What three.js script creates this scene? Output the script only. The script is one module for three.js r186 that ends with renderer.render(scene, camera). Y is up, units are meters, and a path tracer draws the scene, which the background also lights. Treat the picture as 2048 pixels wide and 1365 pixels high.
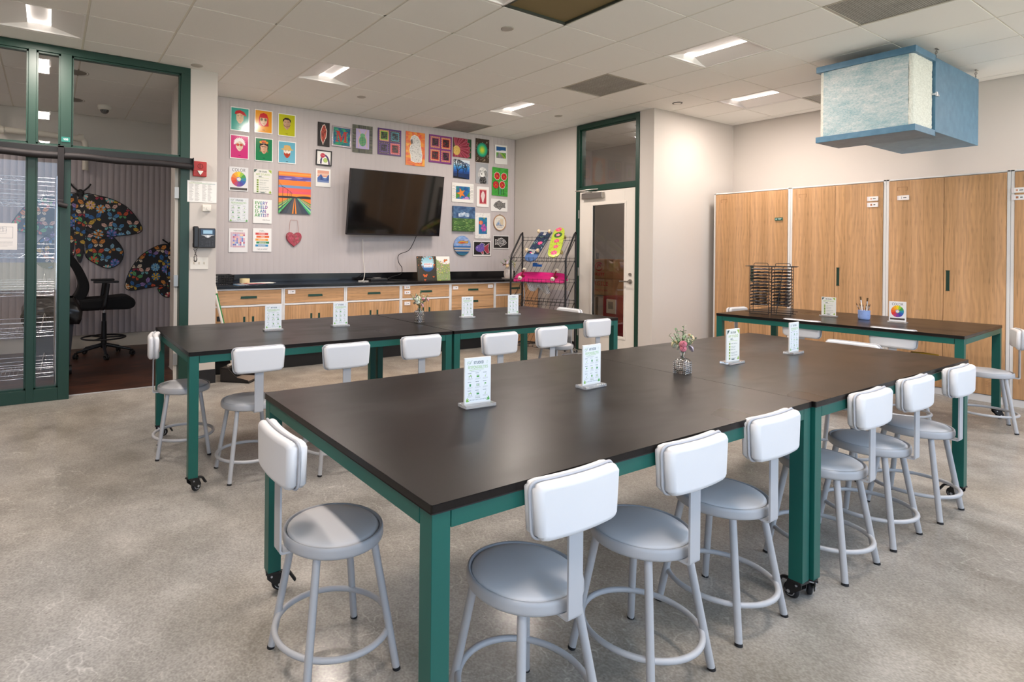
import * as THREE from 'three';
import { RoundedBoxGeometry } from 'three/addons/geometries/RoundedBoxGeometry.js';
import { mergeGeometries } from 'three/addons/utils/BufferGeometryUtils.js';
import { RectAreaLightUniformsLib } from 'three/addons/lights/RectAreaLightUniformsLib.js';

// ---------------------------------------------------------------- camera, sky, lamps, exposure
RectAreaLightUniformsLib.init();
const scene = new THREE.Scene();
const W = 2048, H = 1365, FPX = 1161.84, CX = 842.35, CY = 501.99;
const camera = new THREE.PerspectiveCamera(2 * Math.atan(H / 2 / FPX) * 180 / Math.PI, W / H, 0.05, 200);
camera.position.set(0, 1.3085, 0);
camera.rotation.set(0, -0.5696, 0.0101, 'YXZ');
camera.setViewOffset(W, H, W / 2 - CX, H / 2 - CY, W, H);          // a lens shifted down and to the side
scene.background = new THREE.Color().setRGB(0.70, 0.90, 1.18);      // bright overcast daylight outside the windows
scene.backgroundIntensity = 1.85;
const LAMP_NITS = 112, LAMP_COLOR = new THREE.Color().setRGB(1.0, 0.88, 0.80);
const sun = new THREE.DirectionalLight(new THREE.Color().setRGB(1, 0.95, 0.86), 17);   // high, behind the building: it lights the ground outside, not the room
sun.position.set(-8, 34, -14); sun.target.position.set(0, 0, 6); sun.castShadow = true; scene.add(sun, sun.target);
Object.assign(sun.shadow.camera, { left: -45, right: 45, top: 45, bottom: -45, near: 1, far: 120 });
const EXPOSURE = 1.42;

// ---------------------------------------------------------------- helpers
const used = new Map();
const numbered = (n) => { const k = used.get(n) || 0; used.set(n, k + 1); return k ? `${n}_${String(k).padStart(3, '0')}` : n; };
function tag(o, label, category, group, kind) {
  if (label) o.userData.label = label;
  if (category) o.userData.category = category;
  if (group) o.userData.group = group;
  if (kind) o.userData.kind = kind;
  return o;
}
function thing(name, label, category, pos = [0, 0, 0], turn = 0, group) {
  const o = new THREE.Group(); o.name = numbered(name); o.position.set(...pos); o.rotation.y = turn;
  scene.add(o); return tag(o, label, category, group);
}
function structure(name) { const o = new THREE.Group(); o.name = numbered(name); o.userData.kind = 'structure'; scene.add(o); return o; }
function mesh(name, geo, mat, parent, pos, rot) {
  const m = new THREE.Mesh(Array.isArray(geo) ? merge(geo) : geo, mat);
  m.name = parent === scene ? numbered(name) : name;
  if (pos) m.position.set(...pos);
  if (rot) m.rotation.set(...rot);
  m.castShadow = m.receiveShadow = true;
  parent.add(m); return m;
}
function single(name, geo, mat, label, category, group, pos, rot) { return tag(mesh(name, geo, mat, scene, pos, rot), label, category, group); }
function copyOf(root, pos, turn, label, group) {
  const c = root.clone(); c.name = numbered(root.name.replace(/_\d+$/, '')); c.userData = { ...root.userData };
  scene.add(c); if (pos) c.position.set(...pos); if (turn !== undefined) c.rotation.y = turn;
  if (label) c.userData.label = label; if (group) c.userData.group = group;
  return c;
}
function merge(list) {
  const out = list.map((g) => {
    const n = g.index ? g.toNonIndexed() : g.clone();
    for (const k of Object.keys(n.attributes)) if (!['position', 'normal', 'uv'].includes(k)) n.deleteAttribute(k);
    if (!n.attributes.uv) n.setAttribute('uv', new THREE.BufferAttribute(new Float32Array(n.attributes.position.count * 2), 2));
    n.clearGroups(); return n;
  });
  return mergeGeometries(out, false);
}
// uv in metres by the way each face points; turn = grain runs along the longer horizontal
function metric(g, s = 1, ou = 0, ov = 0, swap = false) {
  const p = g.attributes.position, n = g.attributes.normal, uv = new Float32Array(p.count * 2);
  for (let i = 0; i < p.count; i++) {
    const ax = Math.abs(n.getX(i)), ay = Math.abs(n.getY(i)), az = Math.abs(n.getZ(i));
    let u, v;
    if (ay >= ax && ay >= az) { u = p.getX(i); v = p.getZ(i); } else if (ax >= az) { u = p.getZ(i); v = p.getY(i); } else { u = p.getX(i); v = p.getY(i); }
    if (swap) [u, v] = [v, u];
    uv[2 * i] = u * s + ou; uv[2 * i + 1] = v * s + ov;
  }
  g.setAttribute('uv', new THREE.BufferAttribute(uv, 2)); return g;
}
const box = (w, h, d, x = 0, y = 0, z = 0, r = 0) => metric((r ? new RoundedBoxGeometry(w, h, d, 1, r) : new THREE.BoxGeometry(w, h, d)).translate(x, y, z));
const span = (x0, x1, y0, y1, z0, z1, r = 0) => box(Math.abs(x1 - x0), Math.abs(y1 - y0), Math.abs(z1 - z0), (x0 + x1) / 2, (y0 + y1) / 2, (z0 + z1) / 2, r);
function rod(a, b, r, seg = 10, r2 = r) {
  const A = new THREE.Vector3(...a), B = new THREE.Vector3(...b), d = B.clone().sub(A), l = d.length();
  const g = new THREE.CylinderGeometry(r2, r, l, seg, 1);
  g.applyQuaternion(new THREE.Quaternion().setFromUnitVectors(new THREE.Vector3(0, 1, 0), d.normalize()));
  return g.translate(...A.add(B).multiplyScalar(0.5).toArray());
}
const tube = (pts, r, seg = 40, rad = 8, closed = false) => new THREE.TubeGeometry(new THREE.CatmullRomCurve3(pts.map((p) => new THREE.Vector3(...p)), closed, 'catmullrom', 0.5), seg, r, rad, closed);
function polytube(pts, r, rad = 8, corner = 0.02) {                  // straight runs with rounded corners
  const P = pts.map((p) => new THREE.Vector3(...p)), path = new THREE.CurvePath();
  let last = P[0];
  for (let i = 1; i < P.length - 1; i++) {
    const a = P[i].clone().add(P[i - 1].clone().sub(P[i]).setLength(corner)), b = P[i].clone().add(P[i + 1].clone().sub(P[i]).setLength(corner));
    path.add(new THREE.LineCurve3(last, a)); path.add(new THREE.QuadraticBezierCurve3(a, P[i], b)); last = b;
  }
  path.add(new THREE.LineCurve3(last, P[P.length - 1]));
  return new THREE.TubeGeometry(path, (P.length - 1) * 10, r, rad, false);
}
const lathe = (pts, seg = 40) => new THREE.LatheGeometry(pts.map((p) => new THREE.Vector2(...p)), seg);
const disc = (r, h, seg = 28) => new THREE.CylinderGeometry(r, r, h, seg);
function roundRect(w, h, r) {
  const s = new THREE.Shape(), x = -w / 2, y = -h / 2;
  s.moveTo(x + r, y); s.lineTo(x + w - r, y); s.quadraticCurveTo(x + w, y, x + w, y + r); s.lineTo(x + w, y + h - r); s.quadraticCurveTo(x + w, y + h, x + w - r, y + h);
  s.lineTo(x + r, y + h); s.quadraticCurveTo(x, y + h, x, y + h - r); s.lineTo(x, y + r); s.quadraticCurveTo(x, y, x + r, y); return s;
}
const extrude = (shape, depth, bevel = 0, seg = 12) => new THREE.ExtrudeGeometry(shape, { depth, bevelEnabled: bevel > 0, bevelSize: bevel, bevelThickness: bevel, bevelSegments: 2, curveSegments: seg });
let seedNow = 7;
const rnd = (s) => { if (s !== undefined) seedNow = s; seedNow = (seedNow * 1664525 + 1013904223) >>> 0; return seedNow / 4294967296; };
const between = (a, b) => a + rnd() * (b - a);

// ---------------------------------------------------------------- noise and textures
const perm = new Uint16Array(1024); { let s = 99; const r = () => (s = (s * 1103515245 + 12345) >>> 0) / 4294967296; const p = [...Array(512).keys()]; for (let i = 511; i > 0; i--) { const j = Math.floor(r() * (i + 1)); [p[i], p[j]] = [p[j], p[i]]; } for (let i = 0; i < 1024; i++) perm[i] = p[i & 511]; }
function vnoise(x, y, px = 512, py = 512) {                          // value noise that tiles every px by py cells
  const xi = Math.floor(x), yi = Math.floor(y), fx = x - xi, fy = y - yi, u = fx * fx * (3 - 2 * fx), v = fy * fy * (3 - 2 * fy);
  const x0 = ((xi % px) + px) % px, x1 = (x0 + 1) % px, y0 = ((yi % py) + py) % py, y1 = (y0 + 1) % py;
  const h = (a, b) => perm[(perm[a & 511] + b) & 511] / 511;
  return (h(x0, y0) * (1 - u) + h(x1, y0) * u) * (1 - v) + (h(x0, y1) * (1 - u) + h(x1, y1) * u) * v;
}
function fbm(x, y, oct, px, py) { let a = 0.5, s = 0, t = 0; for (let i = 0; i < oct; i++) { s += a * vnoise(x, y, px, py); t += a; x *= 2; y *= 2; px *= 2; py *= 2; a *= 0.5; } return s / t; }
function pixelMap(w, h, f, srgb = true) {                            // f(u, v) gives [r, g, b] 0..255
  const d = new Uint8Array(w * h * 4);
  for (let j = 0, k = 0; j < h; j++) for (let i = 0; i < w; i++, k += 4) { const c = f(i / w, j / h, i, j); d[k] = c[0]; d[k + 1] = c[1]; d[k + 2] = c[2]; d[k + 3] = 255; }
  const t = new THREE.DataTexture(d, w, h); t.wrapS = t.wrapT = THREE.RepeatWrapping; t.magFilter = THREE.LinearFilter; t.minFilter = THREE.LinearFilter;
  if (srgb) t.colorSpace = THREE.SRGBColorSpace; t.needsUpdate = true; return t;
}
function canvasMap(w, h, draw, wrap) {
  const c = document.createElement('canvas'); c.width = w; c.height = h; draw(c.getContext('2d'), w, h);
  const t = new THREE.CanvasTexture(c); t.colorSpace = THREE.SRGBColorSpace; if (wrap) t.wrapS = t.wrapT = THREE.RepeatWrapping; return t;
}
const clampB = (x) => Math.max(0, Math.min(255, x));
const at = (t, rx, ry) => { const c = t.clone(); c.repeat.set(rx, ry); return c; };

// polished concrete: 5 m by 5 m, cloudy grey and tan patches, pale specks of aggregate, hairline crazing
const cell = (x, y, n) => { let b1 = 9, b2 = 9; const xi = Math.floor(x), yi = Math.floor(y); for (let j = -1; j < 2; j++) for (let i = -1; i < 2; i++) { const cx = xi + i, cy = yi + j, a = ((cx % n) + n) % n, b = ((cy % n) + n) % n; const dx = cx + perm[(perm[a] + b) & 511] / 511 - x, dy = cy + perm[(perm[(b + 71) & 511] + a) & 511] / 511 - y, d = dx * dx + dy * dy; if (d < b1) { b2 = b1; b1 = d; } else if (d < b2) b2 = d; } return Math.sqrt(b2) - Math.sqrt(b1); };
const concreteMap = pixelMap(2048, 2048, (u, v, i, j) => {
  const big = fbm(u * 6, v * 6, 4, 6, 6), mid = fbm(u * 34, v * 34, 4, 34, 34), fine = vnoise(i * 0.5, j * 0.5, 1024, 1024), tan = fbm(u * 4 + 9, v * 4 + 3, 3, 4, 4);
  let l = 148 + (big - 0.5) * 42 + (mid - 0.5) * 46 + (fine - 0.5) * 34;
  const wx = u * 22 + (fbm(u * 40, v * 40, 3, 40, 40) - 0.5) * 1.5, wy = v * 22 + (fbm(u * 40 + 11, v * 40 + 5, 3, 40, 40) - 0.5) * 1.5;
  const e = cell(wx, wy, 22), where = fbm(u * 7 + 3, v * 7 + 8, 3, 7, 7);
  if (e < 0.022 && where > 0.42) l += 34 * Math.min(1, (where - 0.4) * 6) * (1 - e / 0.022);
  const s = perm[(perm[(i >> 1) & 511] + (j >> 1)) & 511]; if (s === 17) l += 34; if (s === 91 && mid > 0.5) l -= 34;
  const t = (tan - 0.5) * 26;
  return [clampB(l + 5 + t * 0.6), clampB(l + t * 0.05), clampB(l - 8 - t * 0.7)];
});
// oak laminate, grain along v: 1 m by 2 m
const oakMap = pixelMap(1024, 1024, (u, v, i, j) => {
  const warp = (fbm(u * 5, v * 3, 3, 5, 3) - 0.5) * 0.9, plank = vnoise(u * 12 + 3.3, v * 1.0, 12, 1);
  const cath = Math.sin((u * 9 + warp * 1.6 + Math.abs(Math.sin(Math.PI * v * 3 + u * 40)) * 0.05) * Math.PI * 6) * 0.5 + 0.5;
  const pores = vnoise(u * 300, v * 26, 300, 26), fine = vnoise(u * 120, v * 5, 120, 5), blotch = fbm(u * 8, v * 2, 3, 8, 2);
  let l = 1 + (plank - 0.5) * 0.1 + (cath - 0.5) * 0.07 * (0.4 + blotch) + (fine - 0.5) * 0.09 + (blotch - 0.5) * 0.12 - (pores > 0.72 ? (pores - 0.72) * 0.55 : 0);
  const g = (plank - 0.5) * 10;
  return [clampB(196 * l), clampB(152 * l + g * 0.3), clampB(108 * l + g)];
});
const darkWoodMap = pixelMap(512, 512, (u, v) => {
  const f = vnoise(u * 6, v * 90, 6, 90), g = vnoise(u * 20, v * 200, 20, 200), b = fbm(u * 4, v * 6, 3, 4, 6), s = Math.floor(v * 8), k = perm[s + 40] / 511;
  const l = 0.72 + (f - 0.5) * 0.4 + (g - 0.5) * 0.25 + (b - 0.5) * 0.35 + (k - 0.5) * 0.25, j = (v * 8) % 1 < 0.012 ? 0.4 : 1;
  return [clampB(96 * l * j), clampB(56 * l * j), clampB(38 * l * j)];
});
const grainMap = pixelMap(256, 256, (u, v, i, j) => { const n = 118 + (fbm(u * 64, v * 64, 3, 64, 64) - 0.5) * 130; return [n, n, n]; }, false);
const weaveMap = pixelMap(128, 256, (u, v, i, j) => { const n = 128 + ((j & 1) ? 26 : -26) + ((i & 1) ? 10 : -10) + (vnoise(u * 40, v * 120, 40, 120) - 0.5) * 60; return [n, n, n]; }, false);
const topMap = pixelMap(1024, 1024, (u, v, i, j) => {               // black phenolic top: faint wiped-chalk haze in arcs, tiny specks
  const a = fbm(u * 5, v * 5, 4, 5, 5), f = vnoise(i * 0.6, j * 0.6, 614, 614), h = Math.max(0, fbm(u * 3 + 2, v * 9 + 1, 4, 3, 9) - 0.56) * 60;
  const s = perm[(perm[i & 511] + (j & 511)) & 511] === 200 && perm[(i * 7 + j * 3) & 511] < 24 ? 60 : 0;
  const l = 21 + (a - 0.5) * 8 + (f - 0.5) * 5 + h * 0.5 + s; return [clampB(l + 3), clampB(l - 1), clampB(l - 2)];
});
const topRough = pixelMap(512, 512, (u, v) => { const a = fbm(u * 5, v * 5, 4, 5, 5), h = Math.max(0, fbm(u * 3 + 2, v * 9 + 1, 4, 3, 9) - 0.54) * 2; const l = 78 + (a - 0.5) * 26 + h * 50; return [l, l, l]; }, false);

const S = (color, roughness = 0.6, o = {}) => new THREE.MeshStandardMaterial({ color, roughness, ...o });
const Ph = (color, roughness = 0.5, o = {}) => new THREE.MeshPhysicalMaterial({ color, roughness, ...o });
const M = {
  wall: S('#cfc8c1', 0.9), wallWhite: S('#efe9e0', 0.88), tile: S('#f1eee8', 0.95, { bumpMap: at(grainMap, 2, 2), bumpScale: 0.0006 }), tee: S('#e6e0d2', 0.6),
  concrete: Ph('#ffffff', 0.5, { map: at(concreteMap, 0.2, 0.2), clearcoat: 0.3, clearcoatRoughness: 0.16 }),
  darkWood: S('#ffffff', 0.42, { map: darkWoodMap }),
  frame: S('#11392d', 0.42), frameDark: S('#143329', 0.5), tableGreen: S('#0f5a50', 0.4), glass: Ph('#ffffff', 0.0, { transmission: 1, thickness: 0, ior: 1.5, side: THREE.DoubleSide }),
  top: Ph('#ffffff', 1, { map: topMap, roughnessMap: topRough, specularIntensity: 0.5 }), topEdge: S('#26242a', 0.45),
  oak: S('#ffffff', 0.55, { map: at(oakMap, 1, 0.5) }), whiteMetal: S('#e4e2e0', 0.45), handle: S('#0d3327', 0.5), pull: S('#123f31', 0.45),
  steel: S('#b6b7ba', 0.38), vinyl: S('#dcdcde', 0.42), piping: S('#b4b5ba', 0.5), rubber: S('#16161a', 0.7), black: S('#121214', 0.5), blackGloss: S('#0b0b0d', 0.12),
  counter: Ph('#141315', 0.14, { specularIntensity: 0.8 }), chrome: S('#d8d8dc', 0.18, { metalness: 1 }), brushed: S('#a7a39d', 0.35, { metalness: 0.9 }),
  blind: S('#c6bebd', 0.85, { bumpMap: at(weaveMap, 12, 12), bumpScale: 0.0004 }), blindDark: S('#b3abae', 0.85, { bumpMap: at(weaveMap, 12, 12), bumpScale: 0.0004 }),
  doorWhite: S('#e6dfd5', 0.45), paper: S('#dfdfdd', 0.75), acrylic: Ph('#f4f6f8', 0.08, { transmission: 0.75, thickness: 0.01, ior: 1.49 }), wire: S('#151316', 0.45), casterSteel: S('#c9ccd2', 0.3, { metalness: 0.8 }),
  pale: S('#d9d2c4', 0.6), plastic: S('#e9e4da', 0.5), red: S('#b3231f', 0.4), charcoal: S('#2a2a2e', 0.45),
};
// ================================================================ the room
const CEIL = 3.026, ZA = -6.731, XD = 6.004, ZN = -4.302, XR = 7.698, ZF = -5.853, XL = -2.4, ZW = 1.0, ZO = -8.68, T = 0.6096, GX = 2.054, GZ = -4.3454;
const wallBox = (name, ...boxes) => { const o = mesh(name, boxes.map((b) => span(b[0], b[1], b[2], b[3] === CEIL ? CEIL + 0.18 : b[3], b[4], b[5])), M.wall, scene); o.userData.kind = 'structure'; return o; };
{
  const f = mesh('floor', [span(XL - 0.2, XR + 0.2, -0.15, 0, -5.973, ZW + 0.2), span(1.12, XR + 0.2, -0.15, 0, -6.95, -5.973)], M.concrete, scene); f.userData.kind = 'structure';
  const g = mesh('floor_office', [span(-2.6, 1.12, -0.15, 0, -6.95, -5.973), span(-2.6, 2.2, -0.15, 0, -8.8, -6.95)], M.darkWood, scene); g.userData.kind = 'structure';
  const t = mesh('trim_1', [span(0.152, 1.037, 0, 0.004, -5.99, -5.965)], M.steel, scene); t.userData.kind = 'structure';
}
wallBox('wall_art', [1.12, XR + 0.2, 0, CEIL, ZA - 0.12, ZA - 0.012]);
wallBox('wall_column', [1.122, 1.372, 0, CEIL, ZA - 0.02, ZF]);
wallBox('wall_door', [XD, XD + 0.12, 0, CEIL, ZA, -5.49], [XD, XD + 0.12, 0, CEIL, -4.497, ZN]);
wallBox('wall_nook', [XD + 0.12, XR + 0.1, 0, CEIL, ZN - 0.12, ZN]);
wallBox('wall_right', [XR, XR + 0.15, 0, CEIL, ZA - 0.1, ZW + 0.1]);
wallBox('wall_left', [XL - 0.15, XL, 0, CEIL, ZF - 0.2, ZW + 0.1]).material = S('#7d6652', 0.85);
// window wall behind the camera: sill 0.86 m, heads 2.3 m, four wide openings
const WIN = [[-2.2, 0.2], [0.4, 2.7], [2.9, 5.2], [5.4, 7.5]], SILL = 0.45, HEAD = 2.95;
wallBox('wall_window', [XL, XR, 0, SILL, ZW, ZW + 0.2], [XL, XR, HEAD, CEIL, ZW, ZW + 0.2], [XL, WIN[0][0], SILL, HEAD, ZW, ZW + 0.2], [WIN[0][1], WIN[1][0], SILL, HEAD, ZW, ZW + 0.2], [WIN[1][1], WIN[2][0], SILL, HEAD, ZW, ZW + 0.2], [WIN[2][1], WIN[3][0], SILL, HEAD, ZW, ZW + 0.2], [WIN[3][1], XR, SILL, HEAD, ZW, ZW + 0.2]);
wallBox('wall_office_back', [-2.7, 2.2, 0, CEIL, ZO - 0.15, ZO - 0.02]);
wallBox('wall_office_left', [-2.7, -2.5, 0, CEIL, ZO, -5.98]);
wallBox('wall_office_right', [2.0, 2.2, 0, CEIL, ZO, ZA - 0.12]);
wallBox('wall_closet_side', [XD + 0.12, XR, 0, CEIL, ZA - 0.1, ZA + 0.02]);
WIN.forEach(([a, b], i) => {
  const w = structure(`window_${i + 3}`), m = (a + b) / 2;
  mesh('window_frame', [span(a, b, SILL, SILL + 0.06, ZW + 0.05, ZW + 0.13), span(a, b, HEAD - 0.06, HEAD, ZW + 0.05, ZW + 0.13), span(a, a + 0.06, SILL, HEAD, ZW + 0.05, ZW + 0.13), span(b - 0.06, b, SILL, HEAD, ZW + 0.05, ZW + 0.13), span(m - 0.03, m + 0.03, SILL, HEAD, ZW + 0.05, ZW + 0.13)], M.frame, w);
  mesh('window_sill', span(a - 0.02, b + 0.02, SILL - 0.03, SILL, ZW - 0.06, ZW + 0.05, 0.005), M.wallWhite, w);
});
{ const lawn = mesh('lawn', span(-40, 50, -0.6, -0.3, ZW + 0.3, 60), S('#9c9f96', 0.95), scene); lawn.userData.kind = 'structure'; }
// ---- ceiling: tiles one by one in a grid of tees; lamps, vents and the panel take whole cells
const CELLS = { lamp: [[0, -2], [4, -2], [0, 2], [4, 2], [-4, -2], [-4, 2], [7, 1], [0, 6], [4, 6], [-4, 6], [8, 6]], vent: [[4, -4], [4, 0], [8, 2]], grille: [[4, 4]], panel: [[1, 2]] };
const taken = new Set(Object.values(CELLS).flat().map((c) => c.join()));
{
  const c = structure('ceiling'), shapes = new Map(), tees = [];
  const i0 = Math.floor((XL - GX) / T), i1 = Math.ceil((XR - GX) / T), j0 = Math.floor((ZA - GZ) / T), j1 = Math.ceil((ZW - GZ) / T);
  for (let i = i0; i < i1; i++) for (let j = j0; j < j1; j++) {
    const x0 = Math.max(GX + i * T, XL), x1 = Math.min(GX + (i + 1) * T, XR); let z0 = Math.max(GZ + j * T, ZA), z1 = Math.min(GZ + (j + 1) * T, ZW);
    if (x1 - x0 < 0.03 || z1 - z0 < 0.03 || taken.has([i, j].join())) continue;
    if (x1 < 1.13 && z1 < ZF) continue;
    if (x0 < 1.12 && z0 < ZF && x1 < 1.2) z0 = ZF;
    if (z1 - z0 < 0.03) continue;
    const w = x1 - x0 - 0.016, d = z1 - z0 - 0.009, k = w.toFixed(3) + d.toFixed(3);
    if (!shapes.has(k)) shapes.set(k, box(w, 0.018, d, 0, 0, 0, 0.002));
    mesh('ceiling_tile', shapes.get(k), M.tile, c, [(x0 + x1) / 2, CEIL + 0.009, (z0 + z1) / 2]);
  }
  for (let i = i0; i <= i1; i++) { const x = GX + i * T; if (x > XL && x < XR) tees.push(span(x - 0.012, x + 0.012, CEIL + 0.004, CEIL + 0.03, x < 1.12 ? ZF : ZA, ZW)); }
  for (let j = j0; j <= j1; j++) { const z = GZ + j * T; if (z > ZA && z < ZW) tees.push(span(z < ZF ? 1.12 : XL, XR, CEIL + 0.004, CEIL + 0.028, z - 0.012, z + 0.012)); }
  mesh('ceiling_grid', tees, M.tee, c);
  mesh('ceiling_slab', [span(XL - 0.2, XR + 0.2, CEIL + 0.16, CEIL + 0.3, ZO - 0.2, ZW + 0.2)], M.wall, c);
  const o = structure('ceiling_office'), sh = box(T - 0.013, 0.018, T - 0.008, 0, 0, 0, 0.002), t2 = [];
  for (let i = -8; i < 1; i++) for (let j = -8; j < -2; j++) if ((i !== -6 || j !== -6) && GX + (i + 1) * T < 1.95 && GX + i * T > -2.6) {
    const z1 = Math.min(GZ + (j + 1) * T, ZF - 0.06), z0 = Math.max(GZ + j * T, ZO); if (z1 - z0 < 0.05) continue;
    mesh('ceiling_tile', z1 - z0 > 0.58 ? sh : box(T - 0.013, 0.018, z1 - z0 - 0.008, 0, 0, 0, 0.002), M.tile, o, [GX + (i + 0.5) * T, CEIL + 0.007, (z0 + z1) / 2]);
  }
  t2.push(span(-2.6, 2.1, CEIL + 0.1, CEIL + 0.12, ZO, ZF - 0.02)); for (let i = -7; i < 0; i++) t2.push(span(GX + i * T - 0.012, GX + i * T + 0.012, CEIL + 0.004, CEIL + 0.03, ZO, ZF - 0.02)); for (let j = -7; j < -2; j++) t2.push(span(-2.6, 2.1, CEIL + 0.004, CEIL + 0.028, GZ + j * T - 0.012, GZ + j * T + 0.012)); mesh('ceiling_grid', t2, M.tee, o);
}
// ---- ceiling lamps
const lampMat = new THREE.MeshStandardMaterial({ color: '#ffffff', roughness: 0.6, emissive: new THREE.Color().setRGB(1, 0.93, 0.88), emissiveIntensity: 7 });
const lampWhite = S('#efeae6', 0.5);
let lampFirst = null;
function lampAt(i, j, label) {
  const x = GX + (i + 0.5) * T, z = GZ + (j + 0.5) * T;
  if (!lampFirst) {
    lampFirst = thing('ceiling_light', label, 'ceiling light', [x, CEIL, z], 0, 'recessed ceiling lights');
    const e = 0.298, q = [];
    mesh('frame', [span(-e, e, 0, 0.012, -e, -e + 0.016), span(-e, e, 0, 0.012, e - 0.016, e), span(-e, -e + 0.016, 0, 0.012, -e, e), span(e - 0.016, e, 0, 0.012, -e, e)], lampWhite, lampFirst);
    for (const s of [-1, 1]) { const g = box(0.222, 0.004, 2 * e - 0.02, 0, 0, 0); g.rotateZ(-s * 0.22); mesh('side_panel', g.translate(s * 0.187, 0.028, 0), lampWhite, lampFirst); }
    for (const s of [-1, 1]) { const sh = new THREE.Shape([[-e, 0], [e, 0], [0.08, 0.06], [-0.08, 0.06]].map((p) => new THREE.Vector2(...p))); const g = extrude(sh, 0.003); g.rotateX(-s * 0.5); mesh('end_panel', g.translate(0, 0.004, s * (e - 0.006)), lampWhite, lampFirst); }
    const g = new THREE.CylinderGeometry(0.082, 0.082, 2 * e - 0.05, 28, 1, false, Math.PI / 2, Math.PI); g.rotateX(Math.PI / 2); g.scale(1, 0.72, 1);
    g.translate(0, 0.05, 0); mesh('lamp_diffuser', g, lampMat, lampFirst);
    mesh('housing', [span(-e, e, 0.07, 0.085, -e, e)], lampWhite, lampFirst);
  } else copyOf(lampFirst, [x, CEIL, z], 0, label);
  const l = new THREE.RectAreaLight(LAMP_COLOR, LAMP_NITS, 0.13, 0.5); l.name = 'ceiling_lamp_light'; l.position.set(x, CEIL - 0.014, z); l.lookAt(x, 0, z); scene.add(l);
}
['recessed square ceiling light above the wall screen, second light from the art wall corner column', 'recessed square ceiling light in front of the tall glass transom door', 'recessed ceiling light at the top edge beside the brown ceiling panel', 'recessed square ceiling light above the middle of the front tables, largest whole one', 'recessed square ceiling light in the top corner above the green glass wall', 'recessed ceiling light over the green glass wall side, outside the view', 'recessed square ceiling light above the tall oak cabinets beside the white nook wall', 'recessed ceiling light over the viewer outside the view', 'recessed ceiling light over the front table outside the view', 'recessed ceiling light over the open floor outside the view', 'recessed ceiling light near the nook end outside the view'].forEach((l, k) => lampAt(...CELLS.lamp[k], l));
{ const i = -6, j = -6, x = GX + (i + 0.5) * T, z = GZ + (j + 0.5) * T; copyOf(lampFirst, [x, CEIL, z], 0, 'recessed office ceiling light beyond the glass wall, outside the view'); const l = new THREE.RectAreaLight(LAMP_COLOR, LAMP_NITS * 0.55, 0.13, 0.5); l.name = 'office_lamp_light'; l.position.set(x, CEIL - 0.014, z); l.lookAt(x, 0, z); scene.add(l); }
{ const x = 6.9, z = -4.95, o = thing('closet_light', 'plain white ceiling light strip inside the storage closet', 'ceiling light', [x, CEIL, z]); mesh('base', box(0.6, 0.02, 0.14, 0, -0.01, 0, 0.004), lampWhite, o); mesh('lamp_diffuser', box(0.56, 0.03, 0.1, 0, -0.032, 0, 0.008), lampMat, o); const l = new THREE.RectAreaLight(LAMP_COLOR, 26, 0.5, 0.09); l.name = 'closet_lamp_light'; l.position.set(x, CEIL - 0.052, z); l.lookAt(x, 0, z); scene.add(l); }
// ---- vents, grille, brown panel, round covers
const holesMap = pixelMap(256, 256, (u, v) => { const a = (u * 48) % 1 - 0.5, b = (v * 48) % 1 - 0.5, n = (fbm(u * 6, v * 6, 3, 6, 6) - 0.5) * 30; const l = a * a + b * b < 0.1 ? 70 : 176 + n; return [l, l - 4, l - 12]; });
const ventPlate = S('#ffffff', 0.6, { map: holesMap });
let vent = null;
[[...CELLS.vent[0], 'square perforated air vent in the ceiling at the art wall'], [...CELLS.vent[1], 'square perforated air vent with a dusty plate between two middle ceiling lights'], [...CELLS.vent[2], 'square air vent half hidden behind the blue air filter'], [...CELLS.grille[0], 'large perforated return vent at the top edge above the blue air filter']].forEach(([i, j, label]) => {
  const p = [GX + (i + 0.5) * T, CEIL, GZ + (j + 0.5) * T];
  if (vent) { copyOf(vent, p, 0, label); return; }
  vent = thing('ceiling_vent', label, 'vent', p, 0, 'perforated ceiling vents'); const e = 0.298;
  mesh('frame', [span(-e, e, 0, 0.014, -e, -e + 0.014), span(-e, e, 0, 0.014, e - 0.014, e), span(-e, -e + 0.014, 0, 0.014, -e, e), span(e - 0.014, e, 0, 0.014, -e, e)], S('#b5ada0', 0.5), vent);
  const g = box(0.57, 0.003, 0.57, 0, 0.006, 0), uv = g.attributes.uv; for (let k = 0; k < uv.count; k++) uv.setXY(k, uv.getX(k) / 0.6 + 0.5, uv.getY(k) / 0.6 + 0.5);
  mesh('perforated_plate', g, ventPlate, vent);
});
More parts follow.
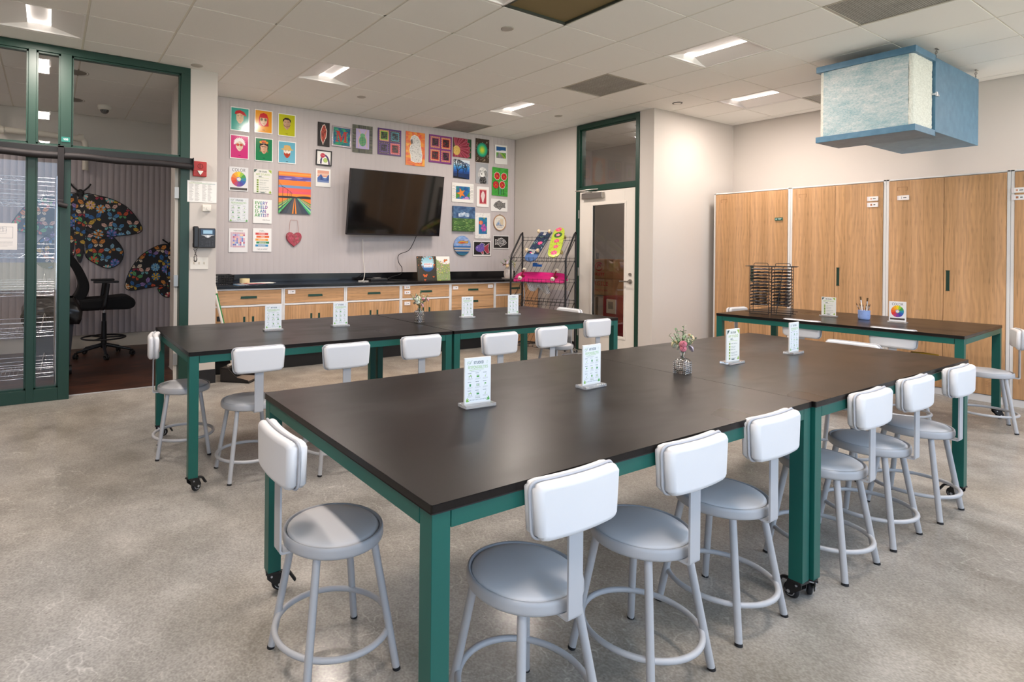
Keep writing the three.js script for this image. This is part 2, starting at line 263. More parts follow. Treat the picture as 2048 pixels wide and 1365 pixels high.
{
  const [i, j] = CELLS.panel[0], o = thing('ceiling_panel', 'plain olive brown square panel in the ceiling beside the top light', 'ceiling panel', [GX + (i + 0.5) * T, CEIL, GZ + (j + 0.5) * T]), e = 0.3;
  mesh('panel', box(0.575, 0.01, 0.575, 0, 0.022, 0), S('#7d6c47', 0.7, { bumpMap: at(grainMap, 3, 3), bumpScale: 0.0005 }), o);
  mesh('frame', [span(-e, e, 0, 0.02, -e, -e + 0.012), span(-e, e, 0, 0.02, e - 0.012, e), span(-e, -e + 0.012, 0, 0.02, -e, e), span(e - 0.012, e, 0, 0.02, -e, e)], S('#3b4038', 0.5), o);
}
[[2.953, -3.413, 0.05, 'flat round grey cover in the ceiling beside the olive brown panel'], [2.93, -5.847, 0.05, 'small round cover in the ceiling above the feather print'], [5.386, -5.237, 0.05, 'small round ceiling cover in front of the door transom'], [1.152, -5.728, 0.055, 'small round cover in the ceiling above the fire alarm column']].forEach(([x, z, r, l]) => single('ceiling_cover', lathe([[0, -0.006], [r * 0.8, -0.006], [r, -0.002], [r, 0.004], [0, 0.004]], 28), S('#b9b2a8', 0.6), l, 'ceiling cover', 'round covers in the ceiling', [x, CEIL - 0.001, z]));
{ const o = thing('sprinkler', 'small dark edged ceiling sprinkler rosette above the white nook corner', 'sprinkler', [6.019, CEIL, -4.012]); mesh('rosette', lathe([[0, -0.01], [0.035, -0.01], [0.05, 0], [0, 0]], 24), M.plastic, o); mesh('rim', new THREE.TorusGeometry(0.05, 0.004, 6, 24).rotateX(Math.PI / 2), M.charcoal, o, [0, -0.004, 0]); }
// ---- green framed glass wall with its open doorway
{
  const w = structure('window_1'), z0 = ZF, z1 = ZF - 0.12, fr = M.frame;
  const xs = [-3.5, -2.0, -0.16];
  mesh('header', span(XL, 1.122, 2.962, CEIL, z1, z0, 0.003), fr, w);
  mesh('transom_bar', span(XL, 1.122, 2.09, 2.178, z1, z0, 0.003), fr, w);
  mesh('bottom_rail', span(XL, 0.152, 0, 0.107, z1, z0, 0.003), fr, w);
  for (const [a, b] of [[XL, XL + 0.08], [-1.34, -1.26], [-0.158, -0.102], [0.071, 0.153], [1.038, 1.122]]) mesh('post', span(a, b, 0, 2.97, z1 - 0.003, z0 + 0.003, 0.003), fr, w);
  const bead = (a, b, c, d) => mesh('glazing_bead', [span(a, a + 0.014, c, d, z0 - 0.075, z0 - 0.018), span(b - 0.014, b, c, d, z0 - 0.075, z0 - 0.018), span(a, b, c, c + 0.014, z0 - 0.075, z0 - 0.018), span(a, b, d - 0.014, d, z0 - 0.075, z0 - 0.018)], fr, w);
  for (const [a, b, c, d] of [[-1.26, -0.158, 2.178, 2.962], [-0.102, 0.071, 2.178, 2.962], [0.153, 1.038, 2.178, 2.962], [-1.26, -0.158, 0.107, 2.09], [-0.102, 0.071, 0.107, 2.09], [XL + 0.08, -1.34, 2.178, 2.962], [XL + 0.08, -1.34, 0.107, 2.09]]) {
    bead(a, b, c, d); mesh('pane', span(a + 0.005, b - 0.005, c + 0.005, d - 0.005, z0 - 0.05, z0 - 0.046), M.glass, w);
  }
}
// ---- green door frame with transom, white glazed door to the storage closet
{
  const w = structure('window_2'), x0 = XD - 0.008, x1 = XD + 0.12, fr = M.frame;
  for (const [a, b] of [[-5.49, -5.437], [-4.548, -4.497]]) mesh('post', span(x0 - 0.003, x1 - 0.003, 0, 3.013, a, b, 0.003), fr, w);
  mesh('header', span(x0, x1, 2.955, 3.015, -5.49, -4.497, 0.003), fr, w); mesh('transom_bar', span(x0, x1, 2.118, 2.178, -5.44, -4.545, 0.003), fr, w);
  mesh('glazing_bead', [span(XD + 0.02, XD + 0.06, 2.178, 2.194, -5.437, -4.548), span(XD + 0.02, XD + 0.06, 2.94, 2.955, -5.437, -4.548), span(XD + 0.02, XD + 0.06, 2.178, 2.955, -5.437, -5.421), span(XD + 0.02, XD + 0.06, 2.178, 2.955, -4.564, -4.548)], fr, w);
  mesh('pane', span(XD + 0.038, XD + 0.042, 2.185, 2.95, -5.43, -4.555), M.glass, w);
  const d = structure('door_1'), y0 = 0.012, y1 = 2.112, za = -5.434, zb = -4.55, ga = -5.21, gb = -4.71, gy0 = 0.26, gy1 = 1.925, xa = XD + 0.004, xb = XD + 0.048;
  mesh('stile', span(xa, xb, y0, y1, za, ga, 0.002), M.doorWhite, d); mesh('stile', span(xa, xb, y0, y1, gb, zb, 0.002), M.doorWhite, d);
  mesh('rail', span(xa, xb, gy1, y1, ga, gb, 0.002), M.doorWhite, d); mesh('rail', span(xa, xb, y0, gy0, ga, gb, 0.002), M.doorWhite, d);
  mesh('glazing_bead', [span(xa - 0.008, xb, gy0 - 0.03, gy0, ga - 0.03, gb + 0.03, 0.003), span(xa - 0.008, xb, gy1, gy1 + 0.03, ga - 0.03, gb + 0.03, 0.003), span(xa - 0.008, xb, gy0, gy1, ga - 0.03, ga, 0.003), span(xa - 0.008, xb, gy0, gy1, gb, gb + 0.03, 0.003)], M.doorWhite, d);
  mesh('pane', span(XD + 0.024, XD + 0.028, gy0, gy1, ga, gb), M.glass, d);
  mesh('door_handle', [disc(0.028, 0.012).rotateZ(Math.PI / 2).translate(xa - 0.006, 0.957, -4.615), rod([xa - 0.01, 0.957, -4.615], [xa - 0.055, 0.957, -4.615], 0.011), polytube([[xa - 0.05, 0.957, -4.612], [xa - 0.052, 0.958, -4.68], [xa - 0.048, 0.955, -4.74]], 0.009, 8, 0.02)], M.brushed, d);
  mesh('lock_cylinder', disc(0.019, 0.014).rotateZ(Math.PI / 2), M.brushed, d, [xa - 0.007, 1.045, -4.617]);
  for (const y of [1.82, 1.05, 0.25]) mesh('hinge', rod([XD - 0.012, y - 0.055, -5.437], [XD - 0.012, y + 0.055, -5.437], 0.008), M.brushed, d);
  mesh('door_closer', [span(xa - 0.055, xa, 2.015, 2.09, -5.36, -5.02, 0.006), polytube([[xa - 0.03, 2.1, -5.2], [xa - 0.11, 2.115, -5.33], [xa - 0.12, 2.12, -5.4]], 0.009, 6), polytube([[xa - 0.12, 2.12, -5.4], [xa - 0.07, 2.13, -5.25], [xa - 0.01, 2.135, -5.12]], 0.008, 6)], M.brushed, d);
}
// ---- white door leaf standing open into the office
{
  const d = structure('door_2'), L = 0.86; d.position.set(1.03, 0, ZF - 0.1); d.rotation.y = 1.408;
  mesh('door_leaf', span(0, L, 0.012, 2.09, -0.022, 0.022, 0.002), M.doorWhite, d);
  for (const y of [1.84, 1.0, 0.25]) mesh('hinge', [span(-0.03, 0.0, y - 0.055, y + 0.055, -0.026, 0.03, 0.002), rod([-0.005, y - 0.056, 0.03], [-0.005, y + 0.056, 0.03], 0.009)], M.brushed, d);
  mesh('door_handle', [disc(0.028, 0.06).rotateX(Math.PI / 2).translate(L - 0.07, 0.96, 0), rod([L - 0.07, 0.96, 0.06], [L - 0.19, 0.96, 0.06], 0.009), rod([L - 0.07, 0.96, -0.06], [L - 0.19, 0.96, -0.06], 0.009)], M.brushed, d);
  mesh('door_closer', [span(0.05, 0.3, 2.0, 2.06, 0.022, 0.07, 0.005), rod([0.15, 2.07, 0.05], [0.34, 2.1, 0.16], 0.008), rod([0.34, 2.1, 0.16], [0.05, 2.12, 0.24], 0.008)], M.brushed, d);
}
// ---- base boards
const board = (n, ...b) => { const o = mesh(n, b.map((q) => span(...q)), n.includes('office') ? M.pale : M.rubber, scene); o.userData.kind = 'structure'; };
board('baseboard_column', [1.122, 1.376, 0, 0.135, ZF - 0.02, ZF + 0.006], [1.37, 1.378, 0, 0.135, -6.2, ZF]);
board('baseboard_door', [XD - 0.006, XD, 0, 0.1, ZA, -5.49], [XD - 0.006, XD, 0, 0.1, -4.497, ZN]);
board('baseboard_nook', [XD, XR, 0, 0.1, ZN, ZN + 0.006]);
board('baseboard_office', [-2.5, 2.0, 0, 0.17, ZO - 0.02, ZO + 0.01]);
// ---- vertical vanes that cover the art wall and the office wall
function vanes(name, x0, x1, y0, y1, z, pitch, bow, mat) {
  const o = structure(name), n = Math.round((x1 - x0) / pitch), s = new THREE.Shape(), p = (x1 - x0) / n, K = 6;
  for (let i = 0; i <= K; i++) { const t = i / K, x = (t - 0.5) * (p + 0.006), y = bow * (1 - (2 * t - 1) ** 2) + t * 0.004; i ? s.lineTo(x, y) : s.moveTo(x, y); }
  for (let i = K; i >= 0; i--) { const t = i / K, x = (t - 0.5) * (p + 0.006), y = bow * (1 - (2 * t - 1) ** 2) + t * 0.004 - 0.0015; s.lineTo(x, y); }
  const g = extrude(s, y1 - y0); g.rotateX(-Math.PI / 2); g.scale(1, 1, -1);
  const idx = g.index; const gg = idx ? g.toNonIndexed() : g; const a = gg.attributes.position.array; for (let k = 0; k < a.length; k += 9) for (let c = 0; c < 3; c++) { const q = a[k + c]; a[k + c] = a[k + 3 + c]; a[k + 3 + c] = q; }
  gg.computeVertexNormals(); metric(gg);
  for (let i = 0; i < n; i++) mesh('vane', gg, mat, o, [x0 + (i + 0.5) * p, y0, z]);
}
vanes('wall_art_vanes', 1.376, 5.99, 1.0, CEIL - 0.004, ZA - 0.004, 0.0705, 0.0022, M.blind);
vanes('wall_office_vanes', -1.6, 1.98, 0.175, 2.45, ZO + 0.012, 0.0705, 0.012, M.blindDark);
{ const o = thing('ceiling_pipe', 'pale pipe with elbows running along the top of the office wall', 'pipe'); mesh('pipe', polytube([[-0.55, 2.98, -8.6], [-0.55, 2.72, -8.6], [0.38, 2.7, -8.6], [0.38, 2.3, -8.6]], 0.035, 12, 0.08), M.pale, o); for (const x of [-0.5, 0.33]) mesh('coupling', rod([x - 0.03, 2.71, -8.6], [x + 0.03, 2.71, -8.6], 0.045, 16), M.pale, o); }
// ================================================================ work tables on casters
const TABLE_H = 0.757;
function workTable(label, pos, turn) {
  const t = thing('work_table', label, 'table', pos, turn, 'black topped work tables'), w = 1.72, d = 1.16, L = 0.05, hy = 0.735;
  const top = new THREE.ExtrudeGeometry(roundRect(w, d, 0.006), { depth: 0.018, bevelEnabled: true, bevelSize: -0.0015, bevelThickness: 0.002, bevelSegments: 1, curveSegments: 3 });
  top.rotateX(-Math.PI / 2); top.translate(0, hy + 0.002, 0); metric(top, 1 / 1.9, pos[0] * 0.37, pos[2] * 0.41);
  mesh('tabletop', top, M.top, t);
  for (const sx of [-1, 1]) for (const sz of [-1, 1]) {
    const x = sx * (w / 2 - L / 2 - 0.004), z = sz * (d / 2 - L / 2 - 0.004);
    mesh('leg', span(x - L / 2, x + L / 2, 0.082, hy, z - L / 2, z + L / 2, 0.002), M.tableGreen, t);
    const c = new THREE.Group(); c.name = 'caster'; c.position.set(x, 0, z); c.rotation.y = sx * 0.5 + sz * 0.35 + 0.6; t.add(c);
    mesh('caster_fork', [span(-0.026, 0.026, 0.074, 0.083, -0.026, 0.026, 0.002), extrude(new THREE.Shape([[-0.022, 0.076], [0.03, 0.076], [0.04, 0.04], [0.036, 0.018], [0.02, 0.018], [-0.02, 0.055]].map((p) => new THREE.Vector2(...p))), 0.004).translate(0, 0, 0.014), extrude(new THREE.Shape([[-0.022, 0.076], [0.03, 0.076], [0.04, 0.04], [0.036, 0.018], [0.02, 0.018], [-0.02, 0.055]].map((p) => new THREE.Vector2(...p))), 0.004).translate(0, 0, -0.018)], M.black, c);
    mesh('caster_wheel', [new THREE.TorusGeometry(0.019, 0.0105, 8, 24).scale(1, 1, 0.95).translate(0.026, 0.0295, 0), disc(0.02, 0.016, 20).rotateX(Math.PI / 2).translate(0.026, 0.0295, 0)], M.rubber, c);
    mesh('wheel_hub', [new THREE.TorusGeometry(0.0165, 0.002, 6, 24).translate(0.026, 0.0295, 0.0115), new THREE.TorusGeometry(0.0165, 0.002, 6, 24).translate(0.026, 0.0295, -0.0115), disc(0.006, 0.042, 10).rotateX(Math.PI / 2).translate(0.026, 0.0295, 0), disc(0.004, 0.044, 8).rotateX(Math.PI / 2).translate(-0.004, 0.064, 0)], M.casterSteel, c);
    mesh('brake_lever', polytube([[0.03, 0.07, 0], [0.062, 0.066, 0], [0.085, 0.03, 0]], 0.006, 6, 0.012).scale(1, 1, 2.2), M.black, c);
  }
  for (const s of [-1, 1]) mesh('apron', span(-w / 2 + L + 0.006, w / 2 - L - 0.006, hy - 0.041, hy, s * (d / 2 - 0.012) - 0.008, s * (d / 2 - 0.012) + 0.008, 0.0015), M.tableGreen, t);
  for (const s of [-1, 1]) mesh('apron', span(s * (w / 2 - 0.012) - 0.008, s * (w / 2 - 0.012) + 0.008, hy - 0.041, hy, -d / 2 + L + 0.006, d / 2 - L - 0.006, 0.0015), M.tableGreen, t);
  return t;
}
workTable('black topped work table with green legs at the very front of the room', [1.5615, 0, -1.623], 0);
workTable('black topped green table joined to the front one, beside the white paneled nook side', [3.284, 0, -1.611], 0);
workTable('black topped green table in the back row nearest the glass wall and office door', [1.487, 0, -3.830], 0);
workTable('black topped green table in the back row nearest the skateboard rack', [3.218, 0, -3.828], 0);
workTable('black topped green table standing in front of the tall oak cabinets', [5.846, 0, -2.238], -1.515);

// ================================================================ stools
function stoolParts(t) {
  const cushion = lathe([[0, 0.442], [0.06, 0.4415], [0.11, 0.4385], [0.135, 0.4335], [0.1445, 0.427], [0.1465, 0.42], [0.14, 0.412], [0, 0.412]].reverse(), 48);
  mesh('seat_cushion', cushion, M.vinyl, t);
  mesh('seat_rim', lathe([[0.12, 0.393], [0.153, 0.393], [0.1575, 0.397], [0.16, 0.404], [0.16, 0.42], [0.158, 0.428], [0.1535, 0.4315], [0.149, 0.429], [0.148, 0.42], [0.12, 0.41], [0.12, 0.393]], 56), M.steel, t);
  for (let k = 0; k < 4; k++) {
    const a = Math.PI / 4 + k * Math.PI / 2, c = Math.cos(a), s = Math.sin(a), l = mesh('leg', rod([0.134 * c, 0.4, 0.134 * s], [0.212 * c, 0.006, 0.212 * s], 0.0122, 16, 0.0122), M.steel, t);
    mesh('foot_cap', rod([0.212 * c, 0.009, 0.212 * s], [0.2135 * c, 0, 0.2135 * s], 0.0128, 14), M.rubber, l);
  }
  mesh('foot_ring', new THREE.TorusGeometry(0.181, 0.0095, 12, 64).rotateX(Math.PI / 2), M.steel, t, [0, 0.118, 0]);
  const b = new THREE.Shape(), th = 0.006, r = 0.012, zb = 0.186;
  b.moveTo(0.1, 0.389); b.lineTo(zb - r, 0.389); b.quadraticCurveTo(zb, 0.389, zb, 0.389 + r); b.lineTo(zb, 0.66); b.lineTo(zb - th, 0.66); b.lineTo(zb - th, 0.389 + r + 0.003); b.quadraticCurveTo(zb - th, 0.389 + th, zb - r - 0.003, 0.389 + th); b.lineTo(0.1, 0.389 + th);
  const g = extrude(b, 0.05); g.rotateY(-Math.PI / 2); g.translate(0.025, 0, 0);
  mesh('back_bracket', g, M.steel, t);
  const half = () => new RoundedBoxGeometry(0.292, 0.142, 0.034, 6, 0.0165);
  const front = bendKeep(half(), 0, 0.69, 0.172), back = bendKeep(half(), 0, 0.69, 0.2);
  mesh('backrest', [front, back], M.vinyl, t);
  const pts = roundRect(0.292, 0.142, 0.03).getSpacedPoints(60).slice(0, -1).map((p) => [p.x * (1 + 0.5 * p.y), p.y + 0.69, 0.1865 - 0.62 * p.x * p.x]);
  mesh('piping', tube(pts, 0.0042, 120, 6, true), M.piping, t.children.find((c) => c.name === 'backrest'));
  return t;
}
function bendKeep(q, x0, y0, z0) {                                   // rounds the corners in plan, tapers and bows the pad
  const n = q.index ? q.toNonIndexed() : q; const a = n.attributes.position;
  // subdivide along x so that the bow is smooth
  const out = [], P = (i) => new THREE.Vector3(a.getX(i), a.getY(i), a.getZ(i));
  const cut = (A, B, C, d) => { if (d === 0 || Math.max(A.x, B.x, C.x) - Math.min(A.x, B.x, C.x) < 0.03) { out.push(A, B, C); return; } const e = [[A, B, C], [B, C, A], [C, A, B]].sort((p, q2) => Math.abs(q2[0].x - q2[1].x) - Math.abs(p[0].x - p[1].x))[0]; const m = e[0].clone().add(e[1]).multiplyScalar(0.5); cut(e[0], m, e[2], d - 1); cut(m, e[1], e[2], d - 1); };
  for (let i = 0; i < a.count; i += 3) cut(P(i), P(i + 1), P(i + 2), 9);
  const pos = new Float32Array(out.length * 3), nor = new Float32Array(out.length * 3), hw = 0.146, hh = 0.071, hd = 0.017, r = 0.0165;
  out.forEach((p, i) => {
    // round the outline corners: pull corners inside a radius of 3 cm
    let { x, y, z } = p; const R = 0.03, cx = Math.max(0, Math.abs(x) - (hw - R)), cy = Math.max(0, Math.abs(y) - (hh - R)), l = Math.hypot(cx, cy), m = Math.max(cx, cy);
    if (l > 1e-6 && cx > 0 && cy > 0) { const k = m / l; x = Math.sign(x) * (hw - R + cx * k); y = Math.sign(y) * (hh - R + cy * k); }
    const ix = Math.max(-(hw - r), Math.min(hw - r, p.x)), iy = Math.max(-(hh - r), Math.min(hh - r, p.y)), iz = Math.max(-(hd - r), Math.min(hd - r, p.z));
    const nn = new THREE.Vector3(p.x - ix, p.y - iy, p.z - iz); if (nn.lengthSq() < 1e-10) nn.set(0, 0, Math.sign(p.z)); nn.normalize();
    if (cx > 0 && cy > 0) { const f = Math.hypot(nn.x, nn.y); nn.x = Math.sign(x) * f * cx / l; nn.y = Math.sign(y) * f * cy / l; }
    nn.x += nn.z * 1.24 * x; nn.normalize();
    const X = x * (1 + 0.5 * y);
    pos.set([x0 + X, y0 + y, z0 + z - 0.62 * x * x], 3 * i); nor.set(nn.toArray(), 3 * i);
  });
  const g = new THREE.BufferGeometry(); g.setAttribute('position', new THREE.BufferAttribute(pos, 3)); g.setAttribute('normal', new THREE.BufferAttribute(nor, 3)); g.setAttribute('uv', new THREE.BufferAttribute(new Float32Array(out.length * 2), 2)); return g;
}
const STOOLS = [   // x, z, where the back points, label
  [0.775, -1.715, -90, 'stool at the short end of the front table, pulled out beside its leg'],
  [1.115, -1.195, 0, 'stool at the front table with a reddish scuff mark on the back of its backrest'],
  [1.615, -1.19, 0, 'second stool from the left along the near side of the front table'],
  [2.1, -1.205, 0, 'third stool along the near side, just left of the paired green table legs'],
  [2.815, -1.175, 0, 'stool just right of the paired green table legs on the near side'],
  [3.305, -1.18, 0, 'middle stool of the three at the near side of the right front table'],
  [3.825, -1.165, 0, 'stool in front of the far right leg of the front tables'],
  [0.745, -4.0, -100, 'stool at the short end of the back table beside the office doorway'],
  [1.0, -3.42, 0, 'stool at the back table standing in front of the black dustpan'],
  [1.475, -3.28, 0, 'second stool along the back table, its seat just behind the front table corner'],
  [2.025, -3.325, 0, 'third stool along the back table, beside the seam of the two back tables'],
  [2.56, -3.18, 0, 'stool at the back table behind the frontmost sign holder'],
  [3.1, -3.235, 0, 'stool at the back table with another stool showing behind it'],
  [3.795, -3.41, 0, 'stool at the near corner of the back table, in front of the white glazed door'],
  [4.105, -3.99, 90, 'stool at the far short end of the back tables, facing them from the rack side'],
  [5.5, -2.39, -87, 'stool at the cabinet side table with a sign holder in front of its back'],
  [5.52, -1.77, -87, 'stool at the cabinet side table with white paper and a yellow glove behind it'],
  [4.09, -1.61, 90, 'stool at the far short end of the front tables, only the backrest top showing'],
  [5.95, -3.1, 177, 'stool at the far end of the cabinet side table behind the wire paint rack'],
  [6.09, -1.42, 20, 'stool at the near end of the cabinet side table before the oak cabinet door'],
];
let stool0 = null;
for (const [x, z, deg, label] of STOOLS) {
  if (!stool0) stool0 = stoolParts(thing('stool', label, 'stool', [x, 0, z], deg * Math.PI / 180, 'padded stools around the work tables'));
  else copyOf(stool0, [x, 0, z], deg * Math.PI / 180, label);
}
// scuffs on the second stool
// ================================================================ tall oak cabinets along the right wall
const oakDoor = (w, h, d, x, y, z, swap) => metric(new RoundedBoxGeometry(w, h, d, 1, 0.0015).translate(x, y, z), 1, rnd(), rnd(), swap);
const tagMap = (draw) => canvasMap(128, 48, (c, w, h) => { c.fillStyle = '#f4f2f0'; c.fillRect(0, 0, w, h); c.fillStyle = '#e7dfe0'; c.fillRect(0, 0, 22, h); c.fillRect(w - 10, 0, 10, h); draw(c, w, h); });
const tagMats = [
  tagMap((c) => { c.strokeStyle = '#e0b9a0'; c.strokeRect(30, 8, 80, 32); c.fillStyle = '#d99a7c'; c.fillRect(38, 16, 18, 16); c.fillStyle = '#555'; c.fillRect(66, 20, 34, 8); }),
  tagMap((c) => { c.strokeStyle = '#b9a9c8'; c.strokeRect(30, 8, 80, 32); c.fillStyle = '#b0714f'; c.fillRect(38, 14, 22, 20); c.fillStyle = '#444'; c.fillRect(74, 20, 22, 9); }),
  tagMap((c) => { c.strokeStyle = '#e0a080'; c.strokeRect(34, 8, 76, 32); c.fillStyle = '#9a9aa6'; c.fillRect(44, 12, 6, 24); c.fillStyle = '#555'; c.fillRect(64, 20, 36, 8); }),
].map((t) => S('#ffffff', 0.4, { map: t }));
const faceMap = (w, h, d) => new THREE.BoxGeometry(w, h, d);
function tallCabinet(k, label) {
  const z0 = -4.203 + 0.9 * k, t = thing('storage_cabinet', label, 'cabinet', [7.094, 0, z0], 0, 'tall oak cabinets');
  const D = 0.6, h = 2.07, f = 0.012;
  mesh('carcass', [span(0.02, D, 0.02, h, 0.001, 0.018), span(0.02, D, 0.02, h, 0.881, 0.899), span(0.02, D, h - 0.018, h, 0.001, 0.899), span(0.02, D, 0.04, 0.06, 0.01, 0.89), span(D - 0.01, D, 0.04, h, 0.01, 0.89)], M.whiteMetal, t);
  mesh('face_frame', [span(0, 0.02, 0.03, h, 0.001, 0.024, 0.002), span(0, 0.02, 0.03, h, 0.876, 0.899, 0.002), span(0, 0.02, h - 0.014, h, 0.001, 0.899, 0.002)], M.whiteMetal, t);
  mesh('plinth', span(0.004, 0.3, 0, 0.066, 0.001, 0.899, 0.002), M.whiteMetal, t);
  for (const s of [0, 1]) {
    const a = s ? 0.4515 : 0.026, b = s ? 0.874 : 0.4485;
    const d = mesh('door', oakDoor(0.018, h - 0.09, b - a, f - 0.009, (h + 0.05) / 2 + 0.0, (a + b) / 2), M.oak, t);
    if (s) {
      mesh('handle', [span(f - 0.0195, f - 0.017, 0.985, 1.172, a + 0.018, a + 0.044), span(f - 0.022, f - 0.017, 0.982, 0.987, a + 0.016, a + 0.046), span(f - 0.022, f - 0.017, 1.17, 1.175, a + 0.016, a + 0.046)], M.handle, d);
      const v = []; for (let i = 0; i < 5; i++) v.push(span(f - 0.0205, f - 0.0175, 0.146 + i * 0.0135, 0.1515 + i * 0.0135, 0.75, 0.835, 0.001)); mesh('vent_slot', v, M.oak, d);
    } else mesh('card_slot', [span(f - 0.0195, f - 0.0175, 1.984, 1.987, 0.095, 0.17), span(f - 0.0195, f - 0.0175, 1.95, 1.987, 0.092, 0.096), span(f - 0.0195, f - 0.0175, 1.95, 1.987, 0.169, 0.173), span(f - 0.0195, f - 0.0175, 1.95, 1.953, 0.092, 0.112), span(f - 0.0195, f - 0.0175, 1.95, 1.953, 0.153, 0.173)], S('#9c7350', 0.6), d);
  }
  return t;
}
['tall oak cabinet standing against the nook corner, a key in its lock', 'tall oak cabinet with two white tags stacked at its top corner', 'tall oak cabinet with one white tag on its first door and a vent low down', 'tall oak cabinet cut off by the edge of the picture', ].forEach((l, k) => tallCabinet(k, l));
{ const g = faceMap(0.094, 0.045, 0.005); const tagAt = (n, y, z, m, l) => single('cabinet_tag', g, m, l, 'tag', undefined, [7.083, y, z], [0, -Math.PI / 2, 0]);
  tagAt(0, 1.888, -2.514, tagMats[0], 'upper of the two white tags on the oak cabinet door'); tagAt(0, 1.826, -2.514, tagMats[1], 'lower of the two white tags on the oak cabinet door');
  tagAt(0, 1.88, -2.262, tagMats[2], 'single white tag below a card slot on the oak cabinet'); tagAt(0, 1.888, -1.45, tagMats[0], 'upper white tag on the oak cabinet at the picture edge'); tagAt(0, 1.826, -1.45, tagMats[1], 'lower white tag on the oak cabinet at the picture edge');
  single('name_plate', faceMap(0.085, 0.032, 0.006), S('#ffffff', 0.4, { map: canvasMap(128, 48, (c, w, h) => { c.fillStyle = '#1d5a4c'; c.fillRect(0, 0, w, h); c.fillStyle = '#c9d8d2'; c.beginPath(); c.arc(24, 24, 14, 0, 7); c.fill(); c.fillStyle = '#1d5a4c'; c.fillRect(22, 12, 4, 24); c.fillRect(12, 22, 24, 4); c.fillStyle = '#dfe9e5'; c.fillRect(48, 14, 64, 7); c.fillRect(60, 27, 40, 6); }) }), 'small green name plate on the first tall oak cabinet', 'name plate', undefined, [7.082, 1.717, -3.42], [0, -Math.PI / 2, 0]);
  const o = thing('door_key', 'small silver key hanging from the lock of the first oak cabinet', 'key', [7.085, 0.93, -3.72]); mesh('lock', disc(0.013, 0.014, 16).rotateZ(Math.PI / 2), M.brushed, o, [-0.004, 0, 0]); mesh('key', [span(-0.03, -0.006, -0.01, 0.008, -0.002, 0.002), disc(0.011, 0.003, 14).rotateX(Math.PI / 2).translate(-0.034, -0.004, 0), disc(0.012, 0.005, 14).rotateX(Math.PI / 2).translate(-0.022, -0.034, 0), span(-0.026, -0.019, -0.07, -0.04, -0.001, 0.001)], M.brushed, o); }

// ================================================================ base cabinets under the art wall and their black worktop
const CF = -6.15, CX0 = 1.409, CP = 0.7472;
function baseCabinet(k, label) {
  const x0 = CX0 + CP * k, t = thing('base_cabinet', label, 'cabinet', [x0, 0, CF], 0, 'oak base cabinets'), w = CP;
  const wm = M.whiteMetal, y1 = 0.892, mid0 = 0.698, mid1 = 0.718, b = 0.155, e = 0.02;
  mesh('carcass', [span(0.002, 0.018, b, y1, -0.54, -0.02), span(w - 0.018, w - 0.002, b, y1, -0.54, -0.02), span(0.002, w - 0.002, b, b + 0.018, -0.54, -0.02), span(0.002, w - 0.002, b, y1, -0.545, -0.535)], wm, t);
  mesh('face_frame', [span(0.001, e, b, y1, -0.02, 0, 0.002), span(w - e, w - 0.001, b, y1, -0.02, 0, 0.002), span(0.001, w - 0.001, y1 - 0.018, y1, -0.02, 0.0008, 0.002), span(0.001, w - 0.001, b, b + 0.024, -0.02, 0.0008, 0.002)], wm, t);
  mesh('plinth', span(0, w, 0, b, -0.1, -0.07), M.black, t);
  const drawer = (ya, yb, px = w / 2) => { const d = mesh('drawer', oakDoor(w - 2 * e - 0.006, yb - ya, 0.018, w / 2, (ya + yb) / 2, -0.0105, true), M.oak, t); mesh('pull', [span(px - 0.085, px + 0.085, (ya + yb) / 2 - 0.006, (ya + yb) / 2 + 0.014, -0.0045, 0.0005), span(px - 0.088, px + 0.088, (ya + yb) / 2 - 0.011, (ya + yb) / 2 - 0.005, -0.003, 0.004, 0.001)], M.pull, d); };
  const doors = (ya, yb) => { for (const s of [0, 1]) { const a = s ? w / 2 + 0.0015 : e + 0.003, c = s ? w - e - 0.003 : w / 2 - 0.0015, d = mesh('door', oakDoor(c - a, yb - ya, 0.018, (a + c) / 2, (ya + yb) / 2, -0.0105), M.oak, t), hx = s ? a + 0.045 : c - 0.045; mesh('handle', [span(hx - 0.011, hx + 0.011, yb - 0.24, yb - 0.1, -0.0045, 0.0015)], M.pull, d); } };
  const rail = (y) => mesh('rail', span(0.004, w - 0.004, y, y + 0.02, -0.02, 0.0012, 0.002), wm, t);
  if (k === 4) { drawer(0.722, 0.872); drawer(0.566, 0.718); drawer(0.372, 0.562); drawer(0.182, 0.368); } else { drawer(mid1 + 0.003, y1 - 0.021); rail(mid0); doors(b + 0.027, mid0 - 0.003); }
  return t;
}
['oak base cabinet beside the column, with the green broom leaning on it', 'oak base cabinet with one white tag at the drawer corner', 'oak base cabinet with plain drawer under the wall screen', 'oak base cabinet with three small white tags behind the flower vase', 'oak base cabinet of four drawers with two white tags', 'oak base cabinet at the corner behind the skateboard rack'].forEach((l, k) => baseCabinet(k, l));
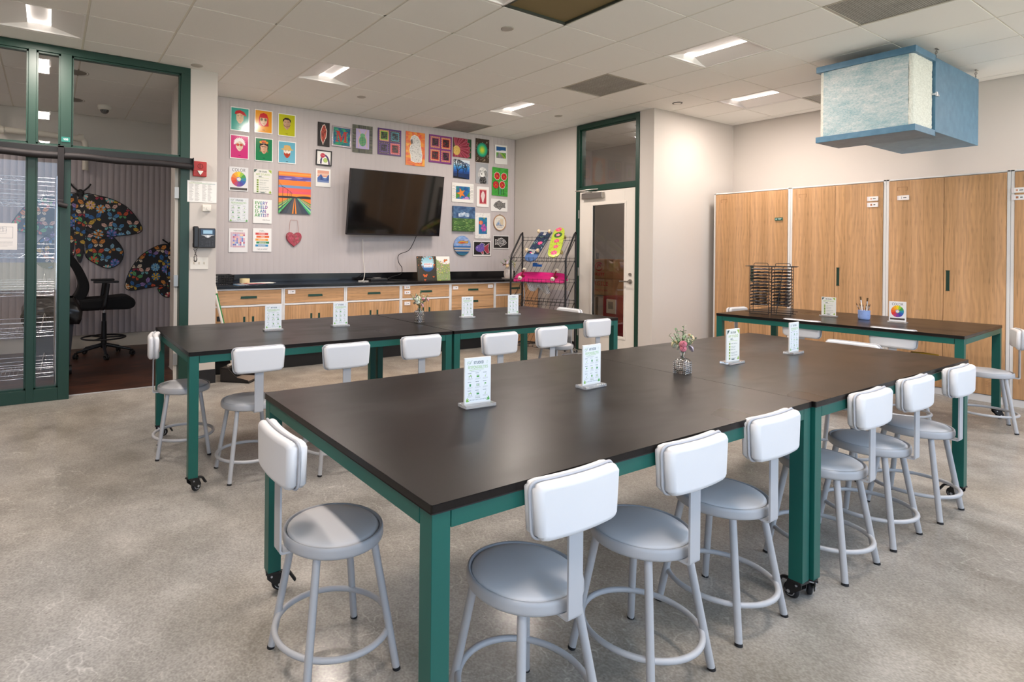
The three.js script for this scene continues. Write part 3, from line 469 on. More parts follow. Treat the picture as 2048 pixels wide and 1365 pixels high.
{
  const o = thing('worktop', 'glossy black worktop with backsplash along the art wall', 'worktop');
  mesh('counter_slab', span(1.374, 6.0, 0.892, 0.925, -6.728, CF + 0.025, 0.003), M.counter, o); mesh('backsplash', span(1.374, 6.0, 0.925, 1.018, -6.728, -6.708, 0.002), M.counter, o);
  const g = faceMap(0.085, 0.042, 0.005), P = (x, y, m, l) => single('cabinet_tag', g, m, l, 'tag', undefined, [x, y, CF + 0.0035]);
  P(2.25, 0.843, tagMats[2], 'white tag on the second base cabinet drawer from the column'); P(3.735, 0.855, tagMats[0], 'top white tag of three beside the flower vase'); P(3.74, 0.79, tagMats[1], 'middle white tag of three beside the flower vase'); P(3.74, 0.655, tagMats[2], 'lowest white tag of three beside the flower vase, on a door');
  P(4.475, 0.83, tagMats[2], 'white tag at the upper left of the four drawer base cabinet'); P(5.06, 0.838, tagMats[0], 'white tag at the upper right of the four drawer base cabinet');
}
// ================================================================ printed sheets
const fit = (c, s, x, y, w, font, color, align = 'center') => { c.font = font; c.fillStyle = color; c.textAlign = align; const m = c.measureText(s).width; c.save(); c.translate(x, y); if (m > w) c.scale(w / m, 1); c.fillText(s, 0, 0); c.restore(); };
const scribble = (c, x, y, w, rows, gap, color = '#9aa1a8', hgt = 2) => { c.fillStyle = color; for (let i = 0; i < rows; i++) { let p = x; const e = x + w * (i === rows - 1 ? 0.7 : 1); while (p < e) { const l = Math.min(e - p, between(4, 11)); c.fillRect(p, y + i * gap, l, hgt); p += l + 3; } } };
function leafCorner(c, x, y, s, flip, col) { c.save(); c.translate(x, y); c.scale(flip * s, s); c.fillStyle = col; for (const a of [0.1, 0.6, 1.1]) { c.save(); c.rotate(-a); c.beginPath(); c.ellipse(18, 0, 18, 5, 0, 0, 7); c.fill(); c.restore(); } c.restore(); }
function icon(c, x, y, k, s) {
  c.save(); c.translate(x, y); c.scale(s, s); c.lineWidth = 1.6; c.strokeStyle = '#3c5b3b'; const g = ['#6fae3c', '#4d9a3d', '#93c24a', '#2f8f4a'][k % 4];
  c.fillStyle = g;
  switch (k % 6) {
    case 0: c.fillRect(-16, -6, 32, 5); c.strokeRect(-14, -1, 4, 14); c.strokeRect(10, -1, 4, 14); c.beginPath(); c.arc(4, -10, 4, 0, 7); c.fill(); break;
    case 1: c.fillRect(-13, -2, 26, 13); for (let i = -2; i < 3; i++) { c.beginPath(); c.moveTo(i * 5, -2); c.lineTo(i * 6, -13); c.stroke(); } break;
    case 2: c.beginPath(); c.moveTo(9, -14); c.lineTo(0, 2); c.stroke(); c.beginPath(); c.moveTo(-9, 10); c.lineTo(2, 12); c.lineTo(4, 0); c.fill(); break;
    case 3: c.beginPath(); c.moveTo(-10, -9); c.lineTo(10, -9); c.lineTo(7, 12); c.lineTo(-7, 12); c.fill(); c.beginPath(); c.arc(0, 0, 4, 0, 7); c.stroke(); break;
    case 4: c.strokeRect(-14, -8, 28, 18); c.fillRect(-10, -3, 7, 10); c.fillRect(3, -3, 7, 10); break;
    default: c.fillRect(-9, -11, 2, 24); c.fillRect(-7, -11, 15, 10); break;
  } c.restore();
}
function dutySheet(title) {
  return (c, w, h) => {
    c.fillStyle = '#e3e7ea'; c.fillRect(0, 0, w, h); const s = w / 300;
    c.save(); c.scale(s, s); const H2 = h / s;
    c.strokeStyle = '#6f8f8a'; c.lineWidth = 2; c.beginPath(); c.ellipse(44, 42, 22, 17, -0.3, 0, 7); c.stroke(); ['#7fb04a', '#2c5f6f', '#93c24a'].forEach((k, i) => { c.fillStyle = k; c.beginPath(); c.arc(34 + i * 10, 38 + (i % 2) * 8, 4, 0, 7); c.fill(); }); c.strokeStyle = '#48645a'; c.lineWidth = 3; c.beginPath(); c.moveTo(56, 52); c.lineTo(80, 18); c.stroke();
    c.lineWidth = 1.5; c.strokeStyle = '#9bb38a'; c.beginPath(); c.moveTo(250, 40); c.lineTo(262, 28); c.lineTo(268, 42); c.lineTo(256, 56); c.closePath(); c.stroke();
    fit(c, title, 158, 56, 120, 'bold 38px sans-serif', '#1c4152'); fit(c, 'RESPONSIBILITIES', 150, 100, 236, '36px sans-serif', '#6fae33'); c.strokeStyle = '#7cb53f'; c.lineWidth = 3; c.beginPath(); c.moveTo(46, 115); c.quadraticCurveTo(150, 104, 220, 110); c.stroke();
    scribble(c, 66, 124, 170, 1, 8, '#56707a', 3);
    for (let r = 0; r < 3; r++) for (let q = 0; q < 3; q++) { const x = 60 + q * 90, y = 172 + r * 84; scribble(c, x - 28, y - 32, 56, 1, 6, '#2d4d5a', 5); icon(c, x, y, r * 3 + q + (title === 'STUDIO' ? 0 : 2), 1.15); scribble(c, x - 30, y + 20, 60, 3, 6); }
    c.strokeStyle = '#d8dfe2'; c.lineWidth = 1; for (const x of [105, 195]) { c.beginPath(); c.moveTo(x, 132); c.lineTo(x, 390); c.stroke(); } for (const y of [222, 306]) { c.beginPath(); c.moveTo(20, y); c.lineTo(280, y); c.stroke(); }
    fit(c, 'OUR JOB', 150, H2 - 34, 70, '15px sans-serif', '#3c5b3b'); fit(c, 'CARE • HELP • CREATE • LEAVE IT BETTER', 150, H2 - 16, 200, '13px sans-serif', '#2d4d5a');
    leafCorner(c, 12, H2 - 10, 1.1, 1, '#7fb04a'); leafCorner(c, 290, H2 - 10, 1.1, -1, '#4d9a3d'); c.restore();
  };
}
function studioRules(c, w, h) {
  c.fillStyle = '#e6e5de'; c.fillRect(0, 0, w, h); const s = w / 300; c.save(); c.scale(s, s); const H2 = h / s;
  c.fillStyle = '#2c4a45'; c.beginPath(); c.moveTo(8, 8); c.lineTo(62, 8); c.quadraticCurveTo(40, 40, 8, 62); c.fill(); c.fillStyle = '#9dbb3c'; c.beginPath(); c.moveTo(292, 8); c.lineTo(238, 8); c.quadraticCurveTo(260, 40, 292, 66); c.fill();
  fit(c, 'IN OUR', 150, 54, 130, 'bold 38px sans-serif', '#26463f'); fit(c, 'ART STUDIO', 152, 102, 232, '44px sans-serif', '#8fae2f'); fit(c, 'WE...', 122, 138, 80, 'bold 34px sans-serif', '#26463f'); c.strokeStyle = '#a4c04a'; c.lineWidth = 3; c.beginPath(); c.moveTo(40, 152); c.quadraticCurveTo(150, 142, 250, 150); c.stroke();
  ['RESPECT MATERIALS', 'RESPECT IDEAS', 'RESPECT EACH', 'TAKE CREATIVE RISKS', 'CLEAN UP TOGETHER', 'LOVE THE LOOK'].forEach((t, i) => { const y = 186 + i * 38; c.fillStyle = ['#8fae2f', '#a9c24f', '#7d9e3a'][i % 3]; c.fillRect(50, y - 16, 32, 28); c.fillStyle = '#355330'; c.fillRect(58, y - 6, 16, 10); fit(c, t, 100, y + 4, 150, '16px sans-serif', '#3a4f4a', 'left'); if (i % 2) scribble(c, 100, y + 11, 130, 1, 6, '#6b7d78', 3); });
  leafCorner(c, 292, H2 - 8, 1.3, -1, '#8fae2f'); c.fillStyle = '#2c4a45'; c.beginPath(); c.ellipse(150, H2 - 12, 40, 7, 0, 0, 7); c.fill(); c.restore();
}
function colorWheel(c, w, h) {
  c.fillStyle = '#e4e3e4'; c.fillRect(0, 0, w, h); const s = w / 300; c.save(); c.scale(s, s); const H2 = h / s;
  fit(c, 'COLOR', 150, 70, 240, '66px sans-serif', '#2b2b33'); const cy = 72 + (H2 - 140) / 2, R = 118, cols = ['#f4d21f', '#9ac43a', '#3f9a47', '#2a8aa0', '#2b5fae', '#4a3f9c', '#7d3b95', '#b53a6a', '#d8362f', '#e4602a', '#ec8a2a', '#f2b024'];
  for (let r = 0; r < 3; r++) cols.forEach((k, i) => { c.save(); c.fillStyle = k; c.globalAlpha = [1, 0.86, 0.72][r]; c.beginPath(); c.moveTo(150, cy); const a = -Math.PI / 2 + (i - 0.5) * Math.PI / 6; c.arc(150, cy, R - r * 26, a, a + Math.PI / 6 + 0.01); c.fill(); c.restore(); });
  c.fillStyle = '#f4f2f0'; c.beginPath(); c.arc(150, cy, 34, 0, 7); c.fill(); for (let i = 0; i < 8; i++) { c.fillStyle = cols[i]; c.beginPath(); c.arc(150 + 30 * Math.cos(i * 0.785), cy + 30 * Math.sin(i * 0.785), 8, 0, 7); c.fill(); } c.fillStyle = '#e4e0dd'; c.beginPath(); c.arc(150, cy, 22, 0, 7); c.fill();
  c.fillStyle = '#3a3532'; c.fillRect(16, H2 - 52, 268, 36); scribble(c, 24, H2 - 40, 240, 2, 12, '#8a837d', 3); c.restore();
}
const printMat = (w, h, draw, o = {}) => S('#ffffff', 0.5, { map: canvasMap(w, h, draw), ...o });
const PRINT = { studio: printMat(420, 590, dutySheet('STUDIO')), art: printMat(420, 590, dutySheet('ART ROOM')), rules: printMat(420, 560, studioRules), color: printMat(420, 530, colorWheel) };
// ================================================================ sign holders
const signBase = new RoundedBoxGeometry(0.128, 0.012, 0.056, 2, 0.002).translate(0, 0.006, 0), signPanel = new RoundedBoxGeometry(0.112, 0.168, 0.006, 1, 0.001).translate(0, 0.09, 0), signPrint = new THREE.PlaneGeometry(0.107, 0.155).translate(0, 0.094, 0.0034);
function signHolder(label, mat, x, z, deg) {
  const t = thing('sign_holder', label, 'sign', [x, TABLE_H, z], deg * Math.PI / 180, 'acrylic sign holders on the tables');
  mesh('base', signBase, M.acrylic, t); mesh('panel', signPanel, M.paper, t); mesh('print', signPrint, mat, t);
}
signHolder('frontmost sign holder reading STUDIO RESPONSIBILITIES on the front table', PRINT.studio, 1.29, -1.634, -5);
signHolder('ART ROOM RESPONSIBILITIES sign holder on the front table, second from its near end', PRINT.art, 1.877, -1.628, 2);
signHolder('sign holder on the front table reading IN OUR ART STUDIO, right of the flower vase', PRINT.rules, 2.905, -1.617, -2);
signHolder('ART ROOM sign holder on the front table, farthest along in front of a stool back', PRINT.art, 3.502, -1.606, 2);
signHolder('ART ROOM sign holder on the back table nearest the glass wall', PRINT.art, 1.285, -3.86, -5);
signHolder('STUDIO sign holder on the back table in front of the base cabinets, second along', PRINT.studio, 1.775, -3.845, -3);
signHolder('ART ROOM sign holder on the back table right of the small flower vase', PRINT.art, 2.93, -3.855, -5);
signHolder('STUDIO sign holder on the back table before the skateboard rack', PRINT.studio, 3.42, -3.842, -5);
signHolder('IN OUR ART STUDIO sign holder on the side table beside the wire paint rack', PRINT.rules, 5.875, -2.407, -87);
signHolder('COLOR wheel sign holder on the side table by the oak cabinets', PRINT.color, 5.88, -1.908, -84);
// ================================================================ vases and flowers
const glassSolid = Ph('#ffffff', 0.04, { transmission: 1, thickness: 0.02, ior: 1.5 }), leafGeo = (() => { const g = new THREE.SphereGeometry(1, 10, 6); g.scale(0.5, 0.06, 1).translate(0, 0, 0.9); return g; })(), petalMat = ['#e8c9a0', '#dfe3cf', '#d9a7b0', '#cfc0cd', '#e3d7a8', '#c3707f'].map((k) => S(k, 0.8)), leafMat = ['#7f9a72', '#9fb597', '#5f8054', '#b3bd9a', '#8a8f78'].map((k) => S(k, 0.75)), stemMat = S('#5c6f4d', 0.8);
const blossom = (r) => { const p = []; for (let k = 0; k < 5; k++) for (let q = 0; q < 2; q++) { const g = new THREE.SphereGeometry(r * (0.62 - q * 0.15), 8, 6); g.scale(1, 0.35, 0.7); g.rotateX(0.5 + q * 0.5); g.translate(0, r * 0.2 * q, r * (0.55 - q * 0.2)); g.rotateY(k * 1.257 + q * 0.6); p.push(g); } return merge(p); };
const blossomGeo = blossom(1);
function bouquet(label, x, y, z, rad, tall, seed, tints) {
  const t = thing('flower_bouquet', label, 'flowers', [x, y, z]); rnd(seed); const up = new THREE.Vector3(0, 1, 0);
  const tip = (a, r, h) => [r * Math.cos(a), h, r * Math.sin(a)];
  for (let i = 0; i < 15; i++) {
    const a = i * 2.4 + between(-0.3, 0.3), r = i === 0 ? 0.008 : rad * between(0.45, 1), h = i === 0 ? tall : tall * between(0.42, 0.82), p = tip(a, r, h);
    const stem = mesh('stem', tube([[0, -0.05, 0], [p[0] * 0.1, 0.01, p[2] * 0.1], [p[0] * 0.6, h * 0.6, p[2] * 0.6], p], 0.0011, 14, 5), stemMat, t);
    const n = i === 0 ? 9 : i % 3 === 0 ? 7 : 6;
    for (let k = 0; k < n; k++) {
      const f = 0.45 + 0.55 * k / (n - 1), q = new THREE.Vector3(p[0] * f, h * f, p[2] * f), s = (rad + 0.09) / 0.152 * between(0.0085, 0.012) * (1.15 - f * 0.4), l = mesh('leaf', leafGeo, leafMat[(i + k * 3 + tints) % leafMat.length], t);
      l.position.copy(q); l.rotation.set(between(-0.9, 0.1), k * 2.5 + i, between(-0.5, 0.5), 'YXZ'); l.scale.setScalar(s);
    }
  }
  for (let i = 0; i < 14; i++) { const a = i * 2.1 + 0.4, r = rad * between(0.25, 0.8), h = tall * between(0.12, 0.58), b = mesh('blossom', blossomGeo, petalMat[(i * 5 + tints) % petalMat.length], t); b.position.set(...tip(a, r, h)); b.quaternion.setFromUnitVectors(up, new THREE.Vector3(...tip(a, 1, 0.5)).normalize()); b.scale.setScalar((rad + 0.09) / 0.152 * between(0.012, 0.019)); }
  return t;
}
{
  const v = thing('glass_vase', 'square shouldered cut glass vase in the middle of the front tables', 'vase', [2.46, TABLE_H, -1.6], 0.12), w = 0.032;
  const body = extrude(roundRect(0.064, 0.056, 0.012), 0.052, 0); body.rotateX(-Math.PI / 2); const sh = lathe([[0.0, 0.056], [0.012, 0.056], [0.012, 0.07]], 4);
  const ring = []; const seg = 40, prof = [[0, 1], [0.003, 1.0], [0.054, 1], [0.06, 0.93], [0.067, 0.7], [0.072, 0.4], [0.076, 0.34], [0.092, 0.33], [0.094, 0.45], [0.097, 0.46], [0.1, 0.34], [0.102, 0.3], [0.1, 0.26], [0.076, 0.25], [0.071, 0.3], [0.064, 0.6], [0.055, 0.86], [0.008, 0.88], [0.006, 0]];
  const pos = [], idx = []; prof.forEach(([y, f]) => { for (let k = 0; k <= seg; k++) { const a = k / seg * Math.PI * 2, c = Math.cos(a), s = Math.sin(a), e = f > 0.6 ? 0.36 : 1, px = Math.sign(c) * Math.pow(Math.abs(c), e), pz = Math.sign(s) * Math.pow(Math.abs(s), e); pos.push(px * w * f, y, pz * w * f * 0.9); } });
  for (let j = 0; j < prof.length - 1; j++) for (let k = 0; k < seg; k++) { const a = j * (seg + 1) + k, b = a + seg + 1; idx.push(a, b, a + 1, b, b + 1, a + 1); }
  const g = new THREE.BufferGeometry(); g.setAttribute('position', new THREE.Float32BufferAttribute(pos, 3)); g.setIndex(idx); g.computeVertexNormals(); mesh('bottle', g, glassSolid, v);
  const cuts = []; for (const s of [-1, 1]) for (const f of [0, 1]) for (let i = 0; i < 6; i++) for (let j = 0; j < 6; j++) { const p = new THREE.OctahedronGeometry(0.0048, 0); p.scale(1, 1, 0.45); const u = -0.0265 + i * 0.0106, y = 0.005 + j * 0.0092; if (f) p.rotateY(Math.PI / 2).translate(s * w * 0.995, y, u * 0.88); else p.translate(u, y, s * w * 0.895); cuts.push(p); }
  mesh('cut_pattern', cuts, glassSolid, v);
  bouquet('pastel artificial flowers and eucalyptus in the square glass vase on the front tables', 2.46, TABLE_H + 0.1, -1.6, 0.062, 0.118, 21, 0);
  const u = thing('glass_vase', 'round cut glass vase on the seam of the back tables', 'vase', [2.407, TABLE_H, -3.775]);
  mesh('bottle', lathe([[0, 0], [0.037, 0], [0.039, 0.004], [0.039, 0.082], [0.034, 0.09], [0.016, 0.094], [0.014, 0.098], [0.014, 0.108], [0.017, 0.111], [0.011, 0.112], [0.011, 0.096], [0.03, 0.086], [0.034, 0.08], [0.034, 0.009], [0, 0.008]], 36), glassSolid, u);
  const c2 = []; for (let j = 0; j < 9; j++) for (let k = 0; k < 18; k++) { const p = new THREE.OctahedronGeometry(0.0062, 0); p.scale(1, 1, 0.45); p.translate(0, 0.008 + j * 0.009, 0.0385); p.rotateY((k + (j % 2) * 0.5) / 18 * Math.PI * 2); c2.push(p); } mesh('cut_pattern', c2, glassSolid, u);
  bouquet('blush and sage artificial flowers in the round glass vase on the back tables', 2.407, TABLE_H + 0.112, -3.775, 0.085, 0.14, 57, 2);
}
// ================================================================ brush cup
{
  const t = thing('brush_cup', 'pale blue ceramic cup holding paint brushes on the side table', 'cup', [5.905, TABLE_H, -2.15]);
  mesh('cup', lathe([[0, 0], [0.036, 0], [0.041, 0.004], [0.0435, 0.02], [0.043, 0.06], [0.044, 0.074], [0.045, 0.078], [0.041, 0.079], [0.039, 0.06], [0.039, 0.008], [0, 0.006]], 40), S('#8ea6d8', 0.35), t);
  const sw = []; for (let k = 0; k < 7; k++) sw.push(tube([[0, 0.03, 0.0436], [0.012, 0.042, 0.0424], [0.02, 0.034, 0.039]].map(([x, y, z]) => { const a = k * 0.9; return [x * Math.cos(a) + z * Math.sin(a), y + (k % 2) * 0.01, -x * Math.sin(a) + z * Math.cos(a)]; }), 0.0012, 10, 5)); mesh('swirl_relief', sw, S('#7c95cc', 0.35), t);
  const br = (i, lean, a, len, big, label) => { const o = thing('paint_brush', label, 'paint brush', [5.905 + 0.012 * Math.cos(a), TABLE_H + 0.01, -2.15 + 0.012 * Math.sin(a)], 0, 'brushes in the blue cup'); const ax = [Math.cos(a) * Math.sin(lean), Math.cos(lean), Math.sin(a) * Math.sin(lean)], P = (d) => ax.map((v) => v * d), r = big ? 0.0045 : 0.0024; mesh('handle', rod(P(0), P(len * 0.72), r * 0.6, 8, r), S(big ? '#efe9dc' : ['#5b2a24', '#e9e2d8', '#402522'][i % 3], 0.35), o); mesh('ferrule', rod(P(len * 0.72), P(len * 0.84), r * 1.05, 8, r * 1.2), M.casterSteel, o); mesh('bristles', rod(P(len * 0.84), P(len), r * 1.3, 8, r * (big ? 1.5 : 0.4)), S(big ? '#5a4326' : '#2d2019', 0.9), o); };
  br(0, 0.34, -0.7, 0.19, true, 'wide flat brush leaning out furthest from the blue cup'); br(1, 0.06, 1.2, 0.175, true, 'tall upright green tipped brush in the blue cup');
  for (let i = 0; i < 6; i++) br(i, 0.28 + 0.05 * (i % 3), 1.7 + i * 0.42, 0.13 + 0.006 * (i % 3), false, 'short thin brush in the cluster at one side of the blue cup');
}
// ================================================================ wire rack of paint trays
{
  const RX = 5.66, RZ = -2.79, t = thing('paint_rack', 'black wire rack holding two stacks of paint trays on the side table', 'rack', [RX, TABLE_H, RZ], -1.2), Hh = 0.44;
  const post = (x, z) => rod([x, 0, z], [x, Hh, z], 0.0032, 6), frames = [];
  for (const s of [-1, 1]) {
    const x0 = s * 0.012, x1 = s * 0.162, za = -0.12, zb = 0.12, q = [post(x0, za), post(x1, za), post(x0, zb), post(x1, zb)];
    for (let k = 0; k < 14; k++) { const y = 0.05 + k * 0.0295; q.push(rod([x0, y, za], [x0, y, zb], 0.002, 5), rod([x1, y, za], [x1, y, zb], 0.002, 5), rod([x0, y, za], [x1, y, za], 0.002, 5)); }
    q.push(rod([x0, 0.003, zb], [x1, 0.003, zb], 0.003, 6), rod([x0, 0.003, za], [x1, 0.003, za], 0.003, 6));
    mesh('side_frame', q, M.wire, t);
    mesh('handle', polytube([[s * 0.03, Hh, 0], [s * 0.03, Hh + 0.028, 0], [s * 0.145, Hh + 0.028, 0], [s * 0.145, Hh, 0]], 0.003, 6, 0.012), M.wire, t);
  }
  mesh('top_frame', [rod([-0.2, Hh, 0.12], [0.2, Hh, 0.12], 0.0032, 6), rod([-0.2, Hh, -0.12], [0.2, Hh, -0.12], 0.0032, 6), rod([-0.2, Hh, -0.12], [-0.2, Hh, 0.12], 0.0032, 6), rod([0.2, Hh, -0.12], [0.2, Hh, 0.12], 0.0032, 6), rod([-0.2, 0.02, 0.12], [0.2, 0.02, 0.12], 0.003, 6), rod([-0.2, 0.02, -0.12], [0.2, 0.02, -0.12], 0.003, 6), rod([0.1, Hh, 0.125], [0.05, 0.003, 0.15], 0.0032, 6)], M.wire, t);
  const tray = new RoundedBoxGeometry(0.138, 0.012, 0.25, 2, 0.005), pans = [S('#3b2b2c', 0.4), S('#2c3644', 0.35), S('#5a2c28', 0.4), S('#2e4434', 0.4), S('#4d4a52', 0.3)], ord = ['topmost', 'second from the top', 'third from the top', 'fourth from the top', 'fifth from the top', 'sixth from the top', 'sixth from the bottom', 'fifth from the bottom', 'fourth from the bottom', 'third from the bottom', 'second from the bottom', 'lowest'];
  const pan = new THREE.CylinderGeometry(0.0145, 0.014, 0.004, 14); let first = null; rnd(5);
  for (const s of [-1, 1]) for (let k = 0; k < 12; k++) {
    const y = 0.05 + 0.0295 * (12 - k) + 0.009, lx = s * 0.087 + between(-0.006, 0.006), lz = 0.01 + between(-0.01, 0.014), a = -1.2, X = RX + lx * Math.cos(a) + lz * Math.sin(a), Z = RZ - lx * Math.sin(a) + lz * Math.cos(a), label = `black paint tray ${ord[k]} in the ${s < 0 ? 'left' : 'right'} stack of the wire rack`;
    if (!first) { first = thing('paint_tray', label, 'paint tray', [X, TABLE_H + y, Z], a, 'paint trays in the wire rack'); mesh('tray', tray, S('#151317', 0.25), first); for (let i = 0; i < 2; i++) for (let j = 0; j < 5; j++) mesh('paint_pan', pan, pans[(i * 3 + j) % 5], first, [-0.03 + i * 0.06, 0.0065, -0.09 + j * 0.045]); } else copyOf(first, [X, TABLE_H + y, Z], a, label);
  }
}
// ================================================================ hanging air filter unit
{
  const blueMap = pixelMap(256, 256, (u, v, i, j) => { const n = (fbm(u * 20, v * 20, 4, 20, 20) - 0.5) * 26; return [clampB(74 + n), clampB(116 + n), clampB(142 + n)]; });
  const feltMap = pixelMap(512, 512, (u, v, i, j) => { const a = fbm(u * 7, v * 22, 5, 7, 22), b = fbm(u * 60 + v * 20, v * 150 - u * 30, 3, 60, 150), big = fbm(u * 3, v * 4, 3, 3, 4), l = (a - 0.5) * 0.7 + (b - 0.5) * 0.9 + (big - 0.5) * 0.6, k = Math.max(0, Math.min(1, 0.55 + l)); return [clampB(132 + 76 * k), clampB(164 + 44 * k), clampB(172 + 34 * k)]; });
  const feltClean = pixelMap(256, 256, (u, v) => { const b = fbm(u * 40 + v * 10, v * 90, 3, 40, 90), l = 206 + (b - 0.5) * 34; return [clampB(l + 2), clampB(l + 3), clampB(l - 7)]; });
  const blue = S('#ffffff', 0.42, { map: blueMap }), o = thing('air_filter_unit', 'blue metal box with a fibrous white filter hanging from the ceiling', 'air filter', [5.65, 2.287, -2.43]);
  const D = 0.695, Hh = 0.663, F = 0.44;                            // local: x away from the filter face, z towards the windows
  mesh('front_frame', [span(0, F, Hh - 0.052, Hh, 0, D, 0.002), span(0, F, 0, 0.05, 0, D, 0.002), span(F - 0.012, F, 0, Hh, 0, D, 0.002)], blue, o);
  // felt wraps round the frame: a blue stained face and clean returns
  const N = 26, surf = (fn, nu, nv) => { const pos = [], uv = [], idx = []; for (let j = 0; j <= nv; j++) for (let i = 0; i <= nu; i++) { const p = fn(i / nu, j / nv); pos.push(...p.slice(0, 3)); uv.push(i / nu * p[3], j / nv * p[4]); } for (let j = 0; j < nv; j++) for (let i = 0; i < nu; i++) { const a = j * (nu + 1) + i, b = a + nu + 1; idx.push(a, a + 1, b, b, a + 1, b + 1); } const g = new THREE.BufferGeometry(); g.setAttribute('position', new THREE.Float32BufferAttribute(pos, 3)); g.setAttribute('uv', new THREE.Float32BufferAttribute(uv, 2)); g.setIndex(idx); g.computeVertexNormals(); return g; };
  const fz = 0.02, rough = (a, b) => (fbm(a * 60 + 3, b * 60 + 9, 3, 400, 400) - 0.5) * 0.007, y0 = 0.05, y1 = Hh - 0.052;
  const face = surf((s, v) => { const z = fz + 0.03 + s * (D - 2 * fz - 0.06); return [0.022 - 0.012 * Math.sin(Math.PI * s) - 0.004 * Math.sin(Math.PI * v) + rough(z, v * 0.6), y0 + v * (y1 - y0), z, 1, 1]; }, 60, 60);
  const side = (sg) => surf((s, v) => { const t = s; const zc = sg > 0 ? D - fz - 0.03 : fz + 0.03; let x, z; if (t < 0.3) { const a = t / 0.3 * Math.PI / 2; x = 0.052 - 0.03 * Math.cos(a); z = zc + sg * 0.03 * Math.sin(a); } else { x = 0.052 + (t - 0.3) / 0.7 * (F - 0.012 - 0.06); z = zc + sg * 0.03; } return [x + rough(v * 0.6, t + 7) * (t < 0.3 ? 1 : 0.3), y0 + v * (y1 - y0), z + sg * rough(v, t), 0.7, 1]; }, 40, 40);
  const fm = S('#ffffff', 1, { map: feltMap, side: THREE.DoubleSide }), fc = S('#ffffff', 1, { map: feltClean, side: THREE.DoubleSide });
  const pad = mesh('filter_pad', face, fm, o); mesh('filter_edge', side(1), fc, pad); mesh('filter_edge', side(-1), fc, pad); mesh('filter_back', span(0.06, 0.064, y0, y1, 0.04, D - 0.04), fc, pad);
  mesh('housing', span(F + 0.012, 1.59, 0.048, Hh, 0.1, D - 0.02, 0.003), blue, o); mesh('gasket', span(F, F + 0.012, 0.03, Hh - 0.01, 0.09, D - 0.012, 0.002), M.black, o);
  mesh('latch', [span(F - 0.03, F + 0.07, 0.335, 0.35, D - 0.018, D + 0.004, 0.003), span(F - 0.02, F, 0.325, 0.36, D, D + 0.014, 0.003), disc(0.008, 0.016, 12).rotateX(Math.PI / 2).translate(F + 0.03, 0.345, D)], M.casterSteel, o);
  for (const x of [F + 0.06, 1.5]) for (const z of [D - 0.02, 0.12]) mesh('hanger', [new THREE.TorusGeometry(0.012, 0.003, 6, 16).translate(x, Hh + 0.012, z), rod([x, Hh + 0.02, z], [x + 0.01, Hh + 0.072, z], 0.003, 6), new THREE.TorusGeometry(0.01, 0.0028, 6, 14).rotateY(1.2).translate(x + 0.006, Hh + 0.04, z), span(x - 0.006, x + 0.05, Hh + 0.068, Hh + 0.074, z - 0.007, z + 0.007)], M.brushed, o);
}
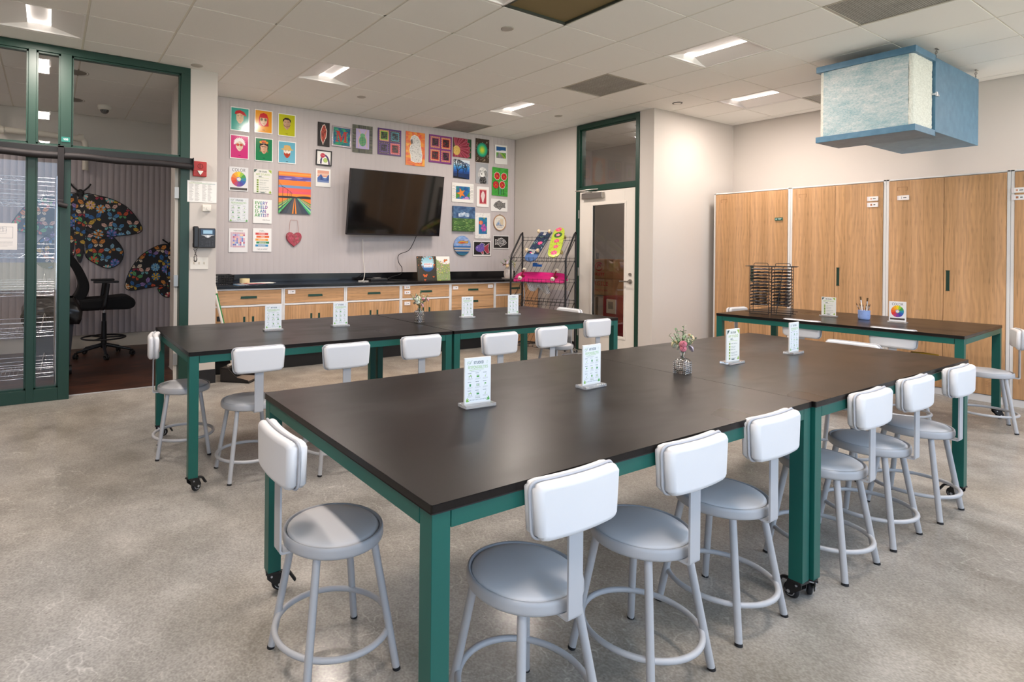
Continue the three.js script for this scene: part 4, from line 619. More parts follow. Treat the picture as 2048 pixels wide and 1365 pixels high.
// ================================================================ wall screen, its cable and what stands on the worktop
{
  const t = thing('television', 'large black flat wall screen tilted forward on the art wall', 'television', [3.795, 1.908, -6.5]); t.rotation.set(0.138, 0.058, 0.008, 'YXZ'); const w = 1.44, h = 0.815;
  mesh('case', [span(-w / 2, w / 2, -h / 2, h / 2, -0.032, -0.001, 0.004), span(-0.5, 0.5, -0.3, 0.15, -0.06, -0.03, 0.01)], M.black, t);
  mesh('bezel', [span(-w / 2, w / 2, -h / 2, -h / 2 + 0.02, -0.004, 0.003), span(-w / 2, w / 2, h / 2 - 0.008, h / 2, -0.004, 0.003), span(-w / 2, -w / 2 + 0.008, -h / 2, h / 2, -0.004, 0.003), span(w / 2 - 0.008, w / 2, -h / 2, h / 2, -0.004, 0.003)], S('#1a1418', 0.3), t);
  const sc = box(w - 0.016, h - 0.028, 0.002, 0, 0.006, 0); mesh('screen', sc, Ph('#0d0b0b', 0.09, { specularIntensity: 1, clearcoat: 0.5, clearcoatRoughness: 0.05 }), t);
  mesh('wall_bracket', [span(-0.35, 0.35, -0.1, 0.1, -0.2, -0.185), span(-0.3, -0.27, -0.2, 0.2, -0.2, -0.05), span(0.27, 0.3, -0.2, 0.2, -0.2, -0.05)], M.black, t);
  const z = -6.69;
  single('power_cable', tube([[4.12, 1.5, -6.56], [4.13, 1.4, -6.66], [4.08, 1.31, z], [3.93, 1.25, z], [3.93, 1.15, z], [3.98, 1.08, z], [3.96, 1.0, -6.68], [3.82, 0.965, -6.66], [3.72, 0.94, -6.6], [3.78, 0.93, -6.5], [3.9, 0.929, -6.42]], 0.0045, 90, 7), M.black, 'black cable hanging in curves below the wall screen', 'cable');
  single('white_cable', tube([[3.4, 1.45, -6.71], [3.41, 1.2, -6.71], [3.43, 1.05, -6.7], [3.38, 0.96, -6.62], [3.3, 0.93, -6.5], [3.2, 0.929, -6.42], [3.32, 0.929, -6.38]], 0.0042, 70, 7), M.plastic, 'white cable dropping to the worktop under the wall screen', 'cable');
  const r = thing('media_box', 'small flat black box with a silver top on the worktop', 'box', [3.5, 0.925, -6.5]); mesh('case', box(0.24, 0.03, 0.14, 0, 0.015, 0, 0.006), M.black, r); mesh('lid', box(0.09, 0.008, 0.06, 0, 0.034, 0, 0.003), M.brushed, r); 
  // picture books
  const bookA = canvasMap(384, 460, (c, w2, h2) => { c.fillStyle = '#38352c'; c.fillRect(0, 0, w2, h2); const g = c.createLinearGradient(0, 0, 0, h2 * 0.62); g.addColorStop(0, '#7fb9c8'); g.addColorStop(0.55, '#bfe0ea'); g.addColorStop(0.8, '#2f6aa8'); g.addColorStop(1, '#274a7c'); c.fillStyle = g; c.beginPath(); c.ellipse(w2 * 0.56, h2 * 0.28, w2 * 0.36, h2 * 0.36, 0, 0, 7); c.fill(); rnd(9); for (let i = 0; i < 150; i++) { const x = between(0, w2), y = between(0, h2 * 0.5), d = Math.hypot(x - w2 * 0.56, y - h2 * 0.3); if (d < w2 * 0.3) continue; c.fillStyle = ['#c25a2c', '#5f6b3a', '#3e4a35', '#d9772f', '#4b3b2a'][i % 5]; c.beginPath(); c.ellipse(x, y, 6, 9, i, 0, 7); c.fill(); } c.fillStyle = '#4b3626'; c.fillRect(30, 0, 12, h2); c.fillRect(70, 0, 8, h2 * 0.7); c.fillRect(w2 - 40, 0, 10, h2 * 0.6); c.fillStyle = '#ffffffcc'; c.fillRect(w2 * 0.34, h2 * 0.29, w2 * 0.46, h2 * 0.17); fit(c, 'MONARCH', w2 * 0.57, h2 * 0.36, w2 * 0.44, 'bold 38px sans-serif', '#c2463c'); fit(c, 'BUTTERFLY', w2 * 0.57, h2 * 0.44, w2 * 0.44, '30px sans-serif', '#b7625a'); c.fillStyle = '#e2662a'; for (const [x, y, s] of [[0.4, 0.8, 1.6], [0.7, 0.1, 0.8], [0.85, 0.85, 0.7], [0.38, 0.97, 0.7], [0.9, 0.36, 0.7]]) { c.save(); c.translate(x * w2, y * h2); c.scale(s, s); for (const q of [-1, 1]) { c.beginPath(); c.ellipse(q * 15, -6, 17, 10, q * -0.5, 0, 7); c.fill(); c.beginPath(); c.ellipse(q * 10, 9, 10, 8, q * 0.5, 0, 7); c.fill(); } c.restore(); } });
  const bookB = canvasMap(320, 480, (c, w2, h2) => { c.fillStyle = '#f0ece4'; c.fillRect(0, 0, w2, h2); c.fillStyle = '#8fa06a'; c.beginPath(); c.moveTo(0, h2 * 0.1); c.quadraticCurveTo(w2 * 0.5, h2 * 0.42, w2, h2 * 0.3); c.lineTo(w2, h2); c.lineTo(0, h2); c.fill(); rnd(33); for (let i = 0; i < 220; i++) { const x = between(0, w2), y = between(h2 * 0.14 + x * 0.2, h2); c.fillStyle = ['#d9d23c', '#e6dd57', '#cfa2b8', '#7d9260', '#a5b57c', '#d98fa2'][Math.floor(between(0, y > h2 * 0.66 ? 5 : 6))]; if (y > h2 * 0.62 && i % 3) c.fillStyle = '#95a878'; c.beginPath(); c.arc(x, y, between(4, 11), 0, 7); c.fill(); } fit(c, 'A GARDEN', w2 * 0.5, h2 * 0.74, w2 * 0.7, '40px sans-serif', '#5f7448'); c.fillStyle = '#d5702c'; c.strokeStyle = '#2a211c'; c.lineWidth = 4; for (const q of [-1, 1]) { c.beginPath(); c.ellipse(w2 * 0.68 + q * 20, h2 * 0.17 - q * 6, 30, 17, 0.7 + q * -0.9, 0, 7); c.fill(); c.stroke(); } });
  const book = (x, label, map, w2, h2) => { const o = thing('picture_book', label, 'book', [x, 0.926, -6.24], 0, 'picture books on the worktop'); o.rotation.x = -0.1; const g = new THREE.BoxGeometry(w2, h2, 0.002).translate(0, h2 / 2, 0.009); mesh('front_cover', g, S('#ffffff', 0.35, { map }), o); mesh('pages', span(-w2 / 2 + 0.006, w2 / 2 - 0.004, 0.004, h2 - 0.004, -0.007, 0.0078), M.paper, o); mesh('back_cover', [span(-w2 / 2, w2 / 2, 0, h2, -0.009, -0.007), span(-w2 / 2, -w2 / 2 + 0.003, 0, h2, -0.009, 0.0085)], S('#54462f', 0.4), o); };
  book(4.09, 'picture book with orange monarch butterflies on a dark forest cover', bookA, 0.282, 0.315); book(4.345, 'picture book with a white and green flower garden cover', bookB, 0.214, 0.312);
  // basket, tape, papers beside the column
  const bk = thing('plastic_basket', 'black perforated plastic basket on the worktop against the column', 'basket', [1.5, 0.925, -6.3]), q = [], bw = 0.28, bd = 0.2;
  for (let k = 0; k <= 11; k++) { const x = -bw / 2 + bw * k / 11; q.push(rod([x * 0.9, 0.004, bd * 0.45], [x, 0.105, bd / 2], 0.004, 5), rod([x * 0.9, 0.004, -bd * 0.45], [x, 0.105, -bd / 2], 0.004, 5)); } for (let k = 0; k <= 7; k++) { const z2 = -bd / 2 + bd * k / 7; for (const s of [-1, 1]) q.push(rod([s * bw * 0.45, 0.004, z2 * 0.9], [s * bw / 2, 0.105, z2], 0.004, 5)); } for (const y of [0.03, 0.055, 0.08]) { const f = 0.9 + y * 0.95; for (const s of [-1, 1]) q.push(rod([-bw / 2 * f, y, s * bd / 2 * f], [bw / 2 * f, y, s * bd / 2 * f], 0.0035, 5), rod([s * bw / 2 * f, y, -bd / 2 * f], [s * bw / 2 * f, y, bd / 2 * f], 0.0035, 5)); }
  mesh('basket_wall', q, M.black, bk); mesh('basket_floor', span(-bw * 0.45, bw * 0.45, 0, 0.006, -bd * 0.45, bd * 0.45), M.black, bk); mesh('rim', polytube([[-bw / 2, 0.107, bd / 2], [bw / 2, 0.107, bd / 2], [bw / 2, 0.107, -bd / 2], [-bw / 2, 0.107, -bd / 2], [-bw / 2, 0.107, bd / 2 - 0.01]], 0.006, 6, 0.02), M.black, bk);
  single('paper_box', box(0.07, 0.075, 0.05, 0, 0, 0, 0.004), M.paper, 'small white box with a red band inside the black basket', 'box', undefined, [1.45, 0.99, -6.29]); 
  single('tape_roll', lathe([[0.035, 0], [0.052, 0], [0.052, 0.048], [0.035, 0.048], [0.035, 0]], 36), S('#e0cf9f', 0.6), 'roll of cream masking tape lying beside the black basket', 'tape', undefined, [1.77, 0.944, -6.27]);
  rnd(77); ['#2a6f9c', '#e9e4dc', '#d9c9d6', '#efece6', '#c9313f', '#e3e6da', '#f2efe9'].forEach((k, i) => single('loose_paper', box(between(0.2, 0.29), 0.0022, between(0.14, 0.2), 0, 0, 0), S(k, 0.7), ['blue card lowest in the paper pile by the basket', 'white sheet low in the paper pile by the basket', 'pale pink sheet in the paper pile by the basket', 'white sheet mid way up the paper pile by the basket', 'red card near the top of the paper pile', 'pale green sheet near the top of the paper pile', 'white sheet on top of the paper pile'][i], 'paper', 'paper pile on the worktop', [1.76 + 0.035 * i, 0.927 + i * 0.0027, -6.27 + between(-0.02, 0.02)], [0, between(-0.3, 0.3), 0]));
}
// ================================================================ art on the wall
const ZP = ZA + 0.008;
const ell = (c, x, y, a, b, col, rot = 0) => { c.fillStyle = col; c.beginPath(); c.ellipse(x, y, a, b, rot, 0, 7); c.fill(); };
const poly = (c, p, col, st, lw = 3) => { c.beginPath(); p.forEach(([x, y], i) => (i ? c.lineTo(x, y) : c.moveTo(x, y))); c.closePath(); if (col) { c.fillStyle = col; c.fill(); } if (st) { c.strokeStyle = st; c.lineWidth = lw; c.stroke(); } };
const line = (c, p, col, lw) => { c.strokeStyle = col; c.lineWidth = lw; c.beginPath(); p.forEach(([x, y], i) => (i ? c.lineTo(x, y) : c.moveTo(x, y))); c.stroke(); };
const bg = (c, w, h, col) => { c.fillStyle = col; c.fillRect(0, 0, w, h); };
const blotch = (c, w, h, cols, n, s, seed) => { rnd(seed); for (let i = 0; i < n; i++) { c.globalAlpha = 0.55; ell(c, between(0, w), between(0, h), s * between(0.5, 1.6), s * between(0.3, 0.8), cols[i % cols.length], between(-0.6, 0.6)); } c.globalAlpha = 1; };
function print(label, cx, cy, w, h, draw, o = {}) {
  const px = Math.round(w * (o.res || 1050)), py = Math.round(h * (o.res || 1050)), th = o.thick || 0.0022;
  const m = S('#ffffff', o.rough ?? 0.45, { map: canvasMap(px, py, draw) });
  const g = new THREE.BoxGeometry(w, h, th);
  if (o.wrap !== true) { const uv = g.attributes.uv; for (let i = 0; i < uv.count; i++) if (i < 16 || i >= 20) { uv.setXY(i, 0.006, 0.006); } }
  const nm = o.name || 'art_print', cat = o.cat || 'art print', gr = o.group;
  if (o.frame) {
    const t = thing(nm, label, cat, [cx, cy, ZP + 0.006], 0, gr), f = o.frameW || 0.014; mesh('picture', g, m, t);
    mesh('frame', [span(-w / 2 - f, w / 2 + f, h / 2 - 0.002, h / 2 + f, -0.006, 0.012, 0.002), span(-w / 2 - f, w / 2 + f, -h / 2 - f, -h / 2 + 0.002, -0.006, 0.012, 0.002), span(-w / 2 - f, -w / 2 + 0.002, -h / 2, h / 2, -0.006, 0.012, 0.002), span(w / 2 - 0.002, w / 2 + f, -h / 2, h / 2, -0.006, 0.012, 0.002)], o.frame, t); if (o.rot) t.rotation.z = o.rot; return t;
  }
  return single(nm, g, m, label, cat, gr, [cx, cy, ZP + th / 2], [o.tilt || 0, o.yaw || 0, o.rot || 0]);
}
// six flat colour portrait posters
const portrait = (bgc, fn) => (c, w, h) => { bg(c, w, h, '#f5f3f0'); c.fillStyle = bgc; c.fillRect(w * 0.045, h * 0.035, w * 0.91, h * 0.93); c.save(); c.scale(w / 220, w / 220); fn(c); c.fillStyle = '#00000088'; c.fillRect(96, 238, 28, 5); c.restore(); };
const head = (c, skin, shade) => { poly(c, [[66, 100], [72, 70], [110, 56], [148, 70], [154, 100], [150, 150], [128, 182], [110, 192], [92, 182], [70, 150]], skin); poly(c, [[110, 56], [148, 70], [154, 100], [150, 150], [128, 182], [110, 192], [114, 150]], shade); };
const eyes = (c, y, col = '#3a2a22') => { for (const s of [-1, 1]) { ell(c, 110 + s * 20, y, 9, 3.2, '#f4ece2'); ell(c, 110 + s * 20, y, 3.4, 3.4, col); line(c, [[110 + s * 8, y - 10], [110 + s * 32, y - 11]], col, 3); } line(c, [[110, y + 6], [106, y + 26], [114, y + 27]], '#00000055', 2.4); };
const PB = 'flat colour portrait posters';
print('portrait poster of a face in a red beret on teal', 1.825, 2.793, 0.214, 0.27, portrait('#3aa697', (c) => { head(c, '#e3c19a', '#d9b48b'); poly(c, [[48, 78], [60, 46], [110, 30], [160, 50], [188, 92], [176, 98], [110, 66], [60, 84]], '#c2242b'); eyes(c, 106); line(c, [[98, 160], [122, 160]], '#a4674f', 3); }), { group: PB, rough: 0.15, name: 'portrait_poster', cat: 'poster' });
print('portrait poster with a bright red bob and round glasses on orange', 2.099, 2.801, 0.213, 0.27, portrait('#f0a01f', (c) => { poly(c, [[50, 190], [52, 100], [70, 50], [110, 34], [150, 50], [168, 100], [172, 192], [140, 196], [80, 196]], '#d11f2a'); head(c, '#e8cbb0', '#e0bfa2'); poly(c, [[62, 96], [64, 60], [110, 40], [156, 60], [158, 96]], '#d11f2a'); for (const s of [-1, 1]) { ell(c, 110 + s * 24, 116, 17, 19, '#c8a23a'); ell(c, 110 + s * 24, 116, 12, 14, '#6a6b66'); } line(c, [[98, 166], [122, 166]], '#c2242b', 5); }), { group: PB, rough: 0.15, name: 'portrait_poster', cat: 'poster' });
print('portrait poster with a thin curled moustache on yellow green', 2.38, 2.794, 0.217, 0.268, portrait('#bfbf1f', (c) => { head(c, '#c9a082', '#bc9274'); poly(c, [[60, 104], [62, 70], [90, 48], [130, 48], [158, 70], [160, 104], [148, 88], [140, 70], [80, 70], [72, 88]], '#241d1a'); eyes(c, 110); line(c, [[66, 132], [84, 150], [110, 146], [136, 150], [154, 132]], '#241d1a', 3.5); line(c, [[100, 164], [120, 164]], '#8d4c40', 4); }), { group: PB, rough: 0.15, name: 'portrait_poster', cat: 'poster' });
print('portrait poster with wild white hair and red glasses on pink', 1.823, 2.476, 0.213, 0.273, portrait('#d42a7c', (c) => { head(c, '#ecd2bd', '#e2c4ac'); const p = []; rnd(4); for (let i = 0; i <= 26; i++) { const a = Math.PI * (1.12 - i / 26 * 1.24), r = i % 2 ? 74 : 58; p.push([110 + r * Math.cos(a) * 1.0, 96 - r * Math.sin(a) * 0.95]); } p.push([150, 92], [110, 70], [70, 96]); poly(c, p, '#f6f3ef'); for (const s of [-1, 1]) { ell(c, 110 + s * 20, 116, 17, 13, '#d8452d'); c.strokeStyle = '#6d2418'; c.lineWidth = 3; c.stroke(); } line(c, [[98, 164], [122, 164]], '#b5776a', 4); }), { group: PB, rough: 0.15, name: 'portrait_poster', cat: 'poster' });
print('portrait poster with flowers in braided dark hair on green', 2.106, 2.473, 0.214, 0.273, portrait('#17814f', (c) => { poly(c, [[56, 120], [58, 78], [80, 50], [140, 50], [162, 78], [164, 120], [150, 150], [70, 150]], '#262020'); head(c, '#d9ab8c', '#cc9c7c'); poly(c, [[64, 98], [70, 72], [110, 64], [150, 72], [156, 98], [110, 76]], '#262020'); [['#e2a12b', 72, 52], ['#d43a4c', 96, 42], ['#e05a3a', 122, 42], ['#d98a3a', 146, 54]].forEach(([k, x, y]) => { ell(c, x, y, 17, 15, k); ell(c, x, y, 6, 6, '#f0c94a'); }); eyes(c, 116); line(c, [[82, 104], [138, 104]], '#262020', 4); line(c, [[98, 166], [122, 166]], '#b3242b', 6); for (const s of [-1, 1]) ell(c, 110 + s * 46, 160, 4, 10, '#c24a3a'); }), { group: PB, rough: 0.15, name: 'portrait_poster', cat: 'poster' });
print('portrait poster with a straw hat and red beard on light blue', 2.386, 2.469, 0.222, 0.264, portrait('#6ab2c9', (c) => { head(c, '#efe0d0', '#f4ebe0'); poly(c, [[70, 130], [72, 158], [92, 188], [110, 198], [128, 188], [148, 158], [150, 130], [130, 146], [110, 140], [90, 146]], '#b5432a'); poly(c, [[28, 96], [70, 84], [72, 52], [110, 42], [150, 52], [152, 84], [194, 96], [150, 106], [70, 106]], '#d9b271'); ell(c, 150, 82, 10, 10, '#e8b52f'); eyes(c, 118, '#3a4a5a'); line(c, [[98, 164], [122, 164]], '#7d2b20', 4); }), { group: PB, rough: 0.15, name: 'portrait_poster', cat: 'poster' });
// studio sheets
const sheet = (label, cx, cy, w, h, m) => single('poster', new THREE.BoxGeometry(w, h, 0.0022), m, label, 'poster', undefined, [cx, cy, ZP + 0.0011]);
sheet('white wall poster of a colour wheel headed COLOR', 1.818, 2.108, 0.216, 0.274, PRINT.color);
sheet('wall poster reading IN OUR ART STUDIO pinned below the portraits', 2.096, 2.103, 0.217, 0.28, PRINT.rules);
sheet('wall poster reading STUDIO RESPONSIBILITIES below the colour wheel', 1.822, 1.756, 0.218, 0.273, PRINT.studio);
print('white poster reading EVERY CHILD IS AN ARTIST in rainbow letters', 2.097, 1.75, 0.22, 0.278, (c, w, h) => { bg(c, w, h, '#f3f1ed'); const g = c.createLinearGradient(w * 0.1, 0, w * 0.9, h * 0.5); ['#4c9a3d', '#2b6fb0', '#7a3f97', '#c8324a', '#e07a2a', '#d8b32a', '#3d9a5a'].forEach((k, i) => g.addColorStop(i / 6, k)); ['EVERY', 'CHILD', 'IS AN', 'ARTIST'].forEach((t, i) => fit(c, t, w * 0.08, h * (0.215 + i * 0.17), w * (i === 3 ? 0.86 : 0.8), `bold ${Math.round(h * 0.185)}px sans-serif`, g, 'left')); fit(c, 'Pablo Picasso', w * 0.7, h * 0.88, w * 0.4, `italic ${Math.round(h * 0.07)}px serif`, '#777'); }, { name: 'poster', cat: 'poster' });
print('white poster with a small pastel calendar grid', 1.82, 1.408, 0.215, 0.272, (c, w, h) => { bg(c, w, h, '#efecea'); fit(c, 'STUDIO SCHEDULE', w / 2, h * 0.12, w * 0.5, 'bold 14px sans-serif', '#555'); rnd(12); const k = ['#8a6fb0', '#c7a2c9', '#e0a0ad', '#a9bfe0', '#7f7fc0', '#f2c9a0', '#b94f6c', '#f0efee', '#5f7fc4', '#e6b3c3']; for (let j = 0; j < 8; j++) for (let i = 0; i < 7; i++) { c.fillStyle = j === 7 || j === 0 ? '#d3a9b4' : k[Math.floor(between(0, 10))]; c.fillRect(w * (0.22 + i * 0.09), h * (0.17 + j * 0.08), w * 0.084, h * 0.072); } c.fillStyle = '#d6bcc6'; c.fillRect(w * 0.09, h * 0.17, w * 0.12, h * 0.62); }, { name: 'poster', cat: 'poster' });
print('white poster of five coloured word bands headed I am', 2.096, 1.417, 0.22, 0.273, (c, w, h) => { bg(c, w, h, '#f3f1ee'); fit(c, 'I am...', w * 0.5, h * 0.14, w * 0.3, 'italic 24px serif', '#444'); [['PATIENT', '#d6453f'], ['KIND', '#e8672c'], ['CREATIVE', '#f0a33a'], ['MINDFUL', '#2f8a52'], ['AMAZING', '#2f8fc4']].forEach(([t, k], i) => { c.save(); c.translate(w * (0.5 + (i % 2 ? 0.03 : -0.02)), h * (0.24 + i * 0.125)); c.fillStyle = k; c.fillRect(-w * 0.34, -h * 0.045, w * 0.68, h * 0.09); fit(c, t, 0, h * 0.028, w * 0.5, 'bold 20px sans-serif', '#fbe9d8'); c.restore(); }); fit(c, 'I am an artist!', w * 0.5, h * 0.92, w * 0.56, 'italic 24px serif', '#444'); }, { name: 'poster', cat: 'poster' });
print('painting of a road and power lines under an orange and purple sunset', 2.486, 1.988, 0.402, 0.501, (c, w, h) => {
  bg(c, w, h, '#f2802b'); const band = (y0, y1, k) => { c.fillStyle = k; c.fillRect(0, h * y0, w, h * (y1 - y0)); }; band(0.03, 0.07, '#ef9f3a'); band(0.105, 0.2, '#6f55a6'); c.fillStyle = '#8a74bd'; for (let i = 0; i < 6; i++) ell(c, w * (0.1 + i * 0.17), h * (0.13 + (i % 3) * 0.03), w * 0.13, h * 0.012, i % 2 ? '#9d8cc9' : '#57408f'); band(0.22, 0.32, '#f07f25'); band(0.325, 0.385, '#6f93bd'); band(0.385, 0.46, '#ee5f52'); band(0.46, 0.52, '#e8596a'); band(0.52, 0.59, '#f28a2a');
  c.fillStyle = '#1d2226'; c.beginPath(); c.moveTo(0, h * 0.585); c.quadraticCurveTo(w * 0.3, h * 0.57, w * 0.55, h * 0.59); c.quadraticCurveTo(w * 0.8, h * 0.55, w, h * 0.58); c.lineTo(w, h * 0.63); c.lineTo(0, h * 0.63); c.fill();
  const cols = ['#3c8f4a', '#c98f2a', '#6cc95a', '#5a3a7a', '#a8e05a', '#2f4a5a', '#4fbf6c', '#2b2f33', '#38404c', '#4a4f56', '#e98a2a', '#38353a', '#e98a2a', '#4a4f56', '#38404c', '#2b3f5a', '#3fa96a', '#8fe0a0', '#3a5a9a', '#b8e04a', '#7a4fa0', '#d8b030', '#5fb94a', '#2f6a44']; const n = cols.length; const wts = cols.map((_, i) => (i === 9 || i === 13 ? 2.4 : i === 8 || i === 14 ? 2 : i === 10 || i === 11 || i === 12 ? 0.7 : 1.1 + 0.5 * Math.abs(i - n / 2) / n)); const tot = wts.reduce((a, b) => a + b); let a = 0; wts.forEach((q, i) => { const b = a + q, f = (t) => (t / tot - 0.5); poly(c, [[w * (0.5 + f(a) * 0.34), h * 0.625], [w * (0.5 + f(b) * 0.34), h * 0.625], [w * (0.52 + f(b) * 2.3), h], [w * (0.52 + f(a) * 2.3), h]], cols[i]); a = b; });
  line(c, [[w * 0.13, h * 0.36], [w * 0.1, h * 0.94]], '#2a2320', 5); for (const [x, y0, y1] of [[0.28, 0.42, 0.72], [0.35, 0.46, 0.66], [0.4, 0.49, 0.63]]) line(c, [[w * x, h * y0], [w * (x - 0.01), h * y1]], '#2a2320', 3.5); line(c, [[w * 0.08, h * 0.36], [w * 0.2, h * 0.385]], '#2a2320', 5); line(c, [[0, h * 0.25], [w * 0.13, h * 0.37], [w * 0.28, h * 0.43], [w * 0.42, h * 0.52]], '#2a2320', 2); line(c, [[0, h * 0.29], [w * 0.18, h * 0.39], [w * 0.3, h * 0.45]], '#2a2320', 2);
}, { thick: 0.012, name: 'painting', cat: 'painting', wrap: true });
{ // heart
  const o = thing('heart_ornament', 'rose patterned heart hanging on a string below the sunset painting', 'ornament', [2.479, 1.43, ZP]); const s = new THREE.Shape(); s.moveTo(0, -0.08); s.bezierCurveTo(-0.035, -0.05, -0.09, -0.02, -0.09, 0.035); s.bezierCurveTo(-0.09, 0.085, -0.03, 0.095, 0, 0.052); s.bezierCurveTo(0.03, 0.095, 0.09, 0.085, 0.09, 0.035); s.bezierCurveTo(0.09, -0.02, 0.035, -0.05, 0, -0.08);
  mesh('heart', extrude(s, 0.012, 0.006, 20), S('#ffffff', 0.5, { map: (() => { const t = canvasMap(256, 256, (c, w, h) => { bg(c, w, h, '#a83a4c'); rnd(6); for (let i = 0; i < 150; i++) { const x = between(0, w), y = between(0, h), r = between(7, 15); c.strokeStyle = ['#7d2636', '#d0707c', '#5c6b4a', '#c24a5c'][i % 4]; c.lineWidth = 2.5; c.beginPath(); c.arc(x, y, r, i, i + 4.5); c.stroke(); c.beginPath(); c.arc(x, y, r * 0.5, i + 1, i + 5); c.stroke(); } }, true); t.repeat.set(5, 5); t.offset.set(0.5, 0.5); return t; })() }), o);
  mesh('string', polytube([[-0.06, 0.07, 0.01], [-0.046, 0.235, 0.004], [0.046, 0.232, 0.004], [0.06, 0.07, 0.01]], 0.0016, 5, 0.01), S('#b56a5c', 0.8), o);
}
print('black print of a long red feather', 2.853, 2.74, 0.159, 0.297, (c, w, h) => { bg(c, w, h, '#27201d'); poly(c, [[w * 0.45, h * 0.95], [w * 0.25, h * 0.68], [w * 0.22, h * 0.38], [w * 0.4, h * 0.12], [w * 0.58, h * 0.07], [w * 0.78, h * 0.34], [w * 0.72, h * 0.62], [w * 0.55, h * 0.8]], '#f0e6da'); poly(c, [[w * 0.46, h * 0.9], [w * 0.29, h * 0.67], [w * 0.27, h * 0.4], [w * 0.43, h * 0.15], [w * 0.57, h * 0.11], [w * 0.73, h * 0.35], [w * 0.67, h * 0.6], [w * 0.52, h * 0.78]], '#a5392c'); rnd(3); for (let i = 0; i < 40; i++) { const y = h * between(0.16, 0.8), s = i % 2 ? 1 : -1; line(c, [[w * 0.5, y], [w * (0.5 + s * 0.19), y - h * 0.05]], i % 3 ? '#d9684a' : '#3a1d1c', 3); } line(c, [[w * 0.47, h * 0.93], [w * 0.54, h * 0.15]], '#3a1d1c', 3); });
print('letter M painting on a blue and green ground in a silver frame', 3.092, 2.736, 0.232, 0.222, (c, w, h) => { bg(c, w, h, '#17607f'); blotch(c, w, h, ['#1b7a8c', '#2a9a6a', '#12486f', '#3fae5a', '#1f5f9a'], 90, 26, 8); c.strokeStyle = '#7fd06a'; for (let i = 0; i < 14; i++) { c.lineWidth = 3; c.beginPath(); c.arc(w * (0.5 + 0.3 * Math.cos(i)), h * (0.45 + 0.3 * Math.sin(i * 1.7)), 16, i, i + 4); c.stroke(); } fit(c, 'M', w / 2, h * 0.8, w * 0.86, `bold ${Math.round(h * 0.85)}px serif`, '#b8332a'); }, { frame: S('#c9c3cc', 0.18, { metalness: 0.85 }), frameW: 0.016, name: 'framed_painting', cat: 'painting', rot: -0.02 });
print('woven picture of a green beetle with a grey fringe border', 3.391, 2.74, 0.289, 0.355, (c, w, h) => { bg(c, w, h, '#57594f'); rnd(15); for (let i = 0; i < 90; i++) { c.fillStyle = ['#3d3f3c', '#86846a', '#6a6c60', '#2f3130'][i % 4]; const x = between(0, w); c.fillRect(x, 0, 3, h * 0.13); c.fillRect(x, h * 0.87, 3, h * 0.13); const y = between(0, h); c.fillRect(0, y, w * 0.16, 3); c.fillRect(w * 0.84, y, w * 0.16, 3); } c.fillStyle = '#b9a9cf'; c.fillRect(w * 0.17, h * 0.13, w * 0.66, h * 0.72); blotch(c, w, h, ['#c6b8da'], 4, 10, 2); line(c, [[w * 0.3, h * 0.16], [w * 0.42, h * 0.34], [w * 0.3, h * 0.5], [w * 0.3, h * 0.8]], '#d9b86a', 8); line(c, [[w * 0.7, h * 0.16], [w * 0.6, h * 0.34], [w * 0.7, h * 0.5], [w * 0.72, h * 0.8]], '#d9b86a', 8); ell(c, w * 0.5, h * 0.57, w * 0.17, h * 0.19, '#4a9a6c'); ell(c, w * 0.5, h * 0.36, w * 0.12, h * 0.07, '#6cae7a'); line(c, [[w * 0.5, h * 0.4], [w * 0.5, h * 0.74]], '#24503a', 4); for (let i = 0; i < 5; i++) line(c, [[w * 0.36, h * (0.46 + i * 0.06)], [w * 0.64, h * (0.46 + i * 0.06)]], '#c79f5a', 2.5); });
print('lollipop drawing with a purple swirl in a black frame', 2.855, 2.447, 0.186, 0.166, (c, w, h) => { bg(c, w, h, '#f2efe9'); c.strokeStyle = '#4c3566'; c.lineWidth = 22; c.beginPath(); c.moveTo(w * 0.3, h * 0.95); c.quadraticCurveTo(w * 0.3, h * 0.2, w * 0.6, h * 0.3); c.quadraticCurveTo(w * 0.85, h * 0.4, w * 0.9, h); c.stroke(); ell(c, w * 0.42, h * 0.32, w * 0.17, h * 0.17, '#c8374c'); line(c, [[w * 0.3, h * 0.28], [w * 0.55, h * 0.34]], '#f0b0b0', 4); ell(c, w * 0.62, h * 0.66, w * 0.15, h * 0.16, '#b7cf73'); c.strokeStyle = '#6f8a3a'; c.lineWidth = 3; c.stroke(); line(c, [[w * 0.36, h * 0.46], [w * 0.1, h * 0.9]], '#b8b2a8', 4); }, { frame: S('#1d1818', 0.4), frameW: 0.011, name: 'framed_drawing', cat: 'drawing', rot: -0.02 });
print('instant photo style print of blue mountains at sunset', 2.852, 2.201, 0.196, 0.222, (c, w, h) => { bg(c, w, h, '#f1efea'); c.save(); c.beginPath(); c.rect(w * 0.11, h * 0.1, w * 0.78, h * 0.66); c.clip(); bg(c, w, h * 0.45, '#e0a088'); c.fillStyle = '#e9c0a8'; c.fillRect(0, h * 0.25, w, h * 0.12); c.fillStyle = '#6b80b0'; c.fillRect(0, h * 0.5, w, h * 0.3); poly(c, [[0, h * 0.6], [w * 0.35, h * 0.3], [w * 0.62, h * 0.62], [w * 0.85, h * 0.3], [w, h * 0.45], [w, h * 0.72], [0, h * 0.72]], '#4a68a5'); poly(c, [[w * 0.35, h * 0.3], [w * 0.48, h * 0.62], [w * 0.3, h * 0.62]], '#2f4a85'); poly(c, [[w * 0.85, h * 0.3], [w * 0.92, h * 0.62], [w * 0.76, h * 0.62]], '#33508a'); for (let i = 0; i < 6; i++) line(c, [[w * 0.1, h * (0.64 + i * 0.02)], [w * 0.9, h * (0.66 + i * 0.02)]], i % 2 ? '#aab9d8' : '#3f5a95', 3); c.restore(); });
